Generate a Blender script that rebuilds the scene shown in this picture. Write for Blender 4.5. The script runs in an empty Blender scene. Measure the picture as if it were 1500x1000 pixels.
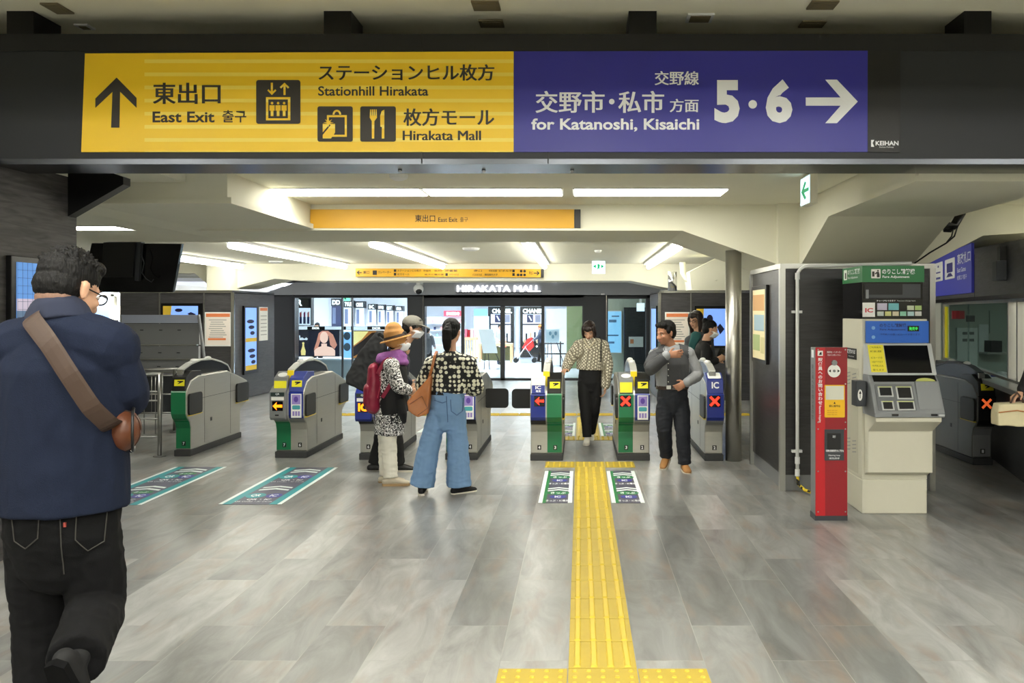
import bpy, bmesh, math, random
from mathutils import Vector, Matrix, noise
random.seed(7)
SC = bpy.context.scene
COL = SC.collection
# ---------------------------------------------------------------- camera
FPX, CX, CY, EYE = 1265.0, 850.0, 455.0, 1.62
cam = bpy.data.cameras.new('camera'); camo = bpy.data.objects.new('camera', cam); COL.objects.link(camo)
cam.sensor_width = 36.0; cam.lens = 36.0 * FPX / 1500.0
cam.shift_x = -(CX - 750.0) / 1500.0; cam.shift_y = (CY - 500.0) / 1500.0
cam.clip_start = 0.05; cam.clip_end = 200
camo.location = (0, 0, EYE); camo.rotation_euler = (math.pi / 2, 0, 0)
SC.camera = camo
# ---------------------------------------------------------------- world and exposure
w = bpy.data.worlds.new('world'); SC.world = w; w.use_nodes = True
w.node_tree.nodes['Background'].inputs[0].default_value = (0.9, 0.95, 1.0, 1)
w.node_tree.nodes['Background'].inputs[1].default_value = 0.25
SC.view_settings.view_transform = 'Standard'; SC.view_settings.look = 'None'
SC.view_settings.exposure = 0.0; SC.view_settings.gamma = 1.0
SC.cycles.use_denoising = True
SC.cycles.max_bounces = 8; SC.cycles.transparent_max_bounces = 12
# lamp brightness (the lamps themselves are built below)
L_HALL, L_FRONT, L_BATTEN, L_SHOP = 22.0, 36.0, 24.0, 18.0

# ---------------------------------------------------------------- helpers
def V(*a): return Vector(a)
def P(px, py, Y): return Vector(((px - CX) * Y / FPX, Y, EYE + (CY - py) * Y / FPX))
def X(px, Y): return (px - CX) * Y / FPX
def Z(py, Y): return EYE + (CY - py) * Y / FPX
def fz(Y):
    if Y <= 11: return 0.0
    if Y >= 24: return -0.315
    return -0.315 * (Y - 11) / 13
def lin(c):
    c = c / 255.0
    return c / 12.92 if c <= 0.04045 else ((c + 0.055) / 1.055) ** 2.4
def S(r, g, b): return (lin(r), lin(g), lin(b), 1)

MATS = {}
def nt(name):
    m = bpy.data.materials.new(name); m.use_nodes = True
    n = m.node_tree.nodes; l = m.node_tree.links
    return m, n, l, n['Principled BSDF']
def mat(name, col=None, rough=0.5, metal=0.0, emit=0.0, noise_amt=0.0, nscale=20.0, bump=0.0, bscale=80.0, stretch=(1, 1, 1), spec=0.5, sheen=0.0):
    if name in MATS: return MATS[name]
    m, n, l, b = nt(name)
    c = S(*col)
    b.inputs['Base Color'].default_value = c
    b.inputs['Roughness'].default_value = rough; b.inputs['Metallic'].default_value = metal
    b.inputs['Specular IOR Level'].default_value = spec
    if sheen: b.inputs['Sheen Weight'].default_value = sheen
    if emit:
        b.inputs['Emission Color'].default_value = c; b.inputs['Emission Strength'].default_value = emit
    if noise_amt or bump:
        tc = n.new('ShaderNodeTexCoord'); mp = n.new('ShaderNodeMapping'); l.new(tc.outputs['Object'], mp.inputs[0])
        mp.inputs['Scale'].default_value = stretch
        if noise_amt:
            t = n.new('ShaderNodeTexNoise'); t.inputs['Scale'].default_value = nscale; t.inputs['Detail'].default_value = 5
            l.new(mp.outputs[0], t.inputs['Vector'])
            mx = n.new('ShaderNodeMix'); mx.data_type = 'RGBA'
            mx.inputs[6].default_value = tuple(x * (1 - noise_amt) for x in c[:3]) + (1,)
            mx.inputs[7].default_value = tuple(min(1, x * (1 + noise_amt)) for x in c[:3]) + (1,)
            l.new(t.outputs[0], mx.inputs[0]); l.new(mx.outputs[2], b.inputs['Base Color'])
        if bump:
            t2 = n.new('ShaderNodeTexNoise'); t2.inputs['Scale'].default_value = bscale; t2.inputs['Detail'].default_value = 4
            l.new(mp.outputs[0], t2.inputs['Vector'])
            bp = n.new('ShaderNodeBump'); bp.inputs['Strength'].default_value = bump; bp.inputs['Distance'].default_value = 0.01
            l.new(t2.outputs[0], bp.inputs['Height']); l.new(bp.outputs[0], b.inputs['Normal'])
    MATS[name] = m
    return m
def emis(name, col, strength):
    if name in MATS: return MATS[name]
    return mat(name, col, rough=0.6, emit=strength)
def glass(name, tint=(235, 245, 245), ior=1.45):
    if name in MATS: return MATS[name]
    m = bpy.data.materials.new(name); m.use_nodes = True
    n = m.node_tree.nodes; l = m.node_tree.links; n.clear()
    o = n.new('ShaderNodeOutputMaterial'); mx = n.new('ShaderNodeMixShader'); fr = n.new('ShaderNodeMapRange'); lw = n.new('ShaderNodeLayerWeight'); pw = n.new('ShaderNodeMath'); pw.operation = 'POWER'; pw.inputs[1].default_value = 5.0; l.new(lw.outputs['Facing'], pw.inputs[0]); l.new(pw.outputs[0], fr.inputs[0]); fr.inputs[3].default_value = 0.03; fr.inputs[4].default_value = 0.6
    t = n.new('ShaderNodeBsdfTransparent'); t.inputs[0].default_value = S(*tint)
    g = n.new('ShaderNodeBsdfGlossy'); g.inputs['Roughness'].default_value = 0.02
    l.new(fr.outputs[0], mx.inputs[0]); l.new(t.outputs[0], mx.inputs[1]); l.new(g.outputs[0], mx.inputs[2]); l.new(mx.outputs[0], o.inputs[0])
    MATS[name] = m
    return m

def wm(o):
    return o.matrix_basis.copy() if o.parent is None else wm(o.parent) @ o.matrix_basis
def tag(o, label=None, cat=None, group=None, kind=None):
    if label: o['label'] = label
    if cat: o['category'] = cat
    if group: o['group'] = group
    if kind: o['kind'] = kind
    return o
def thing(name, label, cat, loc=(0, 0, 0), group=None):
    o = bpy.data.objects.new(name, None); COL.objects.link(o); o.location = loc; o.empty_display_size = 0.1
    return tag(o, label, cat, group)
def link_mesh(name, me, m, parent=None):
    o = bpy.data.objects.new(name, me); COL.objects.link(o)
    if m is not None:
        me.materials.clear(); me.materials.append(m)
    if parent is not None:
        o.parent = parent
        me.transform(wm(parent).inverted())
    return o
def base_loc(verts):
    xs = [v.x for v in verts]; ys = [v.y for v in verts]; zs = [v.z for v in verts]
    return Vector(((min(xs) + max(xs)) / 2, (min(ys) + max(ys)) / 2, min(zs)))

class MB:
    def __init__(s): s.v = []; s.f = []
    def add(s, vs, fs):
        k = len(s.v); s.v += [Vector(p) for p in vs]; s.f += [tuple(i + k for i in f) for f in fs]; return s
    def box(s, a, b):
        x0, y0, z0 = a; x1, y1, z1 = b
        return s.add([(x0, y0, z0), (x1, y0, z0), (x1, y1, z0), (x0, y1, z0), (x0, y0, z1), (x1, y0, z1), (x1, y1, z1), (x0, y1, z1)],
                     [(3, 2, 1, 0), (4, 5, 6, 7), (0, 1, 5, 4), (1, 2, 6, 5), (2, 3, 7, 6), (3, 0, 4, 7)])
    def extrude(s, poly, d):                 # poly: world points of one face, d: extrusion vector
        n = len(poly); d = Vector(d); p = [Vector(q) for q in poly]
        return s.add(p + [q + d for q in p], [tuple(range(n)), tuple(range(2 * n - 1, n - 1, -1))] + [(i, i + n, (i + 1) % n + n, (i + 1) % n) for i in range(n)])
    def tube(s, pts, r, n=10):
        pts = [Vector(p) for p in pts]
        return s.loft(pts, [r] * len(pts) if not isinstance(r, (list, tuple)) else r, n=n, cap='flat')
    def loft(s, pts, rads, ref=None, n=14, cap='round'):
        pts = [Vector(p) for p in pts]; rr = [(r, r) if not isinstance(r, (list, tuple)) else r for r in rads]
        if ref is None:
            t = (pts[-1] - pts[0]); ref = Vector((0, 1, 0)) if abs(t.normalized().y) < 0.9 else Vector((1, 0, 0))
        ref = Vector(ref)
        rings = []
        for i, p in enumerate(pts):
            if i == 0: t = pts[1] - pts[0]
            elif i == len(pts) - 1: t = pts[-1] - pts[-2]
            else: t = (pts[i + 1] - p).normalized() + (p - pts[i - 1]).normalized()
            if t.length < 1e-9: t = Vector((0, 0, 1))
            t.normalize(); b = ref - t * ref.dot(t)
            if b.length < 1e-4: b = Vector((1, 0.3, 0)) - t * Vector((1, 0.3, 0)).dot(t)
            b.normalize(); a = t.cross(b); rings.append((p, t, a, b, rr[i][0], rr[i][1]))
        if cap == 'round':
            out = []
            p, t, a, b, ra, rb = rings[0]; m = min(ra, rb)
            for q in (0.97, 0.75, 0.4): c = math.sqrt(1 - q * q); out.append((p - t * m * q, t, a, b, ra * c, rb * c))
            out += rings
            p, t, a, b, ra, rb = rings[-1]; m = min(ra, rb)
            for q in (0.4, 0.75, 0.97): c = math.sqrt(1 - q * q); out.append((p + t * m * q, t, a, b, ra * c, rb * c))
            rings = out
        vs, fs = [], []
        for p, t, a, b, ra, rb in rings:
            for k in range(n):
                th = 2 * math.pi * k / n; vs.append(p + a * (ra * math.cos(th)) + b * (rb * math.sin(th)))
        for i in range(len(rings) - 1):
            for k in range(n):
                k2 = (k + 1) % n; fs.append((i * n + k, i * n + k2, (i + 1) * n + k2, (i + 1) * n + k))
        fs.append(tuple(range(n - 1, -1, -1))); fs.append(tuple((len(rings) - 1) * n + k for k in range(n)))
        return s.add(vs, fs)
    def ball(s, c, r, ax=None, n=14, m=9):   # ellipsoid, r=(a,b,c) along ax=(side,fwd,up)
        c = Vector(c); r = (r, r, r) if not isinstance(r, (list, tuple)) else r
        ax = ax or (V(1, 0, 0), V(0, 1, 0), V(0, 0, 1))
        vs = [c - ax[2] * r[2]]; fs = []
        for i in range(1, m):
            ph = -math.pi / 2 + math.pi * i / m
            for k in range(n):
                th = 2 * math.pi * k / n
                vs.append(c + ax[0] * (r[0] * math.cos(ph) * math.cos(th)) + ax[1] * (r[1] * math.cos(ph) * math.sin(th)) + ax[2] * (r[2] * math.sin(ph)))
        vs.append(c + ax[2] * r[2]); last = len(vs) - 1
        for k in range(n):
            k2 = (k + 1) % n; fs.append((0, 1 + k2, 1 + k))
            for i in range(m - 2): fs.append((1 + i * n + k, 1 + i * n + k2, 1 + (i + 1) * n + k2, 1 + (i + 1) * n + k))
            fs.append((last, 1 + (m - 2) * n + k, 1 + (m - 2) * n + k2))
        return s.add(vs, fs)
    def cyl(s, c, ax, r, h, n=20, r2=None):
        c = Vector(c); ax = Vector(ax).normalized()
        return s.loft([c, c + ax * h], [r, r if r2 is None else r2], n=n, cap='flat')
    def mesh(s, name):
        me = bpy.data.meshes.new(name); me.from_pydata([tuple(v) for v in s.v], [], s.f); me.validate(); me.update()
        bm = bmesh.new(); bm.from_mesh(me); bmesh.ops.recalc_face_normals(bm, faces=bm.faces); bm.to_mesh(me); bm.free()
        return me
    def build(s, name, m, parent=None, smooth=False, bevel=0.0, seg=2, loc=None):
        me = s.mesh(name)
        o = link_mesh(name, me, m, parent)
        if parent is None:
            L = base_loc(s.v) if loc is None else Vector(loc)
            me.transform(Matrix.Translation(-L)); o.location = L
        if smooth:
            for p in me.polygons: p.use_smooth = True
        if bevel:
            md = o.modifiers.new('bevel', 'BEVEL'); md.width = bevel; md.segments = seg; md.limit_method = 'ANGLE'; md.angle_limit = 0.7
        return o
def struct(name, mb, m, bevel=0.0, smooth=False, parent=None):
    o = mb.build(name, m, parent, bevel=bevel, smooth=smooth)
    if parent is None: o['kind'] = 'structure'
    return o

# flat frames: c(x, y, d) -> world point d metres proud of the surface
class Fr:
    def __init__(s, o, r, u): s.o = Vector(o); s.r = Vector(r).normalized(); s.u = Vector(u).normalized(); s.n = s.r.cross(s.u)
    def c(s, x, y, d=0.0): return s.o + s.r * x + s.u * y + s.n * d
class FPx:                                     # camera-facing plane at depth Y, coordinates read off the photograph
    def __init__(s, Y): s.Y = Y; s.n = V(0, -1, 0)
    def c(s, x, y, d=0.0): p = P(x, y, s.Y); return p + s.n * d
def slab(name, parent, m, fr, pts, d0=0.0, d1=0.004, bevel=0.0):
    a = [fr.c(x, y, d1) for x, y in pts]
    return MB().extrude(a, fr.n * (d0 - d1)).build(name, m, parent, bevel=bevel)
def rc(x0, y0, x1, y1): return [(x0, y0), (x1, y0), (x1, y1), (x0, y1)]
def rrect(x0, y0, x1, y1, r, n=4):
    pts = []
    sx = 1 if x1 > x0 else -1; sy = 1 if y1 > y0 else -1
    for cx, cy, a0 in ((x1 - sx * r, y1 - sy * r, 0), (x0 + sx * r, y1 - sy * r, 90), (x0 + sx * r, y0 + sy * r, 180), (x1 - sx * r, y0 + sy * r, 270)):
        for k in range(n + 1):
            a = math.radians(a0 + 90 * k / n); pts.append((cx + sx * r * math.cos(a), cy + sy * r * math.sin(a)))
    return pts
def ell(cx, cy, rx, ry, n=24): return [(cx + rx * math.cos(2 * math.pi * k / n), cy + ry * math.sin(2 * math.pi * k / n)) for k in range(n)]
_TX = {}
def glyphs(s, bold=0.0):
    k = (s, bold)
    if k not in _TX:
        cu = bpy.data.curves.new('t', 'FONT'); cu.body = s; cu.offset = bold; cu.resolution_u = 3; cu.space_line = 1.05
        o = bpy.data.objects.new('t', cu); COL.objects.link(o)
        bpy.context.view_layer.update()
        me = bpy.data.meshes.new_from_object(o.evaluated_get(bpy.context.evaluated_depsgraph_get()))
        vs = [v.co.copy() for v in me.vertices]; fs = [tuple(p.vertices) for p in me.polygons]
        bpy.data.objects.remove(o); bpy.data.curves.remove(cu); bpy.data.meshes.remove(me)
        _TX[k] = (vs, fs)
    return _TX[k]
def text(s, parent, m, fr, x0, y0, x1, y1, d=0.006, bold=0.0, name='lettering', fat=0.0):
    """lettering filling the box from (x0,y0) lower left to (x1,y1) upper right in the frame's own coordinates"""
    vs, fs = glyphs(s, bold)
    ax = min(v.x for v in vs); bx = max(v.x for v in vs); ay = min(v.y for v in vs); by = max(v.y for v in vs)
    mb = MB()
    for i, q in enumerate((0,) if not fat else (-fat, 0, fat)):          # heavier weight: the strokes are laid side by side
        out = []
        for v in vs:
            u = (v.x - ax) / (bx - ax); t = (v.y - ay) / (by - ay)
            out.append(fr.c(x0 + (x1 - x0) * u + q, y0 + (y1 - y0) * t, d + .0003 * i))
        mb.add(out, fs)
    return mb.build(name, m, parent)
# ---------------------------------------------------------------- materials
M_CREAM = mat('cream_paint', (226, 224, 206), 0.7, noise_amt=0.03, nscale=3)
M_CEIL1 = mat('ceiling_paint', (240, 237, 214), 0.75, noise_amt=0.03, nscale=2)
M_WHITE = mat('white_paint', (235, 236, 236), 0.6)
M_BLACK = mat('black_plastic', (14, 14, 15), 0.42)
M_GLOSSBLACK = mat('gloss_black', (8, 8, 9), 0.28, spec=0.35)
M_SCREEN = mat('screen_black', (12, 12, 15), 0.08)
M_DARKGREY = mat('dark_grey_metal', (58, 61, 66), 0.45, 0.2)
M_FASCIA = mat('grey_fascia', (150, 153, 161), 0.5, 0.0, noise_amt=0.04)
M_HOUSING = mat('charcoal_sheet', (31, 34, 39), 0.5, 0.1)
M_CHROME = mat('chrome', (190, 190, 192), 0.16, 1.0)
M_STEEL = mat('brushed_steel', (178, 178, 174), 0.34, 0.85, noise_amt=0.05, nscale=30, stretch=(1, 0.05, 6), bump=0.02, bscale=200)
M_GATE = mat('gate_steel', (178, 177, 170), 0.36, 0.6, noise_amt=0.06, nscale=12, stretch=(1, 0.2, 4))
M_GATEGREY = mat('gate_grey', (128, 130, 132), 0.4, 0.2)
M_RAILSTEEL = mat('rail_steel', (150, 150, 148), 0.3, 0.9)
M_GREEN = mat('gate_green', (18, 112, 70), 0.35)
M_BLUE = mat('gate_blue', (22, 42, 132), 0.32)
M_GATEVIOLET = mat('gate_violet', (62, 74, 150), 0.35)
M_YELLOW = mat('yellow_plastic', (240, 212, 30), 0.4)
M_BASE = mat('plinth_dark', (52, 53, 54), 0.6)
M_LAMPD = emis('lamp_diffuser', (255, 252, 238), L_HALL)
M_LAMPF = emis('front_lamp_diffuser', (255, 253, 246), L_FRONT)
M_BATTEN = emis('batten_diffuser', (255, 253, 240), L_BATTEN)
M_SHOPLAMP = emis('shop_lamp', (250, 250, 255), L_SHOP)
M_SKIN = mat('skin', (205, 160, 132), 0.6, spec=0.3, noise_amt=0.06, nscale=40)
M_SKIN2 = mat('skin_tan', (172, 124, 98), 0.6, spec=0.3, noise_amt=0.06, nscale=40)
M_HAIR = mat('black_hair', (12, 11, 11), 0.6, spec=0.25, noise_amt=0.5, nscale=80, bump=0.6, bscale=160, stretch=(1, 1, 0.2))
M_HAIRB = mat('dark_brown_hair', (42, 30, 26), 0.45, noise_amt=0.5, nscale=80, bump=0.5, bscale=160, stretch=(1, 1, 0.15))
M_RUBBER = mat('shoe_sole', (225, 220, 205), 0.7)
M_GLASS = glass('clear_glass')
M_LET_DARK = mat('sign_ink', (52, 48, 44), 0.55)
M_LET_BLACK = mat('black_ink', (20, 20, 20), 0.6)
M_LET_WHITE = mat('white_ink', (240, 242, 246), 0.5)
M_ORANGE_E = emis('orange_led', (255, 120, 10), 3.0)
M_RED_E = emis('red_led', (255, 40, 24), 3.0)
M_PAPER = mat('paper', (238, 238, 234), 0.7)

def brick_floor():
    m, n, l, b = nt('plank_floor')
    tc = n.new('ShaderNodeTexCoord'); mp = n.new('ShaderNodeMapping'); mp.inputs['Rotation'].default_value = (0, 0, math.pi / 2)
    mp.inputs['Location'].default_value = (0.4, 0.056, 0)
    l.new(tc.outputs['Object'], mp.inputs[0])
    br = n.new('ShaderNodeTexBrick'); br.offset = 0.37; br.offset_frequency = 2
    br.inputs['Scale'].default_value = 1.0; br.inputs['Brick Width'].default_value = 1.2; br.inputs['Row Height'].default_value = 0.314
    br.inputs['Mortar Size'].default_value = 0.0022; br.inputs['Bias'].default_value = 0.0
    br.inputs['Color1'].default_value = S(132, 134, 135); br.inputs['Color2'].default_value = S(176, 177, 177); br.inputs['Mortar'].default_value = S(170, 171, 170)
    l.new(mp.outputs[0], br.inputs['Vector'])
    # weathered streaks along the planks, offset per plank row
    st = n.new('ShaderNodeMapping'); st.inputs['Scale'].default_value = (5, 1.3, 1); l.new(tc.outputs['Object'], st.inputs[0])
    add = n.new('ShaderNodeMixRGB'); add.blend_type = 'ADD'; add.inputs[0].default_value = 1.0
    sc = n.new('ShaderNodeMixRGB'); sc.blend_type = 'MULTIPLY'; sc.inputs[0].default_value = 1.0; sc.inputs[2].default_value = (40, 40, 40, 1)
    l.new(br.outputs['Color'], sc.inputs[1]); l.new(st.outputs[0], add.inputs[1]); l.new(sc.outputs[0], add.inputs[2])
    t = n.new('ShaderNodeTexNoise'); t.inputs['Scale'].default_value = 1.2; t.inputs['Detail'].default_value = 8; t.inputs['Roughness'].default_value = 0.62; t.inputs['Distortion'].default_value = 0.8
    l.new(add.outputs[0], t.inputs['Vector'])
    r = n.new('ShaderNodeValToRGB'); r.color_ramp.elements[0].position = 0.3; r.color_ramp.elements[1].position = 0.72
    r.color_ramp.elements[0].color = S(166, 165, 160); r.color_ramp.elements[1].color = S(255, 255, 252)
    l.new(t.outputs[0], r.inputs[0])
    mu = n.new('ShaderNodeMixRGB'); mu.blend_type = 'MULTIPLY'; mu.inputs[0].default_value = 0.9
    l.new(br.outputs['Color'], mu.inputs[1]); l.new(r.outputs[0], mu.inputs[2])
    # rust-brown worn patches
    t3 = n.new('ShaderNodeTexNoise'); t3.inputs['Scale'].default_value = 1.9; t3.inputs['Detail'].default_value = 6
    l.new(add.outputs[0], t3.inputs['Vector'])
    r3 = n.new('ShaderNodeValToRGB'); r3.color_ramp.elements[0].position = 0.53; r3.color_ramp.elements[1].position = 0.74
    l.new(t3.outputs[0], r3.inputs[0])
    mb = n.new('ShaderNodeMixRGB'); mb.inputs[2].default_value = S(140, 118, 100); l.new(r3.outputs[0], mb.inputs[0]); l.new(mu.outputs[0], mb.inputs[1])
    sf = n.new('ShaderNodeMath'); sf.operation = 'MULTIPLY'; sf.inputs[1].default_value = 0.55; l.new(r3.outputs[0], sf.inputs[0]); l.new(sf.outputs[0], mb.inputs[0])
    l.new(mb.outputs[0], b.inputs['Base Color'])
    b.inputs['Roughness'].default_value = 0.30; b.inputs['Specular IOR Level'].default_value = 0.6
    bp = n.new('ShaderNodeBump'); bp.inputs['Strength'].default_value = 0.03; bp.inputs['Distance'].default_value = 0.004
    l.new(t.outputs[0], bp.inputs['Height']); l.new(bp.outputs[0], b.inputs['Normal'])
    return m
M_FLOOR = brick_floor()
def dark_wood(name, col, grain=0.55, axis='x', rough=0.4):
    m, n, l, b = nt(name)
    tc = n.new('ShaderNodeTexCoord'); mp = n.new('ShaderNodeMapping'); l.new(tc.outputs['Object'], mp.inputs[0])
    mp.inputs['Scale'].default_value = {'x': (1.5, 1.5, 14), 'z': (14, 14, 1.5)}[axis]
    t = n.new('ShaderNodeTexNoise'); t.inputs['Scale'].default_value = 2.2; t.inputs['Detail'].default_value = 8; t.inputs['Distortion'].default_value = 1.0
    l.new(mp.outputs[0], t.inputs['Vector'])
    r = n.new('ShaderNodeValToRGB'); c = S(*col)
    r.color_ramp.elements[0].position = 0.3; r.color_ramp.elements[1].position = 0.75
    r.color_ramp.elements[0].color = tuple(x * (1 - grain) for x in c[:3]) + (1,); r.color_ramp.elements[1].color = tuple(x * (1 + grain) for x in c[:3]) + (1,)
    l.new(t.outputs[0], r.inputs[0]); l.new(r.outputs[0], b.inputs['Base Color'])
    b.inputs['Roughness'].default_value = rough
    bp = n.new('ShaderNodeBump'); bp.inputs['Strength'].default_value = 0.25; bp.inputs['Distance'].default_value = 0.006
    l.new(t.outputs[0], bp.inputs['Height']); l.new(bp.outputs[0], b.inputs['Normal'])
    MATS[name] = m
    return m
M_PANEL = dark_wood('dark_wood_panel', (66, 65, 68), 0.35)
M_KIOSK = dark_wood('black_wood_panel', (44, 43, 45), 0.4)
M_PILLAR = dark_wood('rough_dark_stone', (70, 68, 69), 0.55, rough=0.6)

def striped_yellow():
    m, n, l, b = nt('sign_yellow')
    tc = n.new('ShaderNodeTexCoord'); sep = n.new('ShaderNodeSeparateXYZ'); l.new(tc.outputs['Object'], sep.inputs[0])
    mu = n.new('ShaderNodeMath'); mu.operation = 'MULTIPLY'; mu.inputs[1].default_value = 12.0; l.new(sep.outputs['Z'], mu.inputs[0])
    fr = n.new('ShaderNodeMath'); fr.operation = 'FRACT'; l.new(mu.outputs[0], fr.inputs[0])
    gt = n.new('ShaderNodeMath'); gt.operation = 'GREATER_THAN'; gt.inputs[1].default_value = 0.72; l.new(fr.outputs[0], gt.inputs[0])
    gx = n.new('ShaderNodeMath'); gx.operation = 'GREATER_THAN'; gx.inputs[1].default_value = X(213, 5.5); l.new(sep.outputs['X'], gx.inputs[0])
    an = n.new('ShaderNodeMath'); an.operation = 'MULTIPLY'; l.new(gt.outputs[0], an.inputs[0]); l.new(gx.outputs[0], an.inputs[1])
    mx = n.new('ShaderNodeMix'); mx.data_type = 'RGBA'; mx.inputs[6].default_value = S(250, 206, 28); mx.inputs[7].default_value = S(255, 226, 92)
    l.new(an.outputs[0], mx.inputs[0]); l.new(mx.outputs[2], b.inputs['Base Color'])
    b.inputs['Roughness'].default_value = 0.38
    return m
M_SIGNY = striped_yellow()
M_SIGNB = mat('sign_blue', (42, 40, 150), 0.36)

def cell_print(name, base, dot, scale, lo, hi, kind='F1', rough=0.75, warp=0.0, stretch=(1, 1, 1), bump=0.0, rot=(0, 0, 0)):
    m, n, l, b = nt(name)
    tc = n.new('ShaderNodeTexCoord'); mp = n.new('ShaderNodeMapping'); mp.inputs['Rotation'].default_value = rot; mp.inputs['Scale'].default_value = stretch; l.new(tc.outputs['Object'], mp.inputs[0])
    if kind == 'wave':
        t = n.new('ShaderNodeTexNoise'); t.inputs['Scale'].default_value = scale; t.inputs['Detail'].default_value = 2; t.inputs['Distortion'].default_value = warp
        l.new(mp.outputs[0], t.inputs['Vector']); out = t.outputs[0]
    else:
        t = n.new('ShaderNodeTexVoronoi'); t.inputs['Scale'].default_value = scale; t.inputs['Randomness'].default_value = warp
        t.feature = 'DISTANCE_TO_EDGE' if kind == 'edge' else 'F1'
        l.new(mp.outputs[0], t.inputs['Vector']); out = t.outputs['Distance']
    r = n.new('ShaderNodeValToRGB'); r.color_ramp.elements[0].position = lo; r.color_ramp.elements[1].position = hi
    r.color_ramp.elements[0].color = S(*base); r.color_ramp.elements[1].color = S(*dot)
    l.new(out, r.inputs[0]); l.new(r.outputs[0], b.inputs['Base Color']); b.inputs['Roughness'].default_value = rough
    if bump:
        bp = n.new('ShaderNodeBump'); bp.inputs['Strength'].default_value = bump; bp.inputs['Distance'].default_value = 0.006
        l.new(out, bp.inputs['Height']); l.new(bp.outputs[0], b.inputs['Normal'])
    MATS[name] = m
    return m
M_DOTS = cell_print('dotted_blouse', (226, 224, 204), (18, 18, 20), 26, 0.43, 0.49, 'F1', warp=0.4)
M_ZEBRA = cell_print('black_white_print', (240, 240, 238), (20, 20, 22), 26, 0.46, 0.50, 'wave', warp=3.5)
M_KNIT = cell_print('open_cream_knit', (122, 115, 98), (236, 230, 210), 36, 0.08, 0.26, 'edge', warp=0.12, rough=0.9, bump=0.3, rot=(.6, .5, .785))
# ---------------------------------------------------------------- the hall: floor, ceilings, beams, walls
def floor_mesh():
    xs = [-13 + i * 2 for i in range(14)]; ys = [-5, 0, 5, 8, 11, 14, 17, 20.5, 24, 30, 40, 48]
    vs = [(x, y, fz(y)) for y in ys for x in xs]; n = len(xs)
    fs = [(j * n + i, j * n + i + 1, (j + 1) * n + i + 1, (j + 1) * n + i) for j in range(len(ys) - 1) for i in range(n - 1)]
    mb = MB().add(vs, fs); k = len(vs)
    return mb
fl = floor_mesh()
o = fl.build('floor', M_FLOOR, loc=(0, 0, 0)); o['kind'] = 'structure'
C1, C2, SOF, C3 = 3.53, 2.75, 2.50, 2.60
struct('ceiling', MB().box((-13, -5, C1), (13, 6.4, C1 + .1)), M_CEIL1)
struct('ceiling', MB().box((-2.87, 5.9, C2), (2.3, 9.2, C2 + .1)), M_CREAM)
struct('ceiling', MB().box((3.45, 5.9, C2), (13, 9.2, C2 + .1)), M_CREAM)
struct('ceiling', MB().box((-13, 10.7, C3), (13, 24, C3 + .1)), M_CREAM)
# step between the high front ceiling and the lower hall
struct('wall_upper', MB().box((-13, 6.25, C2), (13, 6.4, C1)), M_CREAM)
# dropped block on the left (soffit 2.5 m) with its lit right cheek and the small lip along it
mb = MB().extrude([(-13, 7.02, 2.53), (-2.87, 7.02, 2.53), (-2.87, 7.02, C2 + .1), (-13, 7.02, C2 + .1)], (0, 2.2, 0))
mb.box((-2.93, 7.0, 2.49), (-2.83, 9.2, 2.54)); mb.box((-13, 7.0, 2.49), (-2.93, 9.2, 2.53))
struct('ceiling_drop', mb, M_CREAM)
struct('ceiling_drop', MB().extrude([(-13, 5.9, 2.66), (-3.2, 5.9, 2.66), (-3.2, 5.9, C2 + .1), (-13, 5.9, C2 + .1)], (0, 1.1, 0)), M_CREAM)
# shallow ridge on the soffit
struct('trim_1', MB().extrude([(-4.5, 7.1, 2.491), (-4.02, 7.1, 2.491), (-4.2, 7.1, 2.45), (-4.6, 7.1, 2.45)], (0, 3.4, 0)), M_CREAM)
# cross beam over the gates with haunches to the right-hand column
Yb = 9.2
def bz(px, py): return (X(px, Yb), Yb, Z(py, Yb))
poly = [(-13, Yb, 2.475), bz(1000, 338), bz(1145, 389), bz(1362, 385), bz(1440, 345), bz(1500, 341), (13, Yb, Z(341, Yb)), (13, Yb, 2.86), (-13, Yb, 2.86)]
struct('beam_cross', MB().extrude(poly, (0, 1.5, 0)), M_CREAM)
# thin ledge on its face under the hanging sign
struct('trim_2', MB().extrude([(-2.87, Yb - .03, 2.475), bz(1000, 338) + Vector((0, 0, 0)) if False else (X(1000, Yb), Yb - .03, Z(338, Yb)), (X(1000, Yb), Yb - .03, Z(335, Yb)), (-2.87, Yb - .03, 2.5)], (0, .03, 0)), M_CREAM)
# column above / behind the dark kiosk
struct('column_cream', MB().box((2.13, 9.18, 0), (3.4, 10.6, 2.8)), M_CREAM)
struct('column_cream', MB().box((X(1140, 9.1), 9.1, 1.9), (X(1172, 9.1), 9.25, 2.8)), M_CREAM)
# beam running towards the camera on the right, haunch falling to the column
def side(x): return [(x, 5.9, 2.505), (x, 7.97, 2.49), (x, 9.05, 2.06), (x, 9.25, 2.06), (x, 9.25, 2.86), (x, 5.9, 2.86)]
struct('beam_side', MB().extrude(side(2.31), (1.14, 0, 0)), M_CREAM)
# unseen beam, added to keep the front lamps off the sign's upper part
struct('shade_beam', MB().box((-13, 2.85, 3.17), (13, 3.1, C1 + .05)), M_CREAM)
# narrow chamfer strip along its lower lit edge
struct('trim_3', MB().extrude([(2.29, 5.9, 2.505), (2.29, 7.97, 2.49), (2.29, 9.05, 2.06), (2.29, 9.05, 2.09), (2.29, 7.96, 2.53), (2.29, 5.9, 2.545)], (.02, 0, 0)), M_CREAM)
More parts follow.
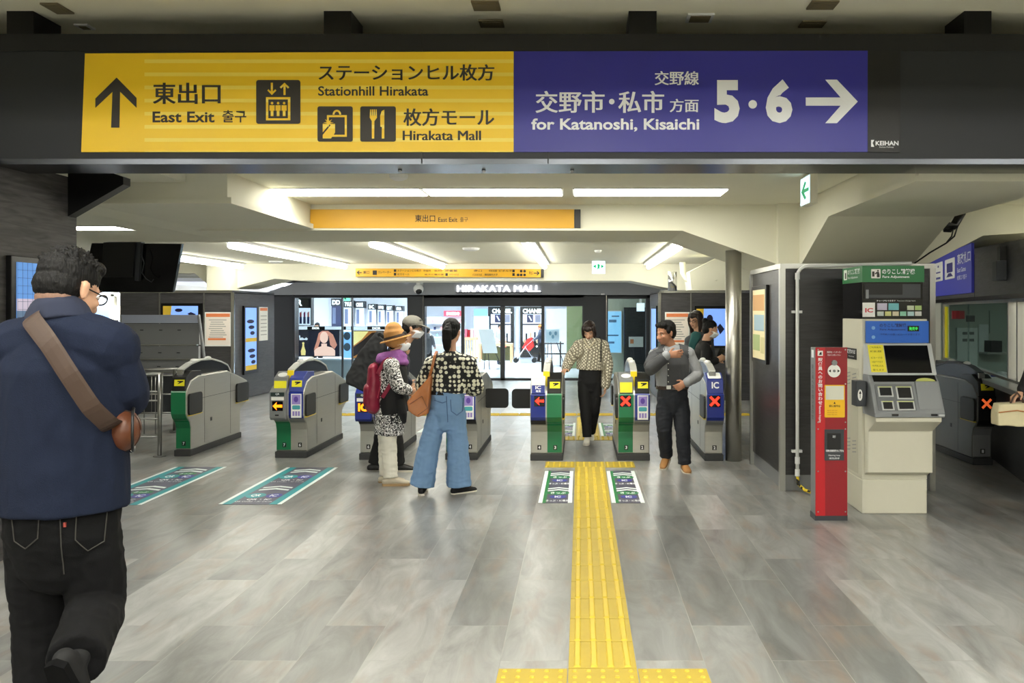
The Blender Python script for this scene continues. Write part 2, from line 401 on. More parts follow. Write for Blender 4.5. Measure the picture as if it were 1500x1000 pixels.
# third beam, far end of the hall
Yc = 18.0
def cz(px, py): return (X(px, Yc), Yc, Z(py, Yc))
poly = [(-13, Yc, 2.4), cz(250, 400), cz(285, 400), cz(310, 421), cz(346, 422), cz(402, 408), cz(440, 411), cz(924, 411), cz(1010, 428), cz(1140, 428), (13, Yc, 2.0), (13, Yc, 2.7), (-13, Yc, 2.7)]
struct('beam_far', MB().extrude(poly, (0, 1.2, 0)), M_CREAM)
struct('column_far', MB().box((X(312, 17.9), 17.6, 1.9), (X(345, 17.9), 18.1, 2.7)), M_CREAM)
struct('beam_diagonal', MB().extrude([P(1010, 398, 15), P(1058, 374, 15), P(1075, 384, 15), P(1075, 400, 15), P(1013, 424, 15)], (0, .8, 0)), M_CREAM)
# left pillar of rough dark stone, with its black haunch
struct('pillar_left', MB().box((-5.2, 5.0, 0), (-3.75, 6.43, 2.6)), M_PILLAR)
struct('pillar_haunch', MB().extrude([(-3.75, 6.42, 2.31), (X(191, 6.42), 6.42, Z(273, 6.42)), (X(191, 6.42), 6.42, Z(262, 6.42)), (X(140, 6.42), 6.42, Z(244, 6.42)), (-3.75, 6.42, 2.70)], (0, -.1, 0)), M_GLOSSBLACK)
# dark panelled walls at the far end, left and right
def far_wall(name, x0, x1, y0, y1, seams, edge_x):
    b = fz(y0) - .02
    o = struct(name, MB().box((x0, y0, b), (x1, y1, Z(428, 17))), M_PANEL)
    struct('panel_joint', MB().box((x0, y0 - .03, Z(429, 17)), (x1, y1, Z(425, 17))), M_CHROME, parent=o)
    for px in seams:
        struct('panel_joint', MB().box((X(px, y0) - .012, y0 - .012, b), (X(px, y0) + .012, y0, Z(428, 17))), M_RAILSTEEL, parent=o)
    struct('corner_trim', MB().box((edge_x - .03, y0 - .02, b), (edge_x + .03, y0 + .03, Z(428, 17))), M_CHROME, parent=o)
    return o
far_wall('wall_left', X(176, 17), X(341, 17), 17.0, 19.3, (234, 299), X(341, 17))
far_wall('wall_right', X(966, 17), 9.0, 17.0, 19.3, (1012, 1066, 1120), X(966, 17))
# shell closing the concourse out of view
struct('wall_back', MB().box((-13, -5.1, 0), (13, -5, C1)), M_CREAM)
struct('wall_side', MB().box((-13.1, -5, -.4), (-13, 44, C1)), M_CREAM)
struct('wall_side', MB().box((13, -5, -.4), (13.1, 44, C1)), M_CREAM)

# ---------------------------------------------------------------- lamps
def panel_lamp(label, x0, x1, y0, y1, z, m, group, drop=.014):
    t = thing('ceiling_light', label, 'ceiling light', ((x0 + x1) / 2, (y0 + y1) / 2, z - .012), group)
    MB().box((x0 - .02, y0 - .02, z - .008), (x1 + .02, y1 + .02, z - .001)).build('frame', M_WHITE, t)
    MB().box((x0, y0, z - drop), (x1, y1, z - .0085)).build('diffuser', m, t)
    return t
n_ = ['left third', 'middle third', 'right third']
for k, (a, b) in enumerate(((408, 619), (626, 822), (842, 1060))):
    panel_lamp('bright ceiling light in the row over the east exit sign, %s' % n_[k], X(a, 8.2), X(b, 8.2), 7.98, 8.42, C2, M_LAMPD, 'recessed lights over the gates')
panel_lamp('bright recessed ceiling light beside the dark left pillar', X(70, 9), X(198, 9), 8.85, 9.15, 2.488, M_LAMPD, 'recessed lights over the gates')
panel_lamp('bright recessed ceiling light over the staffed office at the right edge', 4.05, 5.6, 8.0, 8.25, C2, emis('side_lamp', (255, 252, 238), 9), 'recessed lights over the gates')
# front hall lamps, above and behind the photographer
for y in (-2.6, .2, 2.4):
    for x in (-5.2, -2.4, .1, 2.6, 5.4):
        panel_lamp('flat ceiling light of the front hall above the viewer', x - .65, x + .65, y - .15, y + .15, C1, M_LAMPF, 'front hall ceiling lights', .11)
bl = ['first from the hanging television', 'second from the hanging television', 'starting above the straw hat', 'starting above the lit mall name', 'nearest the chrome column']
for k, (x, y0, y1) in enumerate(((-6.95, 14.2, 17.7), (-4.82, 11.9, 17.7), (-2.82, 11.7, 17.7), (-.73, 12, 17.7), (1.4, 12.2, 17.7))):
    t = thing('batten_light', 'long glowing tube light on the far ceiling, ' + bl[k], 'ceiling light', (x, (y0 + y1) / 2, C3 - .07), 'tube lights on the far ceiling')
    MB().box((x - .10, y0 - .02, C3 - .035), (x + .10, y1 + .02, C3 - .004)).build('housing', M_WHITE, t)
    MB().loft([(x, y0, C3 - .08), (x, y1, C3 - .08)], [.045, .045], n=10, cap='flat').build('tube', M_BATTEN, t, smooth=True)
for x in (-7.2, -4.4, -1.6, 1.2):  # hidden lamps added to brighten the grey fascia
    panel_lamp('added hidden light between the last beam and the mall front', x - .6, x + .6, 20.6, 21.2, C3, M_LAMPD, 'added fill lights before the mall front')
# vents and downlight recesses of the front ceiling
M_VENT = mat('vent_brown', (120, 110, 84), 0.6)
def vent(px, py, w, d, label, m):
    Yv = FPX * (C1 - EYE) / (CY - py); x = X(px, Yv)
    t = thing('ceiling_vent', label, 'vent', (x, Yv, C1 - .012), 'vents of the front ceiling')
    MB().box((x - w / 2, Yv - d / 2, C1 - .012), (x + w / 2, Yv + d / 2, C1 - .001)).build('frame', m, t)
    MB().box((x - w / 2 + .02, Yv - d / 2 + .02, C1 - .016), (x + w / 2 - .02, Yv + d / 2 - .02, C1 - .0125)).build('grille', M_VENT if m is M_WHITE else m, t)
for px, py, w, d, lb in ((84, 11, .11, .18, 'tan ceiling vent nearest the top left hanger'), (124, 38, .09, .1, 'small pale ceiling fitting right of the first hanger'), (712, 7, .17, .16, 'tan ceiling vent above the middle of the sign'),
                         (720, 33, .16, .14, 'pale ceiling fitting right behind the middle tan vent'), (1025, 25, .17, .16, 'pale ceiling fitting beside the third hanger'), (1205, 6, .17, .14, 'tan ceiling vent over the black end of the sign'), (1190, 34, .16, .12, 'tan fitting behind the vent over the sign end')):
    vent(px, py, w, d, lb, M_VENT if 'tan' in lb else M_WHITE)
# smoke detectors and hatch on the far ceilings
def detector(px, py, zc, r, label):
    Yv = FPX * (zc - EYE) / (CY - py); c = V(X(px, Yv), Yv, zc - .001)
    t = MB().loft([c, c - V(0, 0, .03), c - V(0, 0, .045)], [r, r * .9, r * .5], n=18, cap='flat').build('smoke_detector', M_WHITE, smooth=False)
    tag(t, label, 'smoke detector', group='ceiling detectors')
detector(690, 363, C3, .14, 'white disc detector on the far ceiling between two tube lights')
detector(404, 382, C3, .14, 'white disc detector on the far ceiling left of the straw hat')
detector(584, 256, C2, .08, 'round speaker grille in the ceiling behind the big sign')
detector(876, 366, C3, .06, 'small white detector above the far emergency exit sign')
# ---------------------------------------------------------------- the big hanging direction sign
YS = 5.5
F = FPx(YS)
sg = thing('direction_sign', 'huge dark overhead sign box with a yellow half and a blue half', 'sign', (0, 5.68, 2.55))
hz0, hz1 = Z(232.5, YS), Z(50, YS)
MB().box((-5.2, YS, hz0), (5.2, 5.86, hz1)).build('housing', M_HOUSING, sg)
MB().box((-5.2, YS - .004, hz0 - .035), (5.2, 5.87, hz0 - .001)).build('soffit_trim', mat('soffit_metal', (84, 87, 92), 0.25, 0.9), sg)
MB().box((-5.2, YS - .006, Z(75, YS)), (5.2, YS - .0005, hz1)).build('upper_band', mat('band_black', (13, 14, 16), 0.6), sg)
for px in (618, 803):
    MB().box((X(px, YS) - .004, YS - .0075, hz0 - .03), (X(px, YS) + .004, YS - .0005, hz1)).build('panel_seam', M_BLACK, sg)
for px in (585, 708, 838):
    MB().ball((X(px, 5.7), 5.72, hz0 - .04), .014).build('bolt', M_CHROME, sg, smooth=True)
for a, b in ((9, 48), (474, 514), (921, 962), (1413, 1453)):
    MB().box((X(a, YS), YS + .005, hz1), (X(b, YS), 5.8, C1)).build('hanger', M_GLOSSBLACK, sg)
ys = slab('yellow_panel', sg, M_SIGNY, F, [(126, 79), (752.5, 76), (752.5, 223), (120.5, 223)], 0, .012)
bs = slab('blue_panel', sg, M_SIGNB, F, [(752.8, 76), (1270, 75), (1270, 223), (752.8, 223)], 0, .012)
ks = slab('black_panel', sg, mat('sign_black', (6, 6, 7), .4), F, [(1270.3, 75), (1318, 75), (1318, 224), (1270.3, 223)], 0, .012)
D0, D1 = .0122, .0145
def tx(s, p, m, x0, y0, x1, y1, bold=.012, fr=None, d=.014, fat=0.0): return text(s, p, m, fr or F, x0, y1, x1, y0, d=d, bold=bold, fat=fat)
def sl(name, p, m, pts, fr=None, d0=D0, d1=D1): return slab(name, p, m, fr or F, pts, d0, d1)
sl('arrow', ys, M_LET_DARK, [(172.5, 114.5), (201.5, 144), (201.5, 158.5), (177.5, 135), (176.5, 187.5), (164.5, 187.5), (166.5, 135), (141.5, 158.5), (141.5, 145)])
tx('東出口', ys, M_LET_DARK, 226, 122, 324, 153, .008, fat=.6)
tx('East Exit', ys, M_LET_DARK, 225, 164, 315.5, 180, .022)
tx('출구', ys, M_LET_DARK, 327, 162, 362, 180, .012)
tx('ステーションヒル枚方', ys, M_LET_DARK, 468, 95, 724, 119, .006, fat=.5)
tx('Stationhill Hirakata', ys, M_LET_DARK, 467, 127, 628, 141, .016)
tx('枚方モール', ys, M_LET_DARK, 592, 159.5, 724, 185, .006, fat=.5)
tx('Hirakata Mall', ys, M_LET_DARK, 591, 192, 704.5, 206, .0, fat=.55)
pg = sl('pictogram', sg, M_LET_DARK, rrect(376.5, 182, 441, 118, 3.5))           # lift
sl('arrow', pg, M_SIGNY, [(398, 122), (401, 122), (401, 135), (404.5, 131.5), (406, 133.5), (399.5, 140), (393, 133.5), (394.5, 131.5), (398, 135)], d0=D1, d1=D1 + .002)
sl('arrow', pg, M_SIGNY, [(416.5, 140), (419.5, 140), (419.5, 127), (423, 130.5), (425, 128.5), (418, 122), (411, 128.5), (413, 130.5), (416.5, 127)], d0=D1, d1=D1 + .002)
fw = sl('lift_frame', pg, M_SIGNY, rc(391, 177, 426.5, 143), d0=D1, d1=D1 + .002)
sl('lift_opening', pg, M_LET_DARK, rc(394.5, 174, 423, 146.5), d0=D1 + .002, d1=D1 + .003)
for cx in (400, 408.8, 417.6):
    sl('figure_head', pg, M_SIGNY, ell(cx, 152, 1.9, 1.9, 12), d0=D1 + .003, d1=D1 + .004)
    sl('figure_body', pg, M_SIGNY, [(cx - 3.7, 155), (cx + 3.7, 155), (cx + 3.7, 163), (cx + 2, 163), (cx + 2, 171), (cx - 2, 171), (cx - 2, 163), (cx - 3.7, 163)], d0=D1 + .003, d1=D1 + .004)
pg = sl('pictogram', sg, M_LET_DARK, rrect(466, 208, 517.5, 156.5, 3))            # gift shop
e = dict(d0=D1, d1=D1 + .002); e2 = dict(d0=D1 + .002, d1=D1 + .003)
sl('bag_outline', pg, M_SIGNY, rc(480, 201, 509, 169.5), **e); sl('bag_inside', pg, M_LET_DARK, rc(483, 198, 506, 172.5), **e2)
pts = [(494.5 + 6.2 * math.cos(a), 168.5 - 7 * math.sin(a)) for a in [math.pi * k / 10 for k in range(11)]] + [(494.5 - 3.6 * math.cos(a), 168.5 - 4.2 * math.sin(a)) for a in [math.pi * k / 10 for k in range(11)]]
sl('bag_handle', pg, M_SIGNY, pts, **e)
sl('parcel', pg, M_SIGNY, [(474, 182), (492, 182), (492, 195), (486, 203.5), (474, 203.5)], d0=D1 + .003, d1=D1 + .004)
sl('ribbon', pg, M_LET_DARK, [(473, 196), (484, 183), (486.5, 183), (473, 199.5)], d0=D1 + .004, d1=D1 + .005)
bow = [(482.5 + (7.5 if k % 2 == 0 else 2.5) * math.cos(2 * math.pi * k / 16), 180.5 + (7 if k % 2 == 0 else 2.5) * math.sin(2 * math.pi * k / 16)) for k in range(16)]
sl('bow', pg, M_SIGNY, bow, d0=D1 + .005, d1=D1 + .006)
pg = sl('pictogram', sg, M_LET_DARK, rrect(528.5, 208, 580.5, 156.5, 3))          # restaurant
sl('fork', pg, M_SIGNY, [(543, 161), (544.3, 161), (544.7, 170), (545.4, 170), (545.6, 161), (547.2, 161), (547.4, 170), (548.1, 170), (548.4, 161), (550, 161), (550.2, 170), (551, 170), (551.3, 161), (552.6, 161), (553, 173), (549.3, 178), (549, 203.5), (545.6, 203.5), (545.5, 178), (542.5, 173)], **e)
sl('knife', pg, M_SIGNY, [(563.8, 161.5), (563.8, 203.5), (560, 203.5), (560.3, 187), (558, 186), (557.8, 170), (560, 163.5)], **e)
tx('交野線', bs, M_LET_WHITE, 959, 105, 1023, 125.5, .005, fat=.4)
tx('交野市', bs, M_LET_WHITE, 785, 134, 885, 166, .006, fat=.6)
sl('dot', bs, M_LET_WHITE, ell(896, 149.5, 4, 4))
tx('私市', bs, M_LET_WHITE, 906, 134, 972, 166, .006, fat=.6)
tx('方面', bs, M_LET_WHITE, 981, 145.5, 1022.5, 165, .005, fat=.4)
tx('for Katanoshi, Kisaichi', bs, M_LET_WHITE, 778.5, 174, 1024, 193.5, .025)
tx('5', bs, M_LET_WHITE, 1046, 118, 1083, 181, .05)
sl('dot', bs, M_LET_WHITE, ell(1102, 153.5, 6.2, 6.2))
tx('6', bs, M_LET_WHITE, 1121, 117, 1160, 181, .05)
sl('arrow', bs, M_LET_WHITE, [(1179.5, 143.5), (1230.5, 143.5), (1208, 117.5), (1225, 117.5), (1255.5, 149.5), (1225, 181), (1208, 181), (1230.5, 155.5), (1179.5, 155.5)])
tx('KEIHAN', ks, M_LET_WHITE, 1281.5, 207, 1315, 213.5, .03)
sl('logo_mark', ks, M_LET_WHITE, [(1275, 205.5), (1279.5, 205.5), (1277.2, 210), (1279.5, 215.5), (1275, 215.5)])
tx('Keihan Railway', ks, M_LET_WHITE, 1287, 215, 1308, 217.5, .0)

# ---------------------------------------------------------------- long east exit sign on the cross beam
F2 = FPx(9.16)
s2 = thing('exit_sign', 'long yellow east exit sign fixed to the cream beam above the gates', 'sign', (X(650, 9.16), 9.16, Z(334, 9.16)))
bd = slab('board', s2, mat('board_yellow', (214, 160, 22), .45), F2, rc(454.5, 334, 841, 306.5), -.038, .0)
slab('end_cap', s2, M_BLACK, F2, rc(841.3, 334, 850.5, 306.5), -.038, .0)
text('東出口', bd, M_LET_BLACK, F2, 608, 325, 637.5, 314.5, .003, .01)
text('East Exit', bd, M_LET_BLACK, F2, 642, 325, 670, 318.5, .003, .01)
text('출구', bd, M_LET_BLACK, F2, 674, 325, 685.5, 318, .003, .0)
# ---------------------------------------------------------------- far yellow guide sign
F3 = FPx(17.9)
s3 = thing('guide_sign', 'far narrow yellow guide sign with arrows at both ends', 'sign', (X(658, 17.9), 17.9, Z(405, 17.9)))
bd = slab('board', s3, MATS['board_yellow'], F3, [(521, 393), (792, 394), (792, 406), (521, 405)], -.09, .0)
slab('end_cap', s3, M_BLACK, F3, rc(792.3, 406, 796.5, 394), -.09, .0)
slab('arrow', bd, M_LET_BLACK, F3, [(522.5, 399), (526, 395.8), (527, 396.8), (525.2, 398.4), (530, 398.4), (530, 399.8), (525.2, 399.8), (527, 401.4), (526, 402.4)], .001, .004)
slab('arrow', bd, M_LET_BLACK, F3, [(790.5, 400), (787, 396.6), (786, 397.6), (787.8, 399.3), (782, 399.3), (782, 400.7), (787.8, 400.7), (786, 402.4), (787, 403.4)], .001, .004)
for s, x0, x1, y0, y1 in (('東口', 532, 541, 396.5, 401), ('エレベーター', 554, 573, 396.5, 400.5), ('ステーションヒル枚方', 582, 617, 394.5, 398), ('枚方モール', 582, 600, 400, 403.5), ('市役所・保健所', 620, 648, 394.8, 398), ('枚方公園方面', 622, 650, 400.5, 403.5),
                          ('図書館', 652, 670, 394.8, 398), ('タクシーのりば', 658, 672, 400.5, 403.5), ('南口', 694, 706, 395, 398), ('バスのりば', 692, 706, 400.5, 403.8), ('市民会館', 716, 728, 395, 398), ('関西医科大学', 710, 729, 400.5, 403.8), ('ビオルネ', 731, 750, 395, 398), ('南出口', 775, 781, 397, 402)):
    text(s, bd, M_LET_BLACK, F3, x0, y1, x1, y0, .004, .01)
for x0, x1, y0, y1 in ((546, 552, 396, 402.5), (577, 580.5, 394.5, 398), (577, 580.5, 399.5, 403.5), (652.5, 656, 400, 404), (750.5, 754, 395, 398.5), (750.5, 754, 400, 404)):
    slab('pictogram', bd, M_LET_BLACK, F3, rc(x0, y1, x1, y0), .001, .004)
for cx, cy in ((763.5, 397), (768.5, 397), (759, 402.5), (763.5, 402.5), (768.5, 402.5)): slab('platform_dot', bd, M_LET_BLACK, F3, ell(cx, cy, 2, 2, 12), .001, .004)
# ---------------------------------------------------------------- emergency exit signs
M_EXIT = emis('exit_lit', (205, 238, 255), 1.3); M_EXITG = emis('exit_green', (10, 150, 90), 0.7)
es = thing('emergency_exit_sign', 'lit emergency sign with a green arrow hanging near the right end of the big sign', 'sign', (1.9, 7.12, 2.44))
zt, zb = Z(254, 6.97), Z(297, 6.97)
bx = MB().box((1.855, 6.97, zb), (1.915, 7.27, zt)).build('case', M_CREAM, es)
MB().box((1.87, 7.0, zt), (1.90, 7.24, C2)).build('bracket', M_CREAM, es)
Fe = Fr((1.855, 7.27, zb), (0, -1, 0), (0, 0, 1)); h = zt - zb
fc = slab('lit_face', es, M_EXIT, Fe, rc(.008, .008, .292, h - .008), 0, .003)
slab('arrow', fc, M_EXITG, Fe, [(.04, h / 2), (.15, h * .82), (.19, h * .76), (.125, h * .56), (.27, h * .56), (.27, h * .44), (.125, h * .44), (.19, h * .24), (.15, h * .18)], .003, .005)
Yx = 17.0; Fx = FPx(Yx)
ex = thing('emergency_exit_sign', 'far lit green and white emergency sign hanging over the middle gate', 'sign', (X(877, Yx), Yx, Z(401, Yx)))
MB().box((X(867, Yx), Yx, Z(401, Yx)), (X(886.5, Yx), Yx + .06, Z(382, Yx))).build('case', M_WHITE, ex)
MB().box((X(872, Yx), Yx + .02, Z(382, Yx)), (X(881, Yx), Yx + .04, C3)).build('bracket', M_WHITE, ex)
fc = slab('lit_face', ex, M_EXIT, Fx, rc(867.5, 400.5, 886, 382.5), 0, .003)
slab('arrow', fc, M_EXITG, Fx, [(868.5, 390), (873, 387), (873, 393)], .003, .006); slab('arrow', fc, M_EXITG, Fx, [(885, 390), (880.5, 387), (880.5, 393)], .003, .006)
slab('running_figure', fc, M_EXITG, Fx, [(875, 387), (877, 386), (879, 388.5), (878, 392), (880, 395), (877, 393), (874.5, 395.5), (875.5, 391)], .003, .006)
# ---------------------------------------------------------------- ticket gates
def profile(y0, off=0.0):
    """side outline of a gate body (y, z), front end first; both ends overhang a set-back foot"""
    fr = [(.12, .07), (.12, .31), (.095, .38), (.03, .43), (.0, .48), (.0, .72), (.03, .76), (.11, .84), (.3, .885)]
    pts = [(y0 + a - (off if a < .12 else 0), z) for a, z in fr]
    L = 1.78
    rr = [(1.12, .885), (1.45, .80), (L - .05, .72), (L, .66), (L, .50), (L - .06, .44), (L - .25, .37), (L - .27, .33), (L - .27, .07)]
    return pts + [(y0 + a, z) for a, z in rr]
def front_strip(y0, xa, xb, z0, z1, t, inset=.008):
    """a plate of thickness t hugging the curved front between heights z0 and z1"""
    def yf(z):
        pr = [(.07, .12), (.31, .12), (.38, .095), (.43, .03), (.48, 0), (.72, 0), (.76, .03), (.84, .11), (.885, .3), (.96, .32)]
        for (za, ya), (zb, yb) in zip(pr, pr[1:]):
            if za <= z <= zb: return ya + (yb - ya) * (z - za) / (zb - za)
        return .09
    zs = sorted(set([z0, z1] + [z for z in (.31, .34, .38, .41, .43, .455, .48, .72, .74, .76, .8, .84) if z0 < z < z1]))
    a = [(xa + inset, y0 + yf(z) - t, z) for z in zs]; b = [(xa + inset, y0 + yf(z) + .002, z) for z in reversed(zs)]
    return MB().extrude(a + b, (xb - xa - 2 * inset, 0, 0))
M_STK = mat('warning_yellow', (236, 226, 40), .5)
M_PLATE = mat('number_plate', (24, 24, 26), .5)
def half(t, y0, xa, xb, kind, number, display, top, poster=False, text_on=None):
    w_ = xb - xa; cx = (xa + xb) / 2
    FF = Fr((xa, y0 - .006, 0), (1, 0, 0), (0, 0, 1))
    low = {'green': M_GREEN, 'blue': M_GATE, 'grey': M_GATE, 'dark': M_GATEGREY, 'greyhead': M_GREEN, 'ic': M_GATE}[kind]
    up = {'green': M_GREEN, 'blue': M_BLUE, 'grey': M_GATEGREY, 'dark': M_BLACK, 'greyhead': M_GATEGREY, 'ic': M_BLUE}[kind]
    lp = front_strip(y0, xa, xb, .085, .405, .004).build('lower_panel', low, t)
    up_ = front_strip(y0, xa, xb, .41, .735, .006).build('front_panel', up, t)
    if kind == 'ic' or kind == 'blue': front_strip(y0, xa, xb, .395, .445, .008, .006).build('band', M_BLACK if kind == 'ic' else M_GATEGREY, t)
    # top: sloped reader block
    zt = .735
    topm = {'sticker': M_BLACK, 'yellow': M_GATEGREY, 'bluereader': M_BLUE, 'white': M_WHITE, 'violet': M_GATEVIOLET}[top]
    rd = MB().extrude([(xa + .01, y0 + .0, zt), (xa + .01, y0 + .02, zt + .15), (xa + .01, y0 + .16, zt + .215), (xa + .01, y0 + .4, zt + .2), (xa + .01, y0 + .42, zt)], (w_ - .02, 0, 0)).build('reader', topm, t, bevel=.006)
    sn = V(0, -.15, .02).normalized()
    FR = Fr((xa + .01, y0 - .001, zt), (1, 0, 0), (0, .02, .15))
    FT = Fr((xa + .01, y0 + .02, zt + .15), (1, 0, 0), (0, .14, .065))
    if top in ('sticker', 'violet'):
        st = slab('warning_sticker', t, M_STK, FR, rc(w_ * .16, .055, w_ * .80, .125), 0, .003)
        slab('pictogram', st, M_LET_BLACK, FR, [(w_ * .36, .075), (w_ * .52, .085), (w_ * .72, .102), (w_ * .72, .112), (w_ * .36, .112), (w_ * .36, .1), (w_ * .5, .1)], .003, .005)
    elif top == 'yellow':
        slab('reader_pad', rd, M_STK, FR, rc(w_ * .06, .01, w_ * .82, .12), 0, .008)
        slab('reader_glass', rd, M_WHITE, FT, ell(w_ * .45, .07, w_ * .3, .045), 0, .006)
    elif top == 'bluereader':
        slab('reader_glass', rd, M_PAPER, FT, rrect(w_ * .08, .015, w_ * .8, .14, .02), 0, .006)
        text('IC', rd, M_LET_WHITE, FR, w_ * .25, .055, w_ * .65, .125, .005, .03)
    elif top == 'white':
        slab('reader_pad', rd, M_PAPER, FR, rc(w_ * .05, .09, w_ * .85, .145), 0, .006)
        slab('reader_glass', rd, M_PAPER, FT, rrect(w_ * .05, .01, w_ * .85, .14, .02), 0, .006)
        slab('ic_badge', rd, M_BLUE, FR, rc(w_ * .05, .0, w_ * .85, .088), 0, .007)
        text('IC', rd, M_LET_WHITE, FR, w_ * .27, .045, w_ * .62, .082, .009, .03); text('専用', rd, M_LET_WHITE, FR, w_ * .3, .012, w_ * .6, .036, .009, .02)
    # display on the front panel
    if display:
        if display in ('arrow_orange', 'arrow_red'):
            dp = slab('display', t, M_SCREEN, FF, rc(w_ * .2, .53, w_ * .82, .62) if display == 'arrow_orange' else rc(w_ * .26, .60, w_ * .9, .71), 0, .004)
            x0, x1, z0, z1 = (w_ * .24, w_ * .78, .54, .61) if display == 'arrow_orange' else (w_ * .3, w_ * .86, .612, .70)
            zm = (z0 + z1) / 2
            slab('lit_arrow', dp, M_ORANGE_E if display == 'arrow_orange' else M_RED_E, FF, [(x0, zm), (x0 + (x1 - x0) * .5, z1), (x0 + (x1 - x0) * .42, zm + .012), (x1, zm + .014), (x1, zm - .014), (x0 + (x1 - x0) * .42, zm - .012), (x0 + (x1 - x0) * .5, z0)], .004, .006)
        elif display in ('x_red', 'x_orange'):
            cx_, cz_ = w_ * .46, .655; r = min(.055, w_ * .32); q = r * .32
            dp = slab('display', t, M_SCREEN, FF, rc(cx_ - r * 1.1, cz_ - r * 1.1, cx_ + r * 1.1, cz_ + r * 1.1), 0, .004)
            pts = [(0, q), (r - q, r), (r, r - q), (q, 0), (r, -r + q), (r - q, -r), (0, -q), (-r + q, -r), (-r, -r + q), (-q, 0), (-r, r - q), (-r + q, r)]
            slab('lit_cross', dp, M_RED_E if display == 'x_red' else emis('dim_orange', (205, 88, 40), .9), FF, [(cx_ + a, cz_ + b) for a, b in pts], .004, .006)
        elif display == 'IC':
            dp = slab('display', t, M_SCREEN, FF, rc(w_ * .1, .55, w_ * .9, .68), 0, .004)
            text('IC', dp, M_ORANGE_E, FF, w_ * .16, .565, w_ * .84, .665, .006, .05)
    if poster:
        po = slab('poster', t, M_PAPER, FF, rc(w_ * .2, .455, w_ * .86, .715), 0, .003)
        slab('print', po, mat('print_violet', (150, 132, 200), .6), FF, rc(w_ * .26, .60, w_ * .8, .705), .003, .004)
        slab('print', po, mat('print_purple', (92, 66, 158), .6), FF, ell(w_ * .52, .655, w_ * .14, .032, 12), .004, .005)
        slab('print', po, mat('print_teal', (70, 160, 170), .6), FF, rrect(w_ * .28, .545, w_ * .78, .59, .012), .003, .004)
        for k in range(3): slab('print', po, MATS['print_violet'], FF, rc(w_ * (.3 + .17 * k), .475, w_ * (.42 + .17 * k), .525), .003, .004)
    FL = Fr((xa, y0 + .12 - .004, 0), (1, 0, 0), (0, 0, 1))
    np_ = slab('number_plate', t, M_PLATE, FL, rc(w_ * .42, .115, w_ * .66, .165), 0, .003)
    text(number, np_, M_LET_WHITE, FL, w_ * .48, .124, w_ * .6, .157, .005, .03)
def paddle(name, t, x, ya, yb, za, zb, thick=.022, side=1):
    """flap folded against the side of the machine, with a thin yellow edge"""
    FP_ = Fr((x, 0, 0), (0, 1, 0), (0, 0, 1)) if side > 0 else Fr((x, 0, 0), (0, -1, 0), (0, 0, 1))
    sg_ = 1 if side > 0 else -1
    o = slab(name, t, M_BLACK, FP_, rrect(sg_ * ya, za, sg_ * yb, zb, .04 * 1), -.004, thick) if side > 0 else slab(name, t, M_BLACK, FP_, rrect(-yb, za, -ya, zb, .04), -.004, thick)
    return o
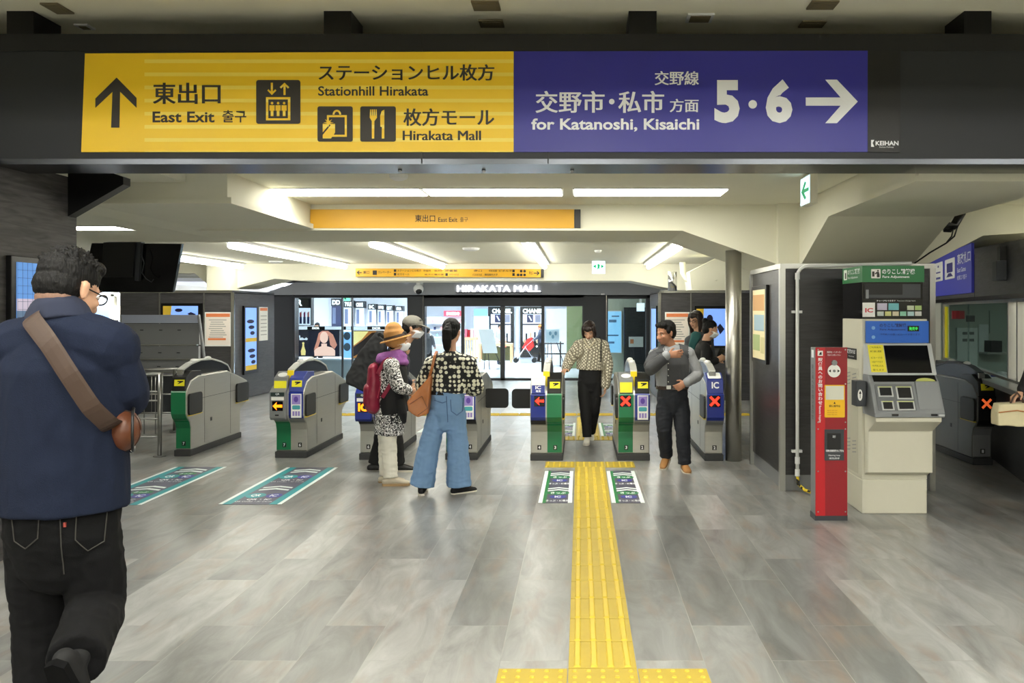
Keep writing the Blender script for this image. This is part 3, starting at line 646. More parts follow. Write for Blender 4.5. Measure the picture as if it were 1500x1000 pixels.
def make_gate(label, x0, w_, y0, halves, group='ticket gates across the concourse', hood=True, dark=False, flaps=()):
    t = thing('ticket_gate', label, 'ticket gate', (x0 + w_ / 2, y0 + .7, 0), group)
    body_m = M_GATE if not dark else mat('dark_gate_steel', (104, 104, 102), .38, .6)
    MB().extrude([(x0 - .004, y0 + .09, 0), (x0 - .004, y0 + 1.54, 0), (x0 - .004, y0 + 1.54, .07), (x0 - .004, y0 + .09, .07)], (w_ + .008, 0, 0)).build('plinth', M_BASE, t, bevel=.006)
    pr = profile(y0)
    bd = MB().extrude([(x0, y, z) for y, z in pr], (w_, 0, 0)).build('body', body_m, t, bevel=.012)
    # side seams and small fittings
    for xs in (x0 - .0015, x0 + w_ + .0005):
        for yy in (.46, 1.2): MB().box((xs, y0 + yy, .1), (xs + .001, y0 + yy + .004, .84)).build('panel_joint', M_BASE, bd)
        MB().box((xs, y0 + .15, .62), (xs + .001, y0 + 1.7, .624)).build('panel_joint', M_BASE, bd)
        MB().box((xs - .002, y0 + .62, .33), (xs + .003, y0 + .66, .37)).build('keyhole', M_BASE, bd)
    n = len(halves); hw = w_ / n
    for k, h in enumerate(halves): half(t, y0, x0 + k * hw, x0 + (k + 1) * hw, **h)
    if hood:
        xm = x0 + w_ / 2 + (.0 if n == 2 else -.02); a = .03
        arch = [(.09, .90), (.10, .955), (.3, 1.008), (.55, 1.038), (.85, 1.03), (1.1, .985), (1.3, .93), (1.4, .84)]
        hd = MB().extrude([(xm - a, y0 + p, z) for p, z in arch] + [(xm - a, y0 + 1.4, .78), (xm - a, y0 + .09, .80)], (2 * a, 0, 0)).build('hood', M_GLOSSBLACK, t, bevel=.004)
        rim = MB()
        up_ = [(p, z + .022) for p, z in arch]
        rim.extrude([(xm - a - .006, y0 + p, z + .002) for p, z in arch] + [(xm - a - .006, y0 + p, z) for p, z in reversed(up_)], (2 * a + .012, 0, 0))
        rim.build('hood_rim', mat('rim_silver', (206, 206, 202), .35, .3) if not dark else M_DARKGREY, t, bevel=.004)
        for p, z in ((.42, 1.048), (.8, 1.056)): MB().ball((xm, y0 + p, z), (.034, .06, .022)).build('sensor_cap', M_WHITE, t, smooth=True)
        MB().box((xm - a - .004, y0 + .075, .74), (xm + a + .004, y0 + .1, .965)).build('hood_post', M_CHROME if n == 1 else M_YELLOW, t, bevel=.004)
    for side, pos in flaps:
        x = x0 + w_ if side > 0 else x0
        if pos == 'open':          # swung out across the lane
            s_ = 1 if side > 0 else -1
            FO = Fr((0, y0 + .95, 0), (1, 0, 0), (0, 0, 1))
            slab('flap', t, M_BLACK, FO, rrect(x - s_ * .02, .47, x + s_ * .27, .70, .045), -.012, .012)
        else:
            ya, yb = ((.03, .36) if pos == 'front' else (1.36, 1.74))
            paddle('flap', t, x, y0 + ya, y0 + yb, .46, .70, side=side)
            MB().box((min(x, x + side * .024), y0 + ya - .004, .455), (max(x, x + side * .024), y0 + yb, .461)).build('flap_edge', M_YELLOW, t)
    return t
G = dict
W2 = .345
make_gate('silver ticket gate with an all-green front beside the brochure rack, plate number 7', X(259, 9.67), .175, 9.52, [G(kind='green', number='7', display=None, top='sticker')], flaps=((1, 'front'), (1, 'rear')))
GB = make_gate('ticket gate with a lit orange arrow and a yellow reader, left of the hat wearers', -3.36, W2, 9.42, [G(kind='greyhead', number='7', display=None, top='yellow'), G(kind='blue', number='6', display=None, top='violet', poster=True)], flaps=((1, 'front'), (1, 'rear')))
GC = make_gate('ticket gate with lit orange IC letters, half hidden behind the couple in hats', -2.40, W2, 9.29, [G(kind='ic', number='6', display=None, top='sticker'), G(kind='blue', number='5', display=None, top='sticker', poster=True)])
make_gate('ticket gate half hidden behind the woman in jeans, plate number 4', -1.465, W2, 9.29, [G(kind='green', number='5', display='arrow_orange', top='sticker'), G(kind='ic', number='4', display=None, top='sticker', poster=True)], flaps=((1, 'open'),))
make_gate('ticket gate with blue left half, lit red arrow and green right half', -.537, W2, 9.24, [G(kind='ic', number='4', display='arrow_red', top='white'), G(kind='green', number='3', display=None, top='sticker')], flaps=((-1, 'open'), (1, 'front')))
make_gate('ticket gate with a red cross on green beside a poster on blue', .405, W2, 9.24, [G(kind='green', number='3', display='x_red', top='yellow'), G(kind='blue', number='2', display=None, top='sticker', poster=True)], flaps=((-1, 'front'), (-1, 'rear')))
make_gate('ticket gate with a red cross on blue, touching the chrome column', 1.345, .195, 9.22, [G(kind='blue', number='2', display='x_red', top='bluereader')], flaps=((-1, 'front'),))
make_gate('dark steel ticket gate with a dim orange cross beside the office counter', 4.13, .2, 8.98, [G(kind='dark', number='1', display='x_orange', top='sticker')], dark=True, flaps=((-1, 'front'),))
# QR reader heads standing proud of two gates
def qr_head(t, x0, y0, big):
    FF = Fr((x0, y0 - .055, 0), (1, 0, 0), (0, 0, 1))
    hd = MB().extrude([(x0 - .012, y0 - .055, .46), (x0 - .012, y0 - .055, .74), (x0 - .012, y0 + .03, .80), (x0 - .012, y0 + .05, .80), (x0 - .012, y0 - .008, .72), (x0 - .012, y0 - .008, .45), (x0 - .012, y0 - .03, .43)], (.175, 0, 0)).build('code_reader', M_GATEGREY if big else M_BLUE, t, bevel=.008)
    slab('label_plate', hd, mat('qr_green', (30, 48, 46), .4), FF, rc(.004, .695, .15, .735), 0, .003)
    text('QR', hd, M_LET_WHITE, FF, .055, .705, .1, .727, .005, .02)
    slab('paper_label', hd, M_PAPER, FF, rc(.01, .65, .145, .685), 0, .003)
    dp = slab('display', t, M_SCREEN, FF, rc(.02, .535, .135, .64), 0, .003)
    if big:
        zm = .587; slab('lit_arrow', dp, M_ORANGE_E, FF, [(.026, zm), (.07, .63), (.064, zm + .014), (.128, zm + .016), (.128, zm - .016), (.064, zm - .014), (.07, .544)], .003, .006)
        slab('slot', hd, M_BLACK, FF, rc(.05, .48, .09, .495), 0, .002)
    else: text('IC', dp, M_ORANGE_E, FF, .025, .545, .13, .632, .006, .05)
qr_head(GB, -3.36, 9.42, True); qr_head(GC, -2.40, 9.29, False)
# ---------------------------------------------------------------- floor markings
M_TACT = mat('tactile_yellow', (184, 160, 56), .6, noise_amt=.12, nscale=9); M_TBAR = mat('tactile_bar_yellow', (212, 184, 54), .5, noise_amt=.06, nscale=9)
TW = .314
def tactile(label, x0, y0, nx, ny, bars, name='tactile_strip', cat='tactile paving'):
    t = thing(name, label, cat, (x0 + nx * TW / 2, y0 + ny * TW / 2, fz(y0) + .001), 'tactile paving')
    sl_ = MB(); rb = MB()
    for i in range(nx):
        for j in range(ny):
            x = x0 + i * TW; y = y0 + j * TW; f0, f1 = fz(y), fz(y + TW)
            g = .003
            sl_.add([(x + g, y + g, f0 - .005), (x + TW - g, y + g, f0 - .005), (x + TW - g, y + TW - g, f1 - .005), (x + g, y + TW - g, f1 - .005),
                     (x + g, y + g, f0 + .006), (x + TW - g, y + g, f0 + .006), (x + TW - g, y + TW - g, f1 + .006), (x + g, y + TW - g, f1 + .006)],
                    [(3, 2, 1, 0), (4, 5, 6, 7), (0, 1, 5, 4), (1, 2, 6, 5), (2, 3, 7, 6), (3, 0, 4, 7)])
            if bars == 'y':
                for u in (.135, .38, .62, .865):
                    c = x + u * TW; rb.extrude([(c - .016, y + .012, f0 + .006), (c + .016, y + .012, f0 + .006), (c + .010, y + .02, f0 + .0125), (c - .010, y + .02, f0 + .0125)], (0, TW - .03, f1 - f0))
            elif bars == 'x':
                for u in (.135, .38, .62, .865):
                    c = y + u * TW; rb.box((x + .012, c - .013, f0 + .005), (x + TW - .012, c + .013, f0 + .011))
            else:
                for u in range(5):
                    for v_ in range(5):
                        rb.loft([(x + TW * (.1 + .2 * u), y + TW * (.1 + .2 * v_), f0 + .005), (x + TW * (.1 + .2 * u), y + TW * (.1 + .2 * v_), f0 + .011)], [.013, .009], n=8, cap='flat')
    sl_.build('paving_tile', M_TACT, t); rb.build('raised_bar' if bars in 'xy' else 'raised_dot', M_TBAR, t)
    t.children[0]['kind'] = 'stuff'; t.children[1]['kind'] = 'stuff'
tactile('long yellow tactile strip running from the viewer up to the gates', -.056, 3.9, 1, 16, 'y')
tactile('yellow dotted tactile row across the near end of the long strip', -.056 - TW, 3.9 - 2 * TW, 3, 2, 'd')
tactile('short yellow tactile crossbar at the gate end, above the two small floor stickers', -.056 - TW, 3.9 + 16 * TW, 3, 1, 'd')
tactile('yellow tactile strip continuing beyond the gates', -.056, 11.12, 1, 8, 'y')
tactile('yellow tactile band crossing the floor behind all the gates', -.056 - 14 * TW, 13.9, 26, 1, 'x')
tactile('yellow dotted tactile row just behind the woman in the knit sweater', -.056 - TW, 10.8, 3, 1, 'd')
M_STG = mat('sticker_grey', (84, 84, 104), .45); M_TEAL = mat('sticker_teal', (34, 150, 160), .45); M_STGREEN = mat('sticker_green', (30, 128, 70), .45)
M_VIOL = mat('sticker_violet', (60, 62, 160), .45); M_LINE = mat('sticker_white', (236, 246, 244), .5)
def floor_sticker(label, x0, x1, y0, y1, edge, qr, side='plain', group='lane stickers on the floor'):
    f0 = fz(y0); f1 = fz(y1); w_ = x1 - x0; L = math.hypot(y1 - y0, f1 - f0)
    FF = Fr((x0, y0, f0 + .001), (1, 0, 0), (0, y1 - y0, f1 - f0))
    t = thing('floor_sticker', label, 'floor sticker', (x0 + w_ / 2, (y0 + y1) / 2, (f0 + f1) / 2 + .001), group)
    slab('sheet', t, M_STG, FF, rc(0, 0, w_, L), 0, .0015)
    for a, b in ((.0, .035), (w_ - .035, w_)): slab('edge_line', t, M_LINE, FF, rc(a, 0, b, L), .0015, .0022)
    bw = w_ * .13
    if edge: 
        for a, b in ((.035, .035 + bw), (w_ - .035 - bw, w_ - .035)): slab('edge_band', t, M_TEAL, FF, rc(a, 0, b, L), .0015, .002)
    else: slab('edge_band', t, M_STGREEN, FF, rc(.035, 0, .035 + bw * .8, L), .0015, .002)
    x = w_ * .25 if edge else w_ * .22; xr = w_ - x if edge else w_ * .9
    for k in range(2):
        b = L * .5 * k
        for q in (.36, .42):
            y = b + L * (q + .0); d_ = L * .035; th = L * .026; xm = (x + xr) / 2
            slab('chevron', t, M_LINE, FF, [(x, y - d_), (xm, y), (xr, y - d_), (xr, y - d_ + th), (xm, y + th), (x, y - d_ + th)], .0015, .0024)
        if qr:
            oval = slab('oval_mark', t, M_TEAL, FF, ell(x + (xr - x) * .22, b + L * .2, (xr - x) * .32, L * .058), .0022, .0028)
            text('QR', t, M_LET_WHITE, FF, x + (xr - x) * .06, b + L * .17, x + (xr - x) * .38, b + L * .23, .0032, .03)
            slab('oval_mark', t, M_VIOL, FF, ell(x + (xr - x) * .82, b + L * .2, (xr - x) * .26, L * .05), .0022, .0028)
            text('IC', t, M_LET_WHITE, FF, x + (xr - x) * .70, b + L * .175, x + (xr - x) * .94, b + L * .225, .0032, .03)
            if side == 'ticket':
                slab('oval_mark', t, M_STGREEN, FF, ell((x + xr) / 2 + .03, b + L * .285, (xr - x) * .34, L * .035), .0022, .0028)
                text('きっぷ', t, M_LET_WHITE, FF, x + (xr - x) * .35, b + L * .265, x + (xr - x) * .78, b + L * .30, .0032, .02)
            text('QR・IC', t, M_LET_WHITE, FF, x + .04, b + L * .085, xr - .02, b + L * .125, .0032, .03)
            text('QR Codes・IC Cards', t, M_LET_WHITE, FF, x - .03, b + L * .045, xr + .02, b + L * .07, .0032, .0)
        else:
            slab('oval_mark', t, M_STGREEN, FF, ell((x + xr) / 2, b + L * .275, (xr - x) * .52, L * .05), .0022, .0028)
            text('きっぷ', t, M_LET_WHITE, FF, x + (xr - x) * .16, b + L * .245, xr - (xr - x) * .16, b + L * .305, .0032, .02)
            slab('oval_mark', t, M_VIOL, FF, ell((x + xr) / 2, b + L * .165, (xr - x) * .38, L * .045), .0022, .0028)
            text('IC', t, M_LET_WHITE, FF, x + (xr - x) * .36, b + L * .14, xr - (xr - x) * .36, b + L * .19, .0032, .04)
            text('きっぷ・IC専用', t, M_LET_WHITE, FF, x, b + L * .03, xr, b + L * .085, .0032, .02)
floor_sticker('teal-edged floor sticker partly hidden by the man in navy', -4.2, -3.66, 7.2, 8.95, True, True, 'ticket')
floor_sticker('teal-edged floor sticker in front of the gate with the orange arrow', -3.03, -2.5, 7.22, 8.92, True, True)
floor_sticker('small green-edged floor sticker left of the yellow tactile strip', -.355, -.07, 7.27, 8.72, False, False)
floor_sticker('small green-edged floor sticker right of the yellow tactile strip', .265, .545, 7.27, 8.72, False, False)
floor_sticker('floor sticker beyond the gates, left of the woman in knit', -.36, -.07, 11.2, 12.8, False, False)
floor_sticker('floor sticker beyond the gates, right of the woman in knit', .27, .55, 11.2, 12.8, False, False)
for k, (xa, ya) in enumerate(((-2.2, 11.6), (-3.5, 11.6), (-2.6, 10.95))):
    MBs = MB().add([(xa, ya, fz(ya) + .002), (xa + .06, ya, fz(ya) + .002), (xa + .06, ya + .9, fz(ya + .9) + .002), (xa, ya + .9, fz(ya + .9) + .002), (xa, ya, fz(ya) - .004), (xa + .06, ya, fz(ya) - .004), (xa + .06, ya + .9, fz(ya + .9) - .004), (xa, ya + .9, fz(ya + .9) - .004)],
        [(0, 1, 2, 3), (7, 6, 5, 4), (0, 4, 5, 1), (1, 5, 6, 2), (2, 6, 7, 3), (3, 7, 4, 0)])
    tag(MBs.build('lane_line', M_LINE), 'short white line on the floor beyond the gate, ' + ('behind the couple in hats', 'behind the orange arrow gate', 'beside the half-hidden gate')[k], 'floor line', 'white lines beyond the gates')

# ---------------------------------------------------------------- chrome column
tag(MB().cyl((1.66, 9.36, 0), (0, 0, 1), .086, 2.27, 28).build('steel_post', mat('polished_steel', (196, 194, 188), .34, 1.0), smooth=False), 'round polished steel post in front of the gate with a red cross on blue', 'post')
for p in bpy.data.objects['steel_post'].data.polygons: p.use_smooth = len(p.vertices) == 4
# ---------------------------------------------------------------- dark kiosk behind the fare machine
kx0, kx1, ky0, ky1, kz = 1.82, 3.17, 7.79, 9.4, 2.0
ko = MB().box((kx0, ky0, .14), (kx1, ky1 - .25, kz)).build('wall_kiosk', M_KIOSK); ko['kind'] = 'structure'
struct('top_trim', MB().box((kx0 - .02, ky0 - .02, kz), (kx1 + .02, ky1 - .25, kz + .045)), M_STEEL, parent=ko)
for x, y in ((kx0, ky0), (kx1, ky0), (kx0, ky1 - .27)):
    struct('corner_trim', MB().box((x - .025, y - .025, 0), (x + .025, y + .025, kz)), M_STEEL, parent=ko)
struct('kick_plate', MB().box((kx0 + .01, ky0 + .01, 0), (kx1 - .01, ky1 - .26, .14)), M_GATEGREY, parent=ko)
Fk = Fr((kx0, ky1, 0), (0, -1, 0), (0, 0, 1))   # left face of the kiosk
t = thing('framed_map', 'black framed map poster on the narrow side of the dark kiosk', 'poster', (kx0 - .01, 8.67, 1.1))
slab('frame', t, M_GLOSSBLACK, Fk, rc(.40, 1.10, 1.08, 1.87), .001, .03, bevel=.004)
slab('sheet', t, mat('poster_cream', (226, 214, 170), .5), Fk, rc(.45, 1.14, 1.03, 1.83), .03, .032)
for c, b in (((196, 150, 96), (.47, 1.62, 1.0, 1.78)), ((150, 176, 190), (.52, 1.42, 1.0, 1.58)), ((160, 176, 120), (.47, 1.22, .8, 1.38)), ((200, 192, 140), (.84, 1.2, 1.0, 1.36))):
    slab('print', t, mat('print_%d' % c[0], c, .6), Fk, rc(*b), .032, .0335)
# white conduit with clamps and the striped cable at its foot
yc = ky0 - .05; xc = X(1168, yc)
t = thing('conduit_pipe', 'white electrical pipe climbing the dark kiosk and bending right along its top', 'pipe', (xc, yc, .1))
pts = [(xc, yc, .14), (xc, yc, 1.0), (xc, yc, 1.93)] + [(xc + .09 - .09 * math.cos(a), yc, 1.93 + .09 * math.sin(a)) for a in (.4, .8, 1.2, 1.57)] + [(X(1335, yc), yc, 2.045)]
MB().tube(pts, .016, 10).build('pipe', M_WHITE, t, smooth=True)
for z in (.36, 1.61): MB().box((xc - .045, yc + .0, z - .012), (xc + .045, yc + .048, z + .012)).build('clamp', M_WHITE, t)
for z in (.14, .25, 1.9): MB().cyl((xc, yc, z), (0, 0, 1), .022, .06, 12).build('coupling', M_WHITE, t)
M_HAZ = cell_print('hazard_sleeve', (30, 28, 20), (226, 196, 40), 26, .45, .5, 'wave', warp=0)
tag(MB().tube([(xc, yc, .15), (xc + .005, yc - .01, .07), (xc + .04, yc - .1, .035), (xc + .15, yc - .3, .02), (xc + .45, yc - .55, .02), (2.4, 7.42, .02)], .014, 8).build('floor_cable', M_HAZ, smooth=True), 'yellow and black striped cable on the floor behind the red post', 'cable')

# ---------------------------------------------------------------- red inquiry post
px0, px1, py0, py1, pz = X(1194.5, 6.67), X(1241, 6.67), 6.67, 6.81, 1.335
t = thing('inquiry_post', 'narrow red inquiry intercom post standing left of the fare machine', 'intercom post', ((px0 + px1) / 2, 6.74, 0))
M_RED = mat('post_red', (142, 16, 30), .35); M_REDL = mat('post_red_light', (186, 20, 32), .35)
MB().box((px0, py0 + .004, .045), (px1, py1, pz)).build('column', M_GATEGREY, t, bevel=.004)
MB().box((px0 - .003, py0 + .0, 0), (px1 + .003, py1 + .003, .045)).build('foot', M_DARKGREY, t)
Fp = FPx(6.67)
def ps(n_, m, pts, d0=0, d1=.004, p=t): return slab(n_, p, m, Fp, pts, d0, d1)
ps('front_plate', M_RED, rc(1194.5, 755, 1241, 508.5), -.004, .003)
ps('light_stripe', M_REDL, rc(1195, 755, 1208.5, 509), .003, .004)
pc = ps('pictogram', M_PAPER, rc(1197.5, 521, 1205, 513.5), .004, .006)
ps('figure', M_LET_BLACK, [(1199, 519.5), (1201, 516), (1203, 515), (1203.5, 519.5)], .006, .007, pc)
text('駅\n係\n員\nへ\nの\nお\n問\nい\n合\nわ\nせ', t, M_LET_WHITE, Fp, 1198, 592, 1204.5, 524, .007, .02)
v_ = glyphs('Remote Inquiry', .01)
Fv = Fr(P(1198.5, 594, 6.663), (0, 0, -1), (1, 0, 0)); text('Remote Inquiry', t, M_LET_WHITE, Fr(P(1198.8, 594, 6.66), (0, 0, -1), (1, 0, 0)), 0, 0, .13, .022, -.001, .01)
text('係員呼出・インターホン', t, M_LET_WHITE, Fp, 1211, 517, 1232, 514, .005, .0); text('呼出ボタンを押して下さい', t, M_LET_WHITE, Fp, 1212, 521, 1231, 518.5, .005, .0)
cp = ps('camera_knob', M_GATEGREY, ell(1221.5, 531, 4, 4), .003, .02)
wd = ps('call_dial', M_PAPER, ell(1221.5, 543, 9.4, 9.4, 28), .003, .008)
ps('button', M_GATEGREY, ell(1221.5, 543, 2, 2, 12), .008, .014, wd)
for a in ((1215, 543, -1), (1228, 543, 1)): ps('arrow', M_LET_BLACK, [(a[0] - 1.6 * a[2], a[1] - 2.2), (a[0] + 1.8 * a[2], a[1]), (a[0] - 1.6 * a[2], a[1] + 2.2)], .008, .01, wd)
yb = ps('yellow_panel', mat('panel_yellow', (238, 186, 20), .45), rrect(1207.5, 611, 1237, 563.5, 1.5), .003, .009)
ps('lit_window', mat('pale_window', (214, 214, 200), .3), rc(1209, 585, 1235.5, 565), .009, .012, yb)
ps('arrow', M_LET_BLACK, [(1222, 588), (1223.5, 591), (1220.5, 591)], .009, .011, yb)
text('駅係員呼出', yb, M_LET_BLACK, Fp, 1214, 596, 1230, 592.5, .011, .01)
for y in (600, 603, 606): text('ご用の方はボタンを押してください', yb, M_RED, Fp, 1211, y + 1.6, 1226, y, .011, .0)
gp = ps('grey_panel', M_DARKGREY, rc(1207.5, 674, 1236, 628.5), .003, .008)
ps('recess', M_BLACK, rc(1211, 658, 1231, 634), .008, .01, gp)
text('車椅子', gp, M_LET_WHITE, Fp, 1219, 641, 1223.5, 637, .012, .0); text('可動式券売機のご案内', gp, M_LET_WHITE, Fp, 1209, 661.5, 1235, 658, .012, .02); text('Hearing loop', gp, M_LET_WHITE, Fp, 1213, 668, 1230, 665, .012, .0); text('磁気誘導', gp, M_LET_WHITE, Fp, 1214, 672, 1229, 669.3, .012, .0)
for a in (1198, 1238):
    for y in (512, 562, 618, 628, 690, 749): ps('bolt', M_CHROME, ell(a, y, 1.1, 1.1, 10), .004, .008)
# vertical notice on the grey flank
Fs = Fr((px0, py1, 0), (0, -1, 0), (0, 0, 1))
fs_ = slab('flank_mark', t, M_LET_WHITE, Fs, rc(.035, 1.255, .1, 1.315), .001, .003)
text('駅\n係\n員\nへ\nの\nお\n問\nい\n合\nわ\nせ', t, mat('ink_grey', (70, 72, 76), .5), Fs, .04, .78, .1, 1.2, .003, .01)

# ---------------------------------------------------------------- fare adjustment machine
Yf = 6.9; Ff = FPx(Yf)
fm = thing('fare_machine', 'cream fare adjustment machine with a green header and dark sloping touch screen', 'ticket machine', (2.52, 7.15, 0))
M_CRM = mat('machine_cream', (206, 203, 186), .45, noise_amt=.02); M_MGREY = mat('machine_grey', (134, 137, 140), .45); M_LGREY = mat('machine_light_grey', (190, 193, 194), .4)
x0, x1 = X(1263, Yf), X(1359, Yf); zc = Z(467, Yf)
MB().box((x0, Yf, .0), (X(1358, Yf), 7.42, .27)).build('foot_cabinet', M_CRM, fm, bevel=.006)
MB().box((x0, Yf + .01, .27), (x1, 7.42, zc)).build('cabinet', M_CRM, fm, bevel=.006)
# cream belly bulging under the console
belly = [(Yf + .02, .30), (Yf - .02, .33), (Yf - .08, .34), (Yf - .08, .67), (Yf - .25, .765), (Yf - .25, .80), (Yf + .02, .80)]
bx0, bx1 = 2.275, 2.785
MB().extrude([(bx0, y, z) for y, z in belly], (bx1 - bx0, 0, 0)).build('belly_panel', M_CRM, fm, bevel=.006)
# grey console
con = [(Yf + .02, .80), (Yf - .27, .80), (Yf - .275, .835), (Yf - .16, 1.065), (Yf - .11, 1.115), (Yf + .02, 1.115)]
MB().extrude([(bx0 - .015, y, z) for y, z in con], (bx1 - bx0 + .03, 0, 0)).build('console', M_MGREY, fm, bevel=.006)
scr = [(Yf + .01, 1.115), (Yf - .13, 1.115), (Yf - .02, 1.36), (Yf + .01, 1.36)]
MB().extrude([(bx0 - .012, y, z) for y, z in scr], (bx1 - bx0 + .024, 0, 0)).build('screen_surround', M_LGREY, fm, bevel=.004)
Fscr = Fr((bx0, Yf - .131, 1.115), (1, 0, 0), (0, .11, .245)); W_ = bx1 - bx0
slab('touch_screen', fm, M_SCREEN, Fscr, rc(W_ * .27, .018, W_ * .95, .25), 0, .004)
yn = slab('yellow_notice', fm, mat('notice_yellow', (240, 226, 60), .55), Fscr, rc(W_ * .02, .025, W_ * .26, .255), 0, .003)
for k, s in enumerate(('ご利用案内', '乗り越し精算', 'ICカードの', '入金ができます', '千円札のみ', '使えます')):
    text(s, yn, mat('ink_olive', (90, 84, 30), .6), Fscr, W_ * .045, .225 - .034 * k - (.02 if k > 1 else 0), W_ * .22, .241 - .034 * k - (.02 if k > 1 else 0), .004, .0)
# upper strip of controls and bays on the sloping console front
Fc = Fr((bx0 - .015, Yf - .277, .835), (1, 0, 0), (0, .115, .23)); Lc = math.hypot(.115, .23); Wc = W_ + .03
cs = slab('control_strip', fm, M_SCREEN, Fr((bx0 - .015, Yf - .161, 1.066), (1, 0, 0), (0, .05, .05)), rc(.03, .0, Wc - .02, .06), .001, .006)
bz_ = slab('slot_bay', fm, mat('bay_grey', (108, 111, 114), .5), Fc, rrect(.03, .02, Wc * .60, Lc - .02, .01), 0, .004)
for a, b, c, d in ((.06, .14, .15, .205), (.2, .12, .3, .205), (.07, .03, .14, .085), (.19, .03, .3, .085)):
    f_ = slab('slot_frame', fm, M_LGREY, Fc, rc(a - .012, b - .01, c + .012, d + .01), .004, .012)
    slab('slot', f_, M_BLACK, Fc, rc(a, b, c, d), .012, .014)
    slab('slot_glow', f_, mat('pale_lime', (206, 212, 130), .5), Fc, rc(a - .008, d + .002, c + .008, d + .008), .012, .015)
cr = MB().extrude([Fc.c(Wc * .64, .03, 0), Fc.c(Wc * .64, Lc - .005, .02), Fc.c(Wc * .64, Lc + .012, -.005), Fc.c(Wc * .64, .03, -.01)], (Wc * .33, 0, 0)).build('card_unit', M_MGREY, fm, bevel=.004)
slab('coin_tray', fm, mat('tray_lime', (200, 204, 120), .5), Fr((bx0 - .015, Yf - .161, 1.066), (1, 0, 0), (0, .05, .05)), ell(Wc * .80, .0, .075, .03), .0, .01)
FcL = Fr((bx0 - .015, Yf - .277, .795), (1, 0, 0), (0, 0, 1))
for a in (.13, .43): slab('vent_slot', fm, M_BLACK, FcL, rrect(a, .018, a + .05, .034, .004), 0, .004)
slab('maker_plate', fm, M_LGREY, FcL, rc(.49, .018, .535, .03), 0, .004)
# blue information panel
bp_ = slab('blue_panel', fm, mat('panel_blue', (22, 96, 200), .4), Ff, rc(1267.5, 502, 1359, 470), 0, .02)
text('のりこし精算機', bp_, mat('ink_navy', (10, 40, 110), .5), Ff, 1287, 479, 1326, 473.5, .022, .03)
text('Fare Adjustment', bp_, MATS['ink_navy'], Ff, 1287.5, 484.5, 1325, 481, .022, .02)
text('千円札・小銭・ICカードが使えます', bp_, MATS['ink_navy'], Ff, 1288, 491, 1346, 488, .022, .0)
dp = slab('lit_display', bp_, M_SCREEN, Ff, rc(1328, 485, 1344.5, 477), .02, .023)
text('発売中', dp, emis('green_led', (60, 220, 90), 1.2), Ff, 1330, 483.5, 1342.5, 478.5, .0245, .0)
for y in (480, 493.5): slab('round_light', bp_, mat('pale_light', (120, 170, 225), .4), Ff, ell(1278, y, 2.6, 2.6, 14), .02, .024)
# black upper box and green header
ux0, ux1 = X(1264, Yf), X(1353, Yf)
MB().box((ux0, Yf + .02, zc), (ux1, 7.42, Z(413, Yf))).build('upper_box', M_SCREEN, fm)
hb = MB().box((ux0 - .005, Yf + .0, Z(413, Yf)), (ux1 + .005, 7.42, Z(389, Yf))).build('green_header', mat('header_green', (32, 112, 62), .45), fm)
pc = slab('pictogram', fm, M_PAPER, Ff, rrect(1276, 407.5, 1289.5, 394, 1), .001, .006)
slab('figure', pc, M_LET_DARK, Ff, [(1284, 406), (1284, 400.5), (1281.5, 402), (1281, 400.5), (1284, 398), (1287, 398), (1288, 402), (1288, 406)], .006, .008)
slab('figure', pc, M_LET_DARK, Ff, ell(1285.6, 396.5, 1.3, 1.3, 10), .006, .008); slab('machine_mark', pc, M_LET_DARK, Ff, rc(1277.2, 405, 1280.5, 397.5), .006, .008)
text('のりこし精算機', fm, M_LET_WHITE, Ff, 1292, 401.5, 1340, 393.5, .004, .02); text('Fare Adjustment', fm, M_LET_WHITE, Ff, 1292.5, 408, 1332, 403.5, .004, .02)
Fg = Fr((ux0 - .005, 7.42, Z(413, Yf)), (0, -1, 0), (0, 0, 1))
pc = slab('pictogram', fm, M_PAPER, Fg, rrect(.05, .03, .13, .115, .008), .001, .004); slab('figure', pc, M_LET_DARK, Fg, rc(.085, .04, .115, .09), .004, .005)
text('のりこし精算機', fm, M_LET_WHITE, Fg, .16, .07, .47, .115, .004, .02); text('Fare Adjustment', fm, M_LET_WHITE, Fg, .16, .03, .42, .055, .004, .01)
slab('display_window', fm, M_GLOSSBLACK, Ff, rc(1267, 438, 1350, 415.5), -.018, -.012)
slab('inner_plate', fm, M_MGREY, Ff, rc(1269, 437, 1273, 424), -.012, -.008); slab('inner_plate', fm, M_DARKGREY, Ff, rc(1323, 436, 1349, 416), -.012, -.009); slab('inner_plate', fm, M_DARKGREY, Ff, rc(1273, 436, 1323, 431.5), -.012, -.009)
text('チャージもできます', fm, M_LET_WHITE, Ff, 1285, 441.5, 1313, 439.2, -.014, .02); text('You can charge here', fm, M_LET_WHITE, Ff, 1315, 441.5, 1342, 439.6, -.014, .0)
ic = slab('card_sign', fm, M_PAPER, Ff, rc(1264.5, 464, 1282.5, 443), -.019, -.012)
text('IC', ic, mat('ink_red', (200, 40, 60), .5), Ff, 1268, 457.5, 1279.5, 451, -.01, .03)
cards = ((1286, 444, 1300.5, 454, (190, 184, 206)), (1302.5, 444, 1317.5, 454, (110, 176, 186)), (1330, 447.5, 1340, 454, (196, 206, 178)), (1341.5, 447.5, 1351, 454, (166, 190, 120)), (1286, 456, 1295.5, 462.5, (196, 206, 200)), (1297.5, 456, 1306.5, 462.5, (206, 206, 140)),
         (1308.5, 456, 1317.5, 462.5, (206, 196, 170)), (1319.5, 456, 1328.5, 462.5, (140, 196, 170)), (1330.5, 456, 1340, 462.5, (176, 206, 206)), (1341.5, 456, 1351, 462.5, (206, 206, 200)))
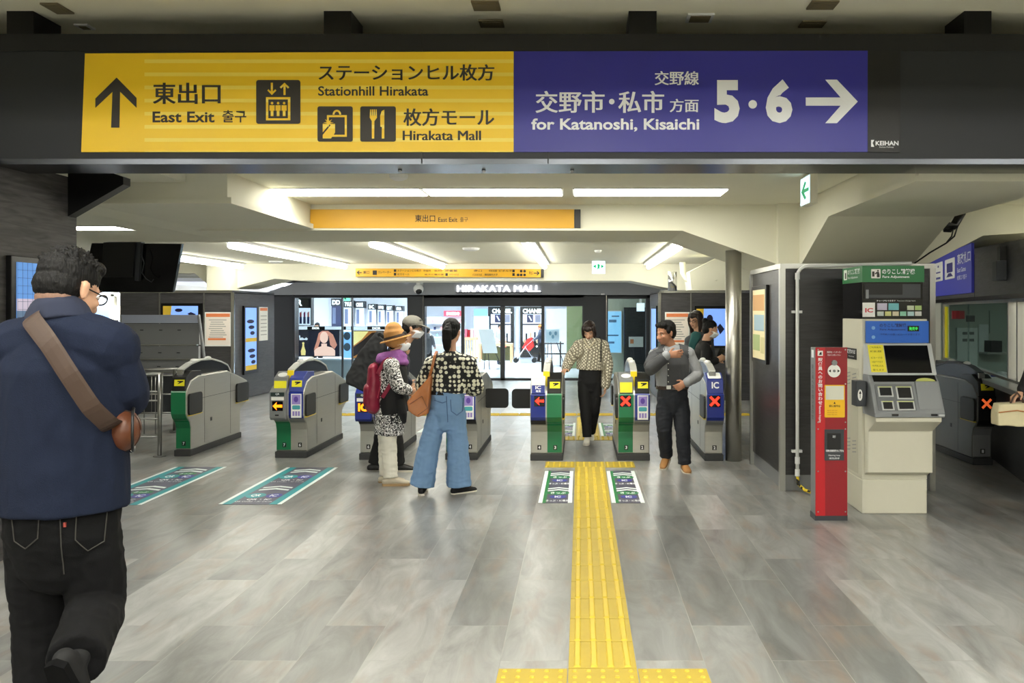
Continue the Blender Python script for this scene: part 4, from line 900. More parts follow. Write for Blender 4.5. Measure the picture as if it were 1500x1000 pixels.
for a, b, c, d, col in cards: slab('card_picture', fm, mat('card_%d_%d_%d' % col, col, .6), Ff, rc(a, d, c, b), -.019, -.014)
# left flank: plate, vents, ticket holders
Fl = Fr((x0, 7.42, 0), (0, -1, 0), (0, 0, 1))
pl = slab('flank_plate', fm, M_LET_BLACK, Fl, rc(.12, 1.22, .38, 1.31), .0, .004); text('精算機のりば', pl, M_LET_WHITE, Fl, .14, 1.265, .36, 1.30, .006, .02); text('Adjustment', pl, M_LET_WHITE, Fl, .18, 1.235, .33, 1.25, .006, .0)
slab('access_door', fm, mat('door_cream', (192, 189, 172), .5), Fl, rc(.1, .3, .42, 1.15), 0, .002)
for z in (.45, 1.0):
    for a in (.13, .28):
        for k in range(4): slab('vent_slot', fm, M_MGREY, Fl, [(a, z + .03 * k), (a + .09, z + .03 * k + .015), (a + .09, z + .03 * k + .022), (a, z + .03 * k + .008)], .002, .004)
th = MB().box((x0 - .09, Yf - .13, .87), (x0 - .012, Yf - .01, 1.07)).build('ticket_holder', M_DARKGREY, fm, bevel=.004)
Fh = Fr((x0 - .09, Yf - .132, .87), (1, 0, 0), (0, 0, 1)); hs = slab('sign_disc', fm, M_PAPER, Fh, ell(.03, .09, .018, .045, 16), 0, .003)
slab('arrow', hs, M_LET_BLACK, Fh, [(.03, .125), (.04, .1), (.032, .1), (.032, .065), (.028, .065), (.028, .1), (.02, .1)], .003, .005)

# ---------------------------------------------------------------- staffed office on the right
OO = V(5.16, 12, 0); OD = V(-.246, -.969, 0).normalized(); ON = V(-.969, .246, 0)
def T(px):
    k = (px - CX) / FPX; return (5.16 - 12 * k) / (.246 - .969 * k)
def WO(t, z, out=0.0): return OO + OD * t + V(0, 0, z) + ON * out
Fo = Fr(OO, OD, (0, 0, 1))                       # x = metres along the wall, y = height, normal towards the concourse
assert Fo.n.dot(ON) > 0.9
tE = 4.85
ow = slab('wall_office', None, M_PANEL, Fo, [(-2.4, 1.77), (tE, 1.77), (tE, 2.27), (-2.4, 2.5)], -.12, 0); ow['kind'] = 'structure'
slab('lower_panel', ow, M_KIOSK, Fo, rc(-2.4, 0, tE, .84), -.12, 0)
slab('corner_post', ow, M_STEEL, Fo, rc(-2.4, .84, T(1366), 1.77), -.12, .0)
slab('ledge', ow, M_CHROME, Fo, rc(-2.4, 1.735, tE, 1.78), -.02, .09)
for tt in (T(1427),): slab('panel_joint', ow, M_BLACK, Fo, rc(tt + .02, 1.78, tt + .035, 2.3), 0, .003)
ct = slab('counter_top', None, M_STEEL, Fo, rc(T(1459), .86, tE, .91), -.45, .2, bevel=.006)
tag(ct, 'pale steel counter running along the staffed office window', 'counter')
def office_sign():
    t0, t1 = T(1366), T(1427)
    t = thing('gate_sign', 'violet blue east gates sign on the dark office wall', 'sign', WO((t0 + t1) / 2, 1.84, .03))
    b = slab('board', t, mat('sign_violet', (60, 64, 168), .4, emit=.15), Fo, rc(t0 + .02, 1.84, t1, 2.44), .0, .03)
    W = t1 - t0
    for a in (.12, .42):
        p = slab('pictogram', t, M_PAPER, Fo, rrect(t0 + W * a, 2.06, t0 + W * (a + .24), 2.34, .03), .03, .033)
        if a < .2:
            slab('figure', p, M_SIGNB, Fo, ell(t0 + W * (a + .12), 2.28, .06, .018, 12), .033, .035); slab('gate_mark', p, M_SIGNB, Fo, rc(t0 + W * (a + .06), 2.09, t0 + W * (a + .18), 2.12), .033, .035); slab('gate_mark', p, M_SIGNB, Fo, rc(t0 + W * (a + .06), 2.18, t0 + W * (a + .18), 2.2), .033, .035)
        else:
            slab('train_mark', p, M_SIGNB, Fo, rrect(t0 + W * (a + .05), 2.15, t0 + W * (a + .19), 2.28, .02), .033, .035); slab('rail_mark', p, M_SIGNB, Fo, [(t0 + W * (a + .04), 2.09), (t0 + W * (a + .09), 2.14), (t0 + W * (a + .15), 2.14), (t0 + W * (a + .2), 2.09)], .033, .035)
    text('東改札口', t, M_LET_WHITE, Fo, t0 + W * .72, 2.22, t0 + W * 1.0 - .03, 2.36, .036, .02)
    text('East Gates', t, M_LET_WHITE, Fo, t0 + W * .72, 2.12, t0 + W * .90, 2.18, .036, .02); text('检票口 개찰구', t, M_LET_WHITE, Fo, t0 + W * .72, 2.02, t0 + W * .92, 2.08, .036, .01)
office_sign()
# windows of the office: frames, sliding leaves and panes
wf = slab('window_1', None, M_STEEL, Fo, rc(T(1367), .91, T(1367) + .08, 1.735), -.1, .01); wf['kind'] = 'structure'
for a, b in ((T(1381), .1), (T(1476), .05), (T(1489.5), .05), (4.8, .05)):
    slab('frame_post', wf, M_STEEL, Fo, rc(a - b / 2, .91, a + b / 2, 1.735), -.08, .0)
slab('yellow_edge', wf, M_YELLOW, Fo, rc(T(1381) + .055, .91, T(1381) + .1, 1.68), -.06, -.02)
slab('frame_rail', wf, M_STEEL, Fo, rc(T(1381), .91, tE, .935), -.07, .0); slab('frame_rail', wf, M_STEEL, Fo, rc(T(1381), 1.705, tE, 1.735), -.07, .0)
slab('window_pane', wf, glass('office_glass', ior=1.12), Fo, rc(T(1382), .935, T(1476), 1.705), -.045, -.04)
slab('window_pane', wf, glass('office_glass'), Fo, rc(T(1415), .935, T(1416) + .01, 1.705), -.03, -.02)
YO = 14.2; FO_ = FPx(YO)
M_OFW = mat('office_wall', (150, 160, 150), .7)
struct('wall_office_end', MB().box((5.8, YO, 0), (9.4, YO + .1, 2.4)), M_OFW)
struct('wall_office_side', MB().box((9.3, 6.5, 0), (9.4, YO, 2.4)), M_OFW)
mb = MB().extrude([WO(-2.2, 2.02, -.14), WO(tE, 2.02, -.14), V(9.3, 7.0, 2.02), V(9.3, YO, 2.02)], (0, 0, .05)); struct('ceiling_office', mb, M_CREAM)
t = thing('office_light', 'glowing ceiling light inside the staffed office', 'ceiling light', (6.5, 11.6, 1.99), 'office ceiling lights')
MB().box((5.8, 11.4, 1.985), (7.2, 11.8, 2.005)).build('diffuser', emis('office_lamp', (235, 250, 240), 16), t); MB().box((5.75, 11.35, 2.005), (7.25, 11.85, 2.018)).build('frame', M_WHITE, t)
def flatt(name, label, cat, m, Y, x0, y0, x1, y1, dep, grp=None): return tag(slab(name, None, m, FPx(Y), rc(x0, y1, x1, y0), -dep, 0), label, cat, grp)
flatt('white_board', 'white notice board on the end wall of the office', 'board', mat('board_pale', (196, 204, 200), .6), YO - .04, 1402, 480, 1432, 545, .04)
for k, (a, b) in enumerate(((1410, 490), (1410, 500), (1420, 490), (1420, 500))): flatt('paper_slip', 'small grey slip pinned to the white office board', 'paper', mat('slip_grey', (90, 96, 96), .6), YO - .045, a, b - 4, a + 7, b, .004, 'slips on the office board')
flatt('wall_notice', 'grey schedule sheet on the end wall of the office above the printer', 'notice', mat('sheet_pale', (150, 162, 152), .6), YO - .03, 1450, 455, 1476, 488, .03)
flatt('paper_sheet', 'pale sheet hanging beside the white board in the office', 'notice', mat('sheet_white', (190, 198, 196), .6), YO - .02, 1434, 475, 1448, 518, .02)
flatt('wall_shelf', 'steel shelf on the office end wall carrying the black printer', 'shelf', M_STEEL, YO - .3, 1446, 516, 1480, 519, .3)
flatt('office_printer', 'black printer on the shelf inside the office', 'printer', M_BLACK, YO - .28, 1452, 499, 1468, 515.8, .24)
flatt('red_notice', 'small red notice stuck inside the office window', 'notice', M_RED, 11.9, 1395, 455, 1413, 467, .02)
flatt('arrow_notice', 'small black and white arrow sign in the office window', 'notice', M_LET_BLACK, 11.9, 1416, 462, 1428, 471, .02)
flatt('office_desk', 'dark desk inside the office', 'desk', M_DARKGREY, 10.6, 1456, 572, 1530, 643, .5)
flatt('card_terminal', 'grey desk terminal behind the office window', 'terminal', M_GATEGREY, 10.62, 1480, 562, 1494, 571.8, .3)
flatt('desk_telephone', 'white telephone standing on the office desk', 'telephone', M_WHITE, 10.65, 1468, 545, 1475, 571.8, .12)
flatt('blue_folder', 'blue folder standing on the office desk', 'folder', M_BLUE, 10.55, 1457, 548, 1463, 571.8, .1)
flatt('green_tray', 'pale green tray on the office desk', 'tray', mat('tray_green', (120, 176, 120), .5), 10.62, 1498, 563, 1512, 571.8, .2)
# dark wall box with a conduit, upper office wall
t = thing('wall_box', 'black box with a thick conduit on the wall above the office', 'electrical box', WO(T(1472), 1.95, .1))
a = T(1472); y_ = WO(a, 0).y
slab('box', t, M_DARKGREY, Fo, rc(a - .1, Z(411, y_), a + .1, Z(382, y_)), 0, .1, bevel=.006); slab('conduit', t, M_BLACK, Fo, rc(a - .07, Z(382, y_), a + .07, 2.28), 0, .06)
# black cables drooping from the haunch
t = thing('cable_bundle', 'black cables coiled under the haunched beam by the office sign', 'cable', P(1395, 330, 8.6))
for k in range(4):
    pts = [P(1411 - 3 * k, 312 + 2 * k, 8.6 + .05 * k), P(1400 - 3 * k, 331 + 2 * k, 8.58 + .05 * k), P(1388 - k, 328 + 3 * k, 8.55 + .05 * k), P(1386 - k, 318, 8.6 + .05 * k), P(1394, 314, 8.65)]
    MB().tube(pts, .028, 8).build('coil', M_BLACK, t, smooth=True)
for k in range(2):
    MB().tube([P(1404 - 6 * k, 328, 8.6), P(1398 - 4 * k, 346, 8.6), P(1386, 356, 8.6), P(1362, 370, 8.65), P(1336, 388, 8.7)], .008, 6).build('cable', M_BLACK, t, smooth=True)
# pipes beyond the gates at right
t = thing('ceiling_pipes', 'cream pipes with an elbow under the far ceiling beside the chrome column', 'pipe', P(990, 424, 15.5))
for pts in ([P(1000, 384, 15.5), P(1001, 400, 15.5), P(1006, 409, 15.5), P(1014, 411, 15.5), P(1050, 406, 15.5)], [P(985, 398, 15.6), P(985, 426, 15.6)]):
    MB().tube(pts, .055 if len(pts) > 2 else .08, 10).build('pipe', M_CREAM if len(pts) > 2 else M_CHROME, t, smooth=True)
# ---------------------------------------------------------------- mall front
YM = 24.0; FM = FPx(YM); zF = fz(YM)
M_MDARK = mat('mall_charcoal', (50, 52, 57), .45, .2); M_MFRAME = mat('door_frame', (66, 68, 72), .4, .4)
fs = slab('wall_fascia', None, M_FASCIA, FM, [(385, 432), (437, 414), (926, 414), (1002, 432)], -.5, .25); fs['kind'] = 'structure'
slab('header', fs, M_MDARK, FM, rc(598, 447.5, 889, 432), -.4, .0); slab('header', fs, M_MDARK, FM, rc(385, 436, 960, 432), -.3, .0)
slab('wall_fascia', None, M_MDARK, FM, rc(380, 414, 1100, 385), -.5, -.0)['kind'] = 'structure'
nm = thing('mall_name', 'glowing white mall name letters on the grey fascia', 'sign letters', (X(731, YM), YM - .27, Z(428, YM)))
text('HIRAKATA MALL', nm, emis('letter_glow', (255, 255, 255), 5), FM, 672, 427.5, 792, 418.5, .30, .0, fat=.45, name='lettering')
slab('letter_rail', nm, M_DARKGREY, FM, rc(670, 429.2, 794, 428.0), .25, .31)
for px in (483, 595, 703, 813):
    c = P(px, 410, YM - .28)
    tag(MB().loft([c, c - V(0, 0, .04)], [.03, .035], n=12, cap='flat').build('downlight', emis('downlight_glow', (255, 255, 255), 6)), 'tiny bright downlight above the mall fascia, ' + {483: 'over the lipstick display', 595: 'left of the dome camera', 703: 'over the lit mall name', 813: 'right of the lit mall name'}[px], 'downlight', 'downlights above the mall front')
c = P(613, 423, YM - .7)
t = thing('dome_camera', 'white dome security camera hanging before the grey fascia', 'security camera', c)
MB().box(c + V(-.05, -.05, .1), c + V(.05, .46, .19)).build('mount', M_WHITE, t); MB().ball(c, (.14, .14, .13)).build('housing', M_WHITE, t, smooth=True); MB().ball(c + V(.02, -.06, -.06), (.09, .09, .09)).build('dome', M_SCREEN, t, smooth=True)
MB().box((X(880, YM), YM - .3, Z(432, YM)), (X(880, YM) + .1, YM - .2, Z(430, YM))).build('sensor', M_WHITE, fs)
# pillars between the shop window, the doors and the side glass
for k, (a, b) in enumerate(((384, 430), (597, 621), (855, 889))):
    p = slab('pillar_mall', None, M_MDARK, FM, rc(a, 562, b, 432), -.45, .04); p['kind'] = 'structure'
    if k: slab('edge_strip', p, M_CHROME, FM, rc(b - 1.2, 562, b - .4, 432), .04, .05)
slab('pillar_mall', None, M_MDARK, FM, rc(948, 562, 1100, 432), -.45, .0)['kind'] = 'structure'
# shop window (left), automatic doors, side glass (right)
def glazed(name, x0, y0, x1, y1, bars, bot=None, kind='structure'):
    fr = slab(name, None, M_MFRAME, FM, rc(x0, y0 + 1.5, x1, y0), -.12, .02); fr['kind'] = 'structure'
    slab('bottom_rail', fr, M_MFRAME, FM, rc(x0, y1, x1, y1 - (bot or 2)), -.12, .02)
    for a, b in bars: slab('frame_bar', fr, M_MFRAME, FM, rc(a, y1, b, y0), -.1, .02)
    slab('pane', fr, M_GLASS, FM, rc(x0, y1 - (bot or 2), x1, y0 + 1.5), -.06, -.04)
    return fr
glazed('window_2', 430, 432, 597, 560, ((430, 432), (500.5, 502), (515, 516.5)))
glazed('door_1', 621, 447, 855, 558, ((621, 622.5), (675.5, 680), (733, 739.5), (793, 797), (853, 855)), 4.5)
glazed('window_3', 889, 436, 948, 560, ((889, 890.5), (946, 948)), 6)
# ---------------------------------------------------------------- shop interior
M_SHOPW = mat('shop_white', (236, 238, 244), .5); M_SHOPF = mat('shop_floor', (222, 226, 236), .18)
struct('floor_shop', MB().box((-13, YM + .02, zF - .02), (9, 46, zF + .004)), M_SHOPF)
struct('ceiling_shop', MB().box((-13, YM + .5, 2.45), (9, 46, 2.55)), M_SHOPW)
struct('wall_shop', MB().box((-13, 45.5, zF), (13, 45.7, 2.5)), M_SHOPW)
for x in (-9.5, -6.8, -4.2, -1.8):
    for y in (27, 32, 38):
        t = thing('shop_light', 'flat white ceiling light inside the bright shop', 'ceiling light', (x, y, 2.42), 'shop ceiling lights')
        MB().box((x - .65, y - 1.2, 2.425), (x + .65, y + 1.2, 2.435)).build('diffuser', M_SHOPLAMP, t); MB().box((x - .7, y - 1.25, 2.436), (x + .7, y + 1.25, 2.449)).build('frame', M_WHITE, t)
# left shop window: perfume counters, back-lit pictures
def F_at(Y): return FPx(Y)
def lightbox(label, Y, x0, y0, x1, y1, case, face, cat='display', inset=1.0, strength=1.0, name='display_case'):
    fr = FPx(Y); t = thing(name, label, cat, P((x0 + x1) / 2, y1, Y))
    slab('case', t, case, fr, rc(x0, y1, x1, y0), -.25, 0)
    f_ = slab('picture', t, face, fr, rc(x0 + inset, y1 - inset, x1 - inset, y0 + inset), 0, .01)
    return t, fr, f_
E_WHITE = emis('box_white', (225, 232, 245), 1.0); E_DARKBLUE = emis('box_navy', (30, 32, 52), .6); E_PINK = emis('box_pink', (255, 205, 190), 1.0); E_GOLD = emis('box_gold', (240, 214, 140), 1.0)
E_AMBER = emis('box_amber', (190, 120, 60), .8); E_BLUE = emis('box_blue', (140, 195, 250), 1.0); E_SALMON = emis('box_salmon', (226, 150, 130), .8)
Y1 = 25.2
t, fr, f_ = lightbox('back-lit lipstick display with a black header in the left shop window', Y1, 424, 450, 456, 477, M_LET_BLACK, E_WHITE)
slab('header', t, M_LET_BLACK, fr, rc(422, 450, 456, 436), -.25, .01); text('DIOR', t, emis('letter_white', (255, 255, 255), 2.5), fr, 405, 448, 443, 438, .02, .02) if False else text('OR', t, emis('letter_white', (255, 255, 255), 2.5), fr, 424.5, 448, 443, 438.5, .02, .03)
for k in range(5):
    x = 428 + 5.6 * k; slab('lipstick', t, mat('lip_navy', (50, 70, 130), .4), fr, rc(x, 474, x + 3.2, 464), .01, .04); slab('lipstick_tip', t, mat('lip_%d' % k, [(200, 60, 80), (220, 90, 110), (190, 50, 60), (170, 60, 130), (230, 120, 110)][k], .4), fr, [(x + .5, 464), (x + .5, 458), (x + 2.7, 456), (x + 2.7, 464)], .01, .04)
t, fr, f_ = lightbox('dark back-lit picture of a gold bottle and a pale figure in the left shop window', Y1, 426.5, 483, 497, 522, M_DARKGREY, E_DARKBLUE)
slab('bottle', t, E_GOLD, fr, [(443.5, 504), (445.5, 504), (446, 508), (448, 514), (447.5, 520), (441.5, 520), (441, 514), (443, 508)], .01, .02); slab('bottle', t, E_GOLD, fr, ell(444.5, 502.5, 1.7, 1.7, 12), .01, .02)
slab('figure', t, E_PINK, fr, [(461, 521), (460.5, 513), (464, 509), (471, 507), (471, 503), (479, 503), (479, 507), (487, 509), (491, 513), (491, 521)], .01, .02)
slab('figure', t, E_PINK, fr, ell(475, 494, 6, 8.5, 18), .02, .03); slab('figure_hair', t, E_SALMON, fr, [(460, 512), (464, 500), (467, 488), (472, 484.5), (481, 484.5), (488, 490), (494, 505), (490, 511), (484, 505), (482, 492), (470, 488), (469, 500), (466, 509)], .012, .022)
slab('script', t, E_WHITE, fr, [(438.5, 491), (439.8, 491), (440, 495), (443, 494), (446, 496), (449, 494), (451, 496), (450, 498), (446, 497.5), (443, 498), (439, 498)], .01, .02)
t, fr, f_ = lightbox('back-lit golden landscape picture behind the black bag', Y1, 516.5, 484, 562, 525, M_DARKGREY, E_AMBER)
slab('glow', t, E_GOLD, fr, [(518, 485), (540, 485), (530, 497), (518, 506)], .01, .02); slab('dark_hill', t, mat('box_brown', (70, 42, 30), .5), fr, [(518, 508), (532, 498), (545, 487), (561, 485), (561, 500), (540, 510), (518, 522)], .01, .02)
t = thing('shop_counter', 'pale counter below the back-lit pictures in the left shop window', 'counter', P(500, 560, Y1))
slab('front', t, mat('counter_grey', (186, 190, 198), .5), FPx(Y1), rc(424, 562, 600, 527.5), -.5, -.02); slab('top', t, M_SHOPW, FPx(Y1), rc(424, 527.5, 600, 525.6), -.5, .02)
t = thing('shelf_strip', 'white and black shelf edge strip with name plates in the left shop window', 'shelf', P(500, 483, Y1))
slab('strip', t, M_LET_BLACK, FPx(Y1), rc(418, 482.8, 598, 478), -.3, 0)
for a, b, s in ((424, 450, None), (456, 469.5, 'DIOR'), (476, 500, None), (507, 514, None), (517, 538, None), (544, 559, 'DIOR'), (564, 596, None)):
    p = slab('name_plate', t, E_WHITE if s is None else M_LET_BLACK, FPx(Y1), rc(a, 482.5, b, 478.3), 0, .01)
    if s: text(s, t, MATS['letter_white'], FPx(Y1), a + 1.5, 482, b - 1.5, 479, .012, .02)
slab('wall_shop_left', None, M_SHOPW, FPx(30.5), rc(395, 545, 622, 425), -.2, 0)['kind'] = 'structure'
Y2 = 30.2
for k, (x0, y0, x1, y1, s) in enumerate(((485, 437, 500, 478, 'DD'), (503, 440, 517.5, 478, 'TVUE'), (520, 441, 533.5, 478, 'COSME'), (539, 445, 551, 476, 'K'), (552.5, 446, 563.5, 476, 'ESPRIQ'), (565, 447, 576, 476, 'EST'), (579, 448, 590, 476, 'IPSA'))):
    fr = FPx(Y2); t = thing('cosmetics_stand', 'cosmetics stand with lit header behind the left shop window, %s from the left' % ('first', 'second', 'third', 'fourth', 'fifth', 'sixth', 'seventh')[k], 'display stand', P((x0 + x1) / 2, y1, Y2), 'cosmetics stands at the back of the left shop')
    slab('header', t, M_DARKGREY, fr, rc(x0, y0 + (y1 - y0) * .27, x1, y0), -.3, 0); text(s, t, MATS['letter_white'], fr, x0 + 2, y0 + (y1 - y0) * .22, x1 - 2, y0 + (y1 - y0) * .06, .01, .03)
    slab('back_panel', t, mat('stand_navy', (56, 62, 96), .4) if k in (0,) else M_SHOPW, fr, rc(x0 + .5, y1, x1 - .5, y0 + (y1 - y0) * .27), -.3, -.02)
    slab('mirror', t, mat('stand_mirror', (120, 130, 160), .2), fr, rc(x0 + 2, y1 - 4, x0 + (x1 - x0) * .45, y0 + (y1 - y0) * .33), -.02, .0)
t = thing('advert_column', 'column advert of pale blue petals standing in the left shop window', 'advert', P(509, 525, 24.9)); slab('panel', t, E_BLUE, FPx(24.9), rc(503, 524, 514.5, 486), -.1, 0)
for cy in (492, 508): slab('petal', t, mat('petal_grey', (92, 112, 140), .5), FPx(24.9), ell(508.5, cy, 5, 6, 14), 0, .01)
ex2 = thing('emergency_exit_sign', 'small lit green sign at the top of the left shop window', 'sign', P(507, 441, 25)); slab('case', ex2, M_WHITE, FPx(25), rc(501.5, 441, 513, 433), -.05, 0); MB().box((X(506, 25), 25.01, Z(433, 25)), (X(508, 25), 25.04, 2.45)).build('bracket', M_WHITE, ex2); slab('lit_face', ex2, emis('pale_green_lit', (150, 240, 210), 1.2), FPx(25), rc(502, 440.5, 512.5, 433.5), 0, .005); slab('arrow', ex2, M_EXITG, FPx(25), [(504, 437), (507, 435), (507, 439)], .005, .01)
# left bay beside the doors: red shop board and shelves
YB = 29.0; fb = FPx(YB)
t = thing('shop_board', 'red shop name board on a white shelf left of the sliding doors', 'sign', P(662, 463, YB)); slab('board', t, mat('board_red', (226, 60, 84), .5), fb, rc(650, 463, 678, 455), -.1, 0); text('SHISEIDO', t, MATS['letter_white'], fb, 654, 461.5, 673, 457, .01, .03)
t = thing('shop_shelf', 'white shop shelf with rows of small goods under the red board', 'shelf', P(650, 530, YB)); slab('back_panel', t, M_SHOPW, fb, rc(618, 530, 678, 464), -.3, -.2)
for y in (474, 484, 494, 506, 518): slab('shelf_board', t, M_SHOPW, fb, rc(620, y, 677, y - 1), -.2, .1)
for k in range(16):
    x = 622 + 3.4 * k; y = (474, 484, 494)[k % 3]; o_ = slab('cosmetic_box', None, [mat('good_navy', (40, 50, 90), .5), mat('good_pale', (150, 190, 200), .5), M_PAPER, mat('good_pink', (230, 150, 150), .5)][k % 4], fb, rc(x, y - 1.1, x + 2.4, y - 5.5), -.1, .05)
    tag(o_, 'small cosmetics box on the white shelf under the red board', 'box', 'cosmetics boxes on the white shelf')
# easel with a white board behind the glass doors
YE = 26.5; fe = FPx(YE)
def easel(label, x0, y0, x1, y1, foot, face, lean=0, Ye=YE):
    fe = FPx(Ye); t = thing('easel_board', label, 'notice stand', P((x0 + x1) / 2, foot, Ye), 'notice boards on stands')
    slab('board', t, face, fe, [(x0 + lean, y1), (x1 + lean, y1), (x1, y0), (x0, y0)], 0, .04)
    for a, b in ((x0 + lean + 3, x0 + lean + 1), (x0 + lean + 7, x0 + lean + 9), (x1 + lean - 4, x1 + lean + 8)):
        MB().tube([P(a, y1 - 2, Ye + .05), P(b, foot, Ye + (.1 if a > x1 else 0))], .012, 6).build('leg', M_BLACK, t)
    return t
easel('white board on a black easel behind the glass doors', 701, 482, 722, 517, 541, M_PAPER, 7)
fp = 1
t = easel('pale blue poster stand behind the right hand glass bay', 800, 482, 819, 501.5, 537, mat('poster_pale', (214, 232, 240), .5), 0)
for k in range(3): slab('print', t, mat('print_blue_grey', (130, 170, 190), .6), FPx(YE), ell(806 + 4 * k, 488 + 5 * (k % 2), 2, 3, 10), .04, .05)
# wooden table, wooden rack
Yt = 28.0; ft = FPx(Yt)
t = thing('wood_table', 'light wooden table behind the white easel board', 'table', P(725, 530, Yt)); M_WOOD = mat('light_wood', (222, 184, 140), .5, noise_amt=.1, nscale=6)
slab('top', t, M_WOOD, ft, rc(700, 507, 750, 503), -.6, 0)
for a in (701, 747): slab('leg', t, M_WOOD, ft, rc(a, 531, a + 3, 507), -.08, 0); slab('leg', t, M_WOOD, ft, rc(a, 528, a + 3, 507), -.6, -.52)
slab('modesty_panel', t, mat('olive_cloth', (112, 112, 78), .8), ft, rc(704, 529, 747, 509), -.5, -.45)
t = thing('wood_rack', 'slatted light wooden rack beside the white easel board', 'rack', P(690, 530, Yt))
for k in range(5): slab('slat', t, M_WOOD, ft, rc(681 + 3.6 * k, 524, 682.6 + 3.6 * k, 497), -.05, 0)
slab('shelf_board', t, M_WOOD, ft, rc(679.5, 498, 698, 494), -.4, .02); slab('shelf_board', t, M_WOOD, ft, rc(679.5, 526, 698, 523), -.4, .02)
for k in range(4):
    x = 680 + 4.4 * k; o_ = slab('shopping_bag', None, [mat('bag_pink', (190, 90, 110), .6), M_RED, M_PAPER, mat('bag_rose', (220, 160, 170), .6)][k], ft, rc(x, 494, x + 3.8, 482 + k % 2), -.2, -.05); tag(o_, ('pink', 'red', 'white', 'pale rose')[k] + ' bag standing on the slatted wooden rack', 'bag', 'bags on the wooden rack')
tag(slab('blue_banner', None, mat('banner_blue', (120, 180, 225), .5), FPx(35), rc(694, 462, 714, 452), -.05, 0), 'blue banner on the back wall seen through the left door leaf', 'banner')
tag(slab('pale_display', None, mat('display_pale', (196, 214, 224), .5), FPx(35), rc(694, 525, 716, 463), -.2, 0), 'pale display shelf under the blue banner', 'display')
# twin perfume counters with lit name headers
YC = 36.0; fc_ = FPx(YC)
for k, (x0, x1, l0, l1) in enumerate(((715, 752, 721, 750), (762, 797, 766, 796))):
    t = thing('brand_counter', 'black and white perfume counter with a lit name header, ' + ('behind the easel board' if k == 0 else 'behind the red stroller'), 'shop counter', P((x0 + x1) / 2, 526, YC), 'perfume counters at the back of the mall')
    slab('carcass', t, M_LET_BLACK, fc_, rc(x0, 526, x1, 449), -.4, 0)
    text('CHANEL', t, MATS['letter_white'], fc_, l0, 458.5, l1, 452, .02, .04)
    slab('lit_panel', t, E_WHITE, fc_, rc(x0 + 4, 474, x1 - 4, 460), 0, .02)
    slab('picture', t, mat('counter_navy', (44, 46, 84), .4), fc_, rc(x0 + 10, 472, x0 + 19, 460.5), .02, .03); slab('picture', t, mat('counter_grey_pic', (150, 150, 165), .4), fc_, rc(x0 + 22, 472, x1 - 5, 461), .02, .03)
    slab('product_line', t, E_WHITE, fc_, [(x0 + 12, 463), (x0 + 13.5, 462), (x0 + 17.5, 469), (x0 + 16, 470)], .03, .035)
    slab('lit_shelf', t, E_WHITE, fc_, rc(x0 + 4, 500, x1 - 4, 476), 0, .015)
    for j in range(8):
        x = x0 + 5 + 3.1 * j; h = (3, 6, 4, 7, 5, 8, 3, 6)[j]
        o_ = slab('perfume_bottle', None, M_LET_BLACK if j % 3 else M_WOOD, fc_, rc(x, 501.8, x + 2.3, 500 - h - 6 * (j % 2)), .02, .09); tag(o_, 'dark perfume bottle on the lit shelf of a perfume counter', 'bottle', 'perfume bottles on lit shelves')
    slab('drawer_front', t, M_BLACK, fc_, rc(x0 + 1, 525, x1 - 1, 502), 0, .1)
    for a in (.3, .7): tag(MB().ball(fc_.c(x0 + (x1 - x0) * a, 507, .128), .035).build('spot_light', emis('red_spot' if k == 0 else 'white_spot', (255, 70, 60) if k == 0 else (255, 255, 255), 3)), 'tiny ' + ('red' if k == 0 else 'white') + ' light on the black base of a perfume counter', 'light', 'tiny counter lights')
tag(slab('shop_column', None, mat('shop_column_grey', (206, 206, 212), .5), FPx(35.4), rc(755.5, 527, 760, 450), -.1, 0), 'pale square post between the two perfume counters', 'post')
tag(slab('white_cabinet', None, M_SHOPW, FPx(30), rc(800, 535, 830, 452), -.4, -.1), 'white cabinet wall behind the pale blue poster stand', 'cabinet')
t = thing('barrier_frame', 'thin black barrier rails around the pale blue poster stand', 'barrier', P(815, 540, 26))
for pts in ([(797, 537), (797, 502)], [(821, 537), (821, 500)], [(797, 518), (838, 518)], [(797, 503), (826, 503)]): MB().tube([P(a, b, 26) for a, b in pts], .02, 6).build('rail', M_BLACK, t)
tag(slab('green_wall', None, mat('olive_wall', (112, 124, 84), .7), FPx(29), rc(830, 540, 862, 440), -.1, 0), 'olive green wall piece at the right end of the sliding doors', 'wall panel')
# side glass on the right: pale wall, blue poster, dark door, notice stand
slab('wall_side_glass', None, mat('pale_green_wall', (190, 196, 176), .7), FPx(26.5), rc(880, 570, 960, 430), -.2, 0)['kind'] = 'structure'
t = thing('blue_poster', 'tall pale blue lit poster behind the right hand glass', 'poster', P(898, 516, 26.4)); slab('frame', t, M_WHITE, FPx(26.4), rc(884, 517, 911, 455), -.1, 0); f_ = slab('sheet', t, emis('poster_blue_lit', (140, 200, 240), .75), FPx(26.4), rc(885, 516, 910, 456), 0, .01)
for k, (a, b, c, d) in enumerate(((896, 462, 907, 464), (892, 468, 903, 472), (888, 490, 906, 492), (890, 500, 900, 503))): slab('print', t, mat('poster_ink', (90, 140, 190), .6), FPx(26.4), rc(a, d, b if b > a else c, b) if False else rc(a, d, c, b), .01, .012)
tag(slab('dark_door', None, M_KIOSK, FPx(26.2), rc(914, 558, 947, 450), -.1, 0), 'dark panel door behind the notice stand on the right', 'door')
t = easel('small white notice on a black stand before the dark door', 921, 493, 942, 508, 556, M_PAPER, 0, 25.6); slab('print', t, mat('print_orange', (220, 140, 90), .6), FPx(25.6), rc(923, 503, 928, 496.5), .04, .045)
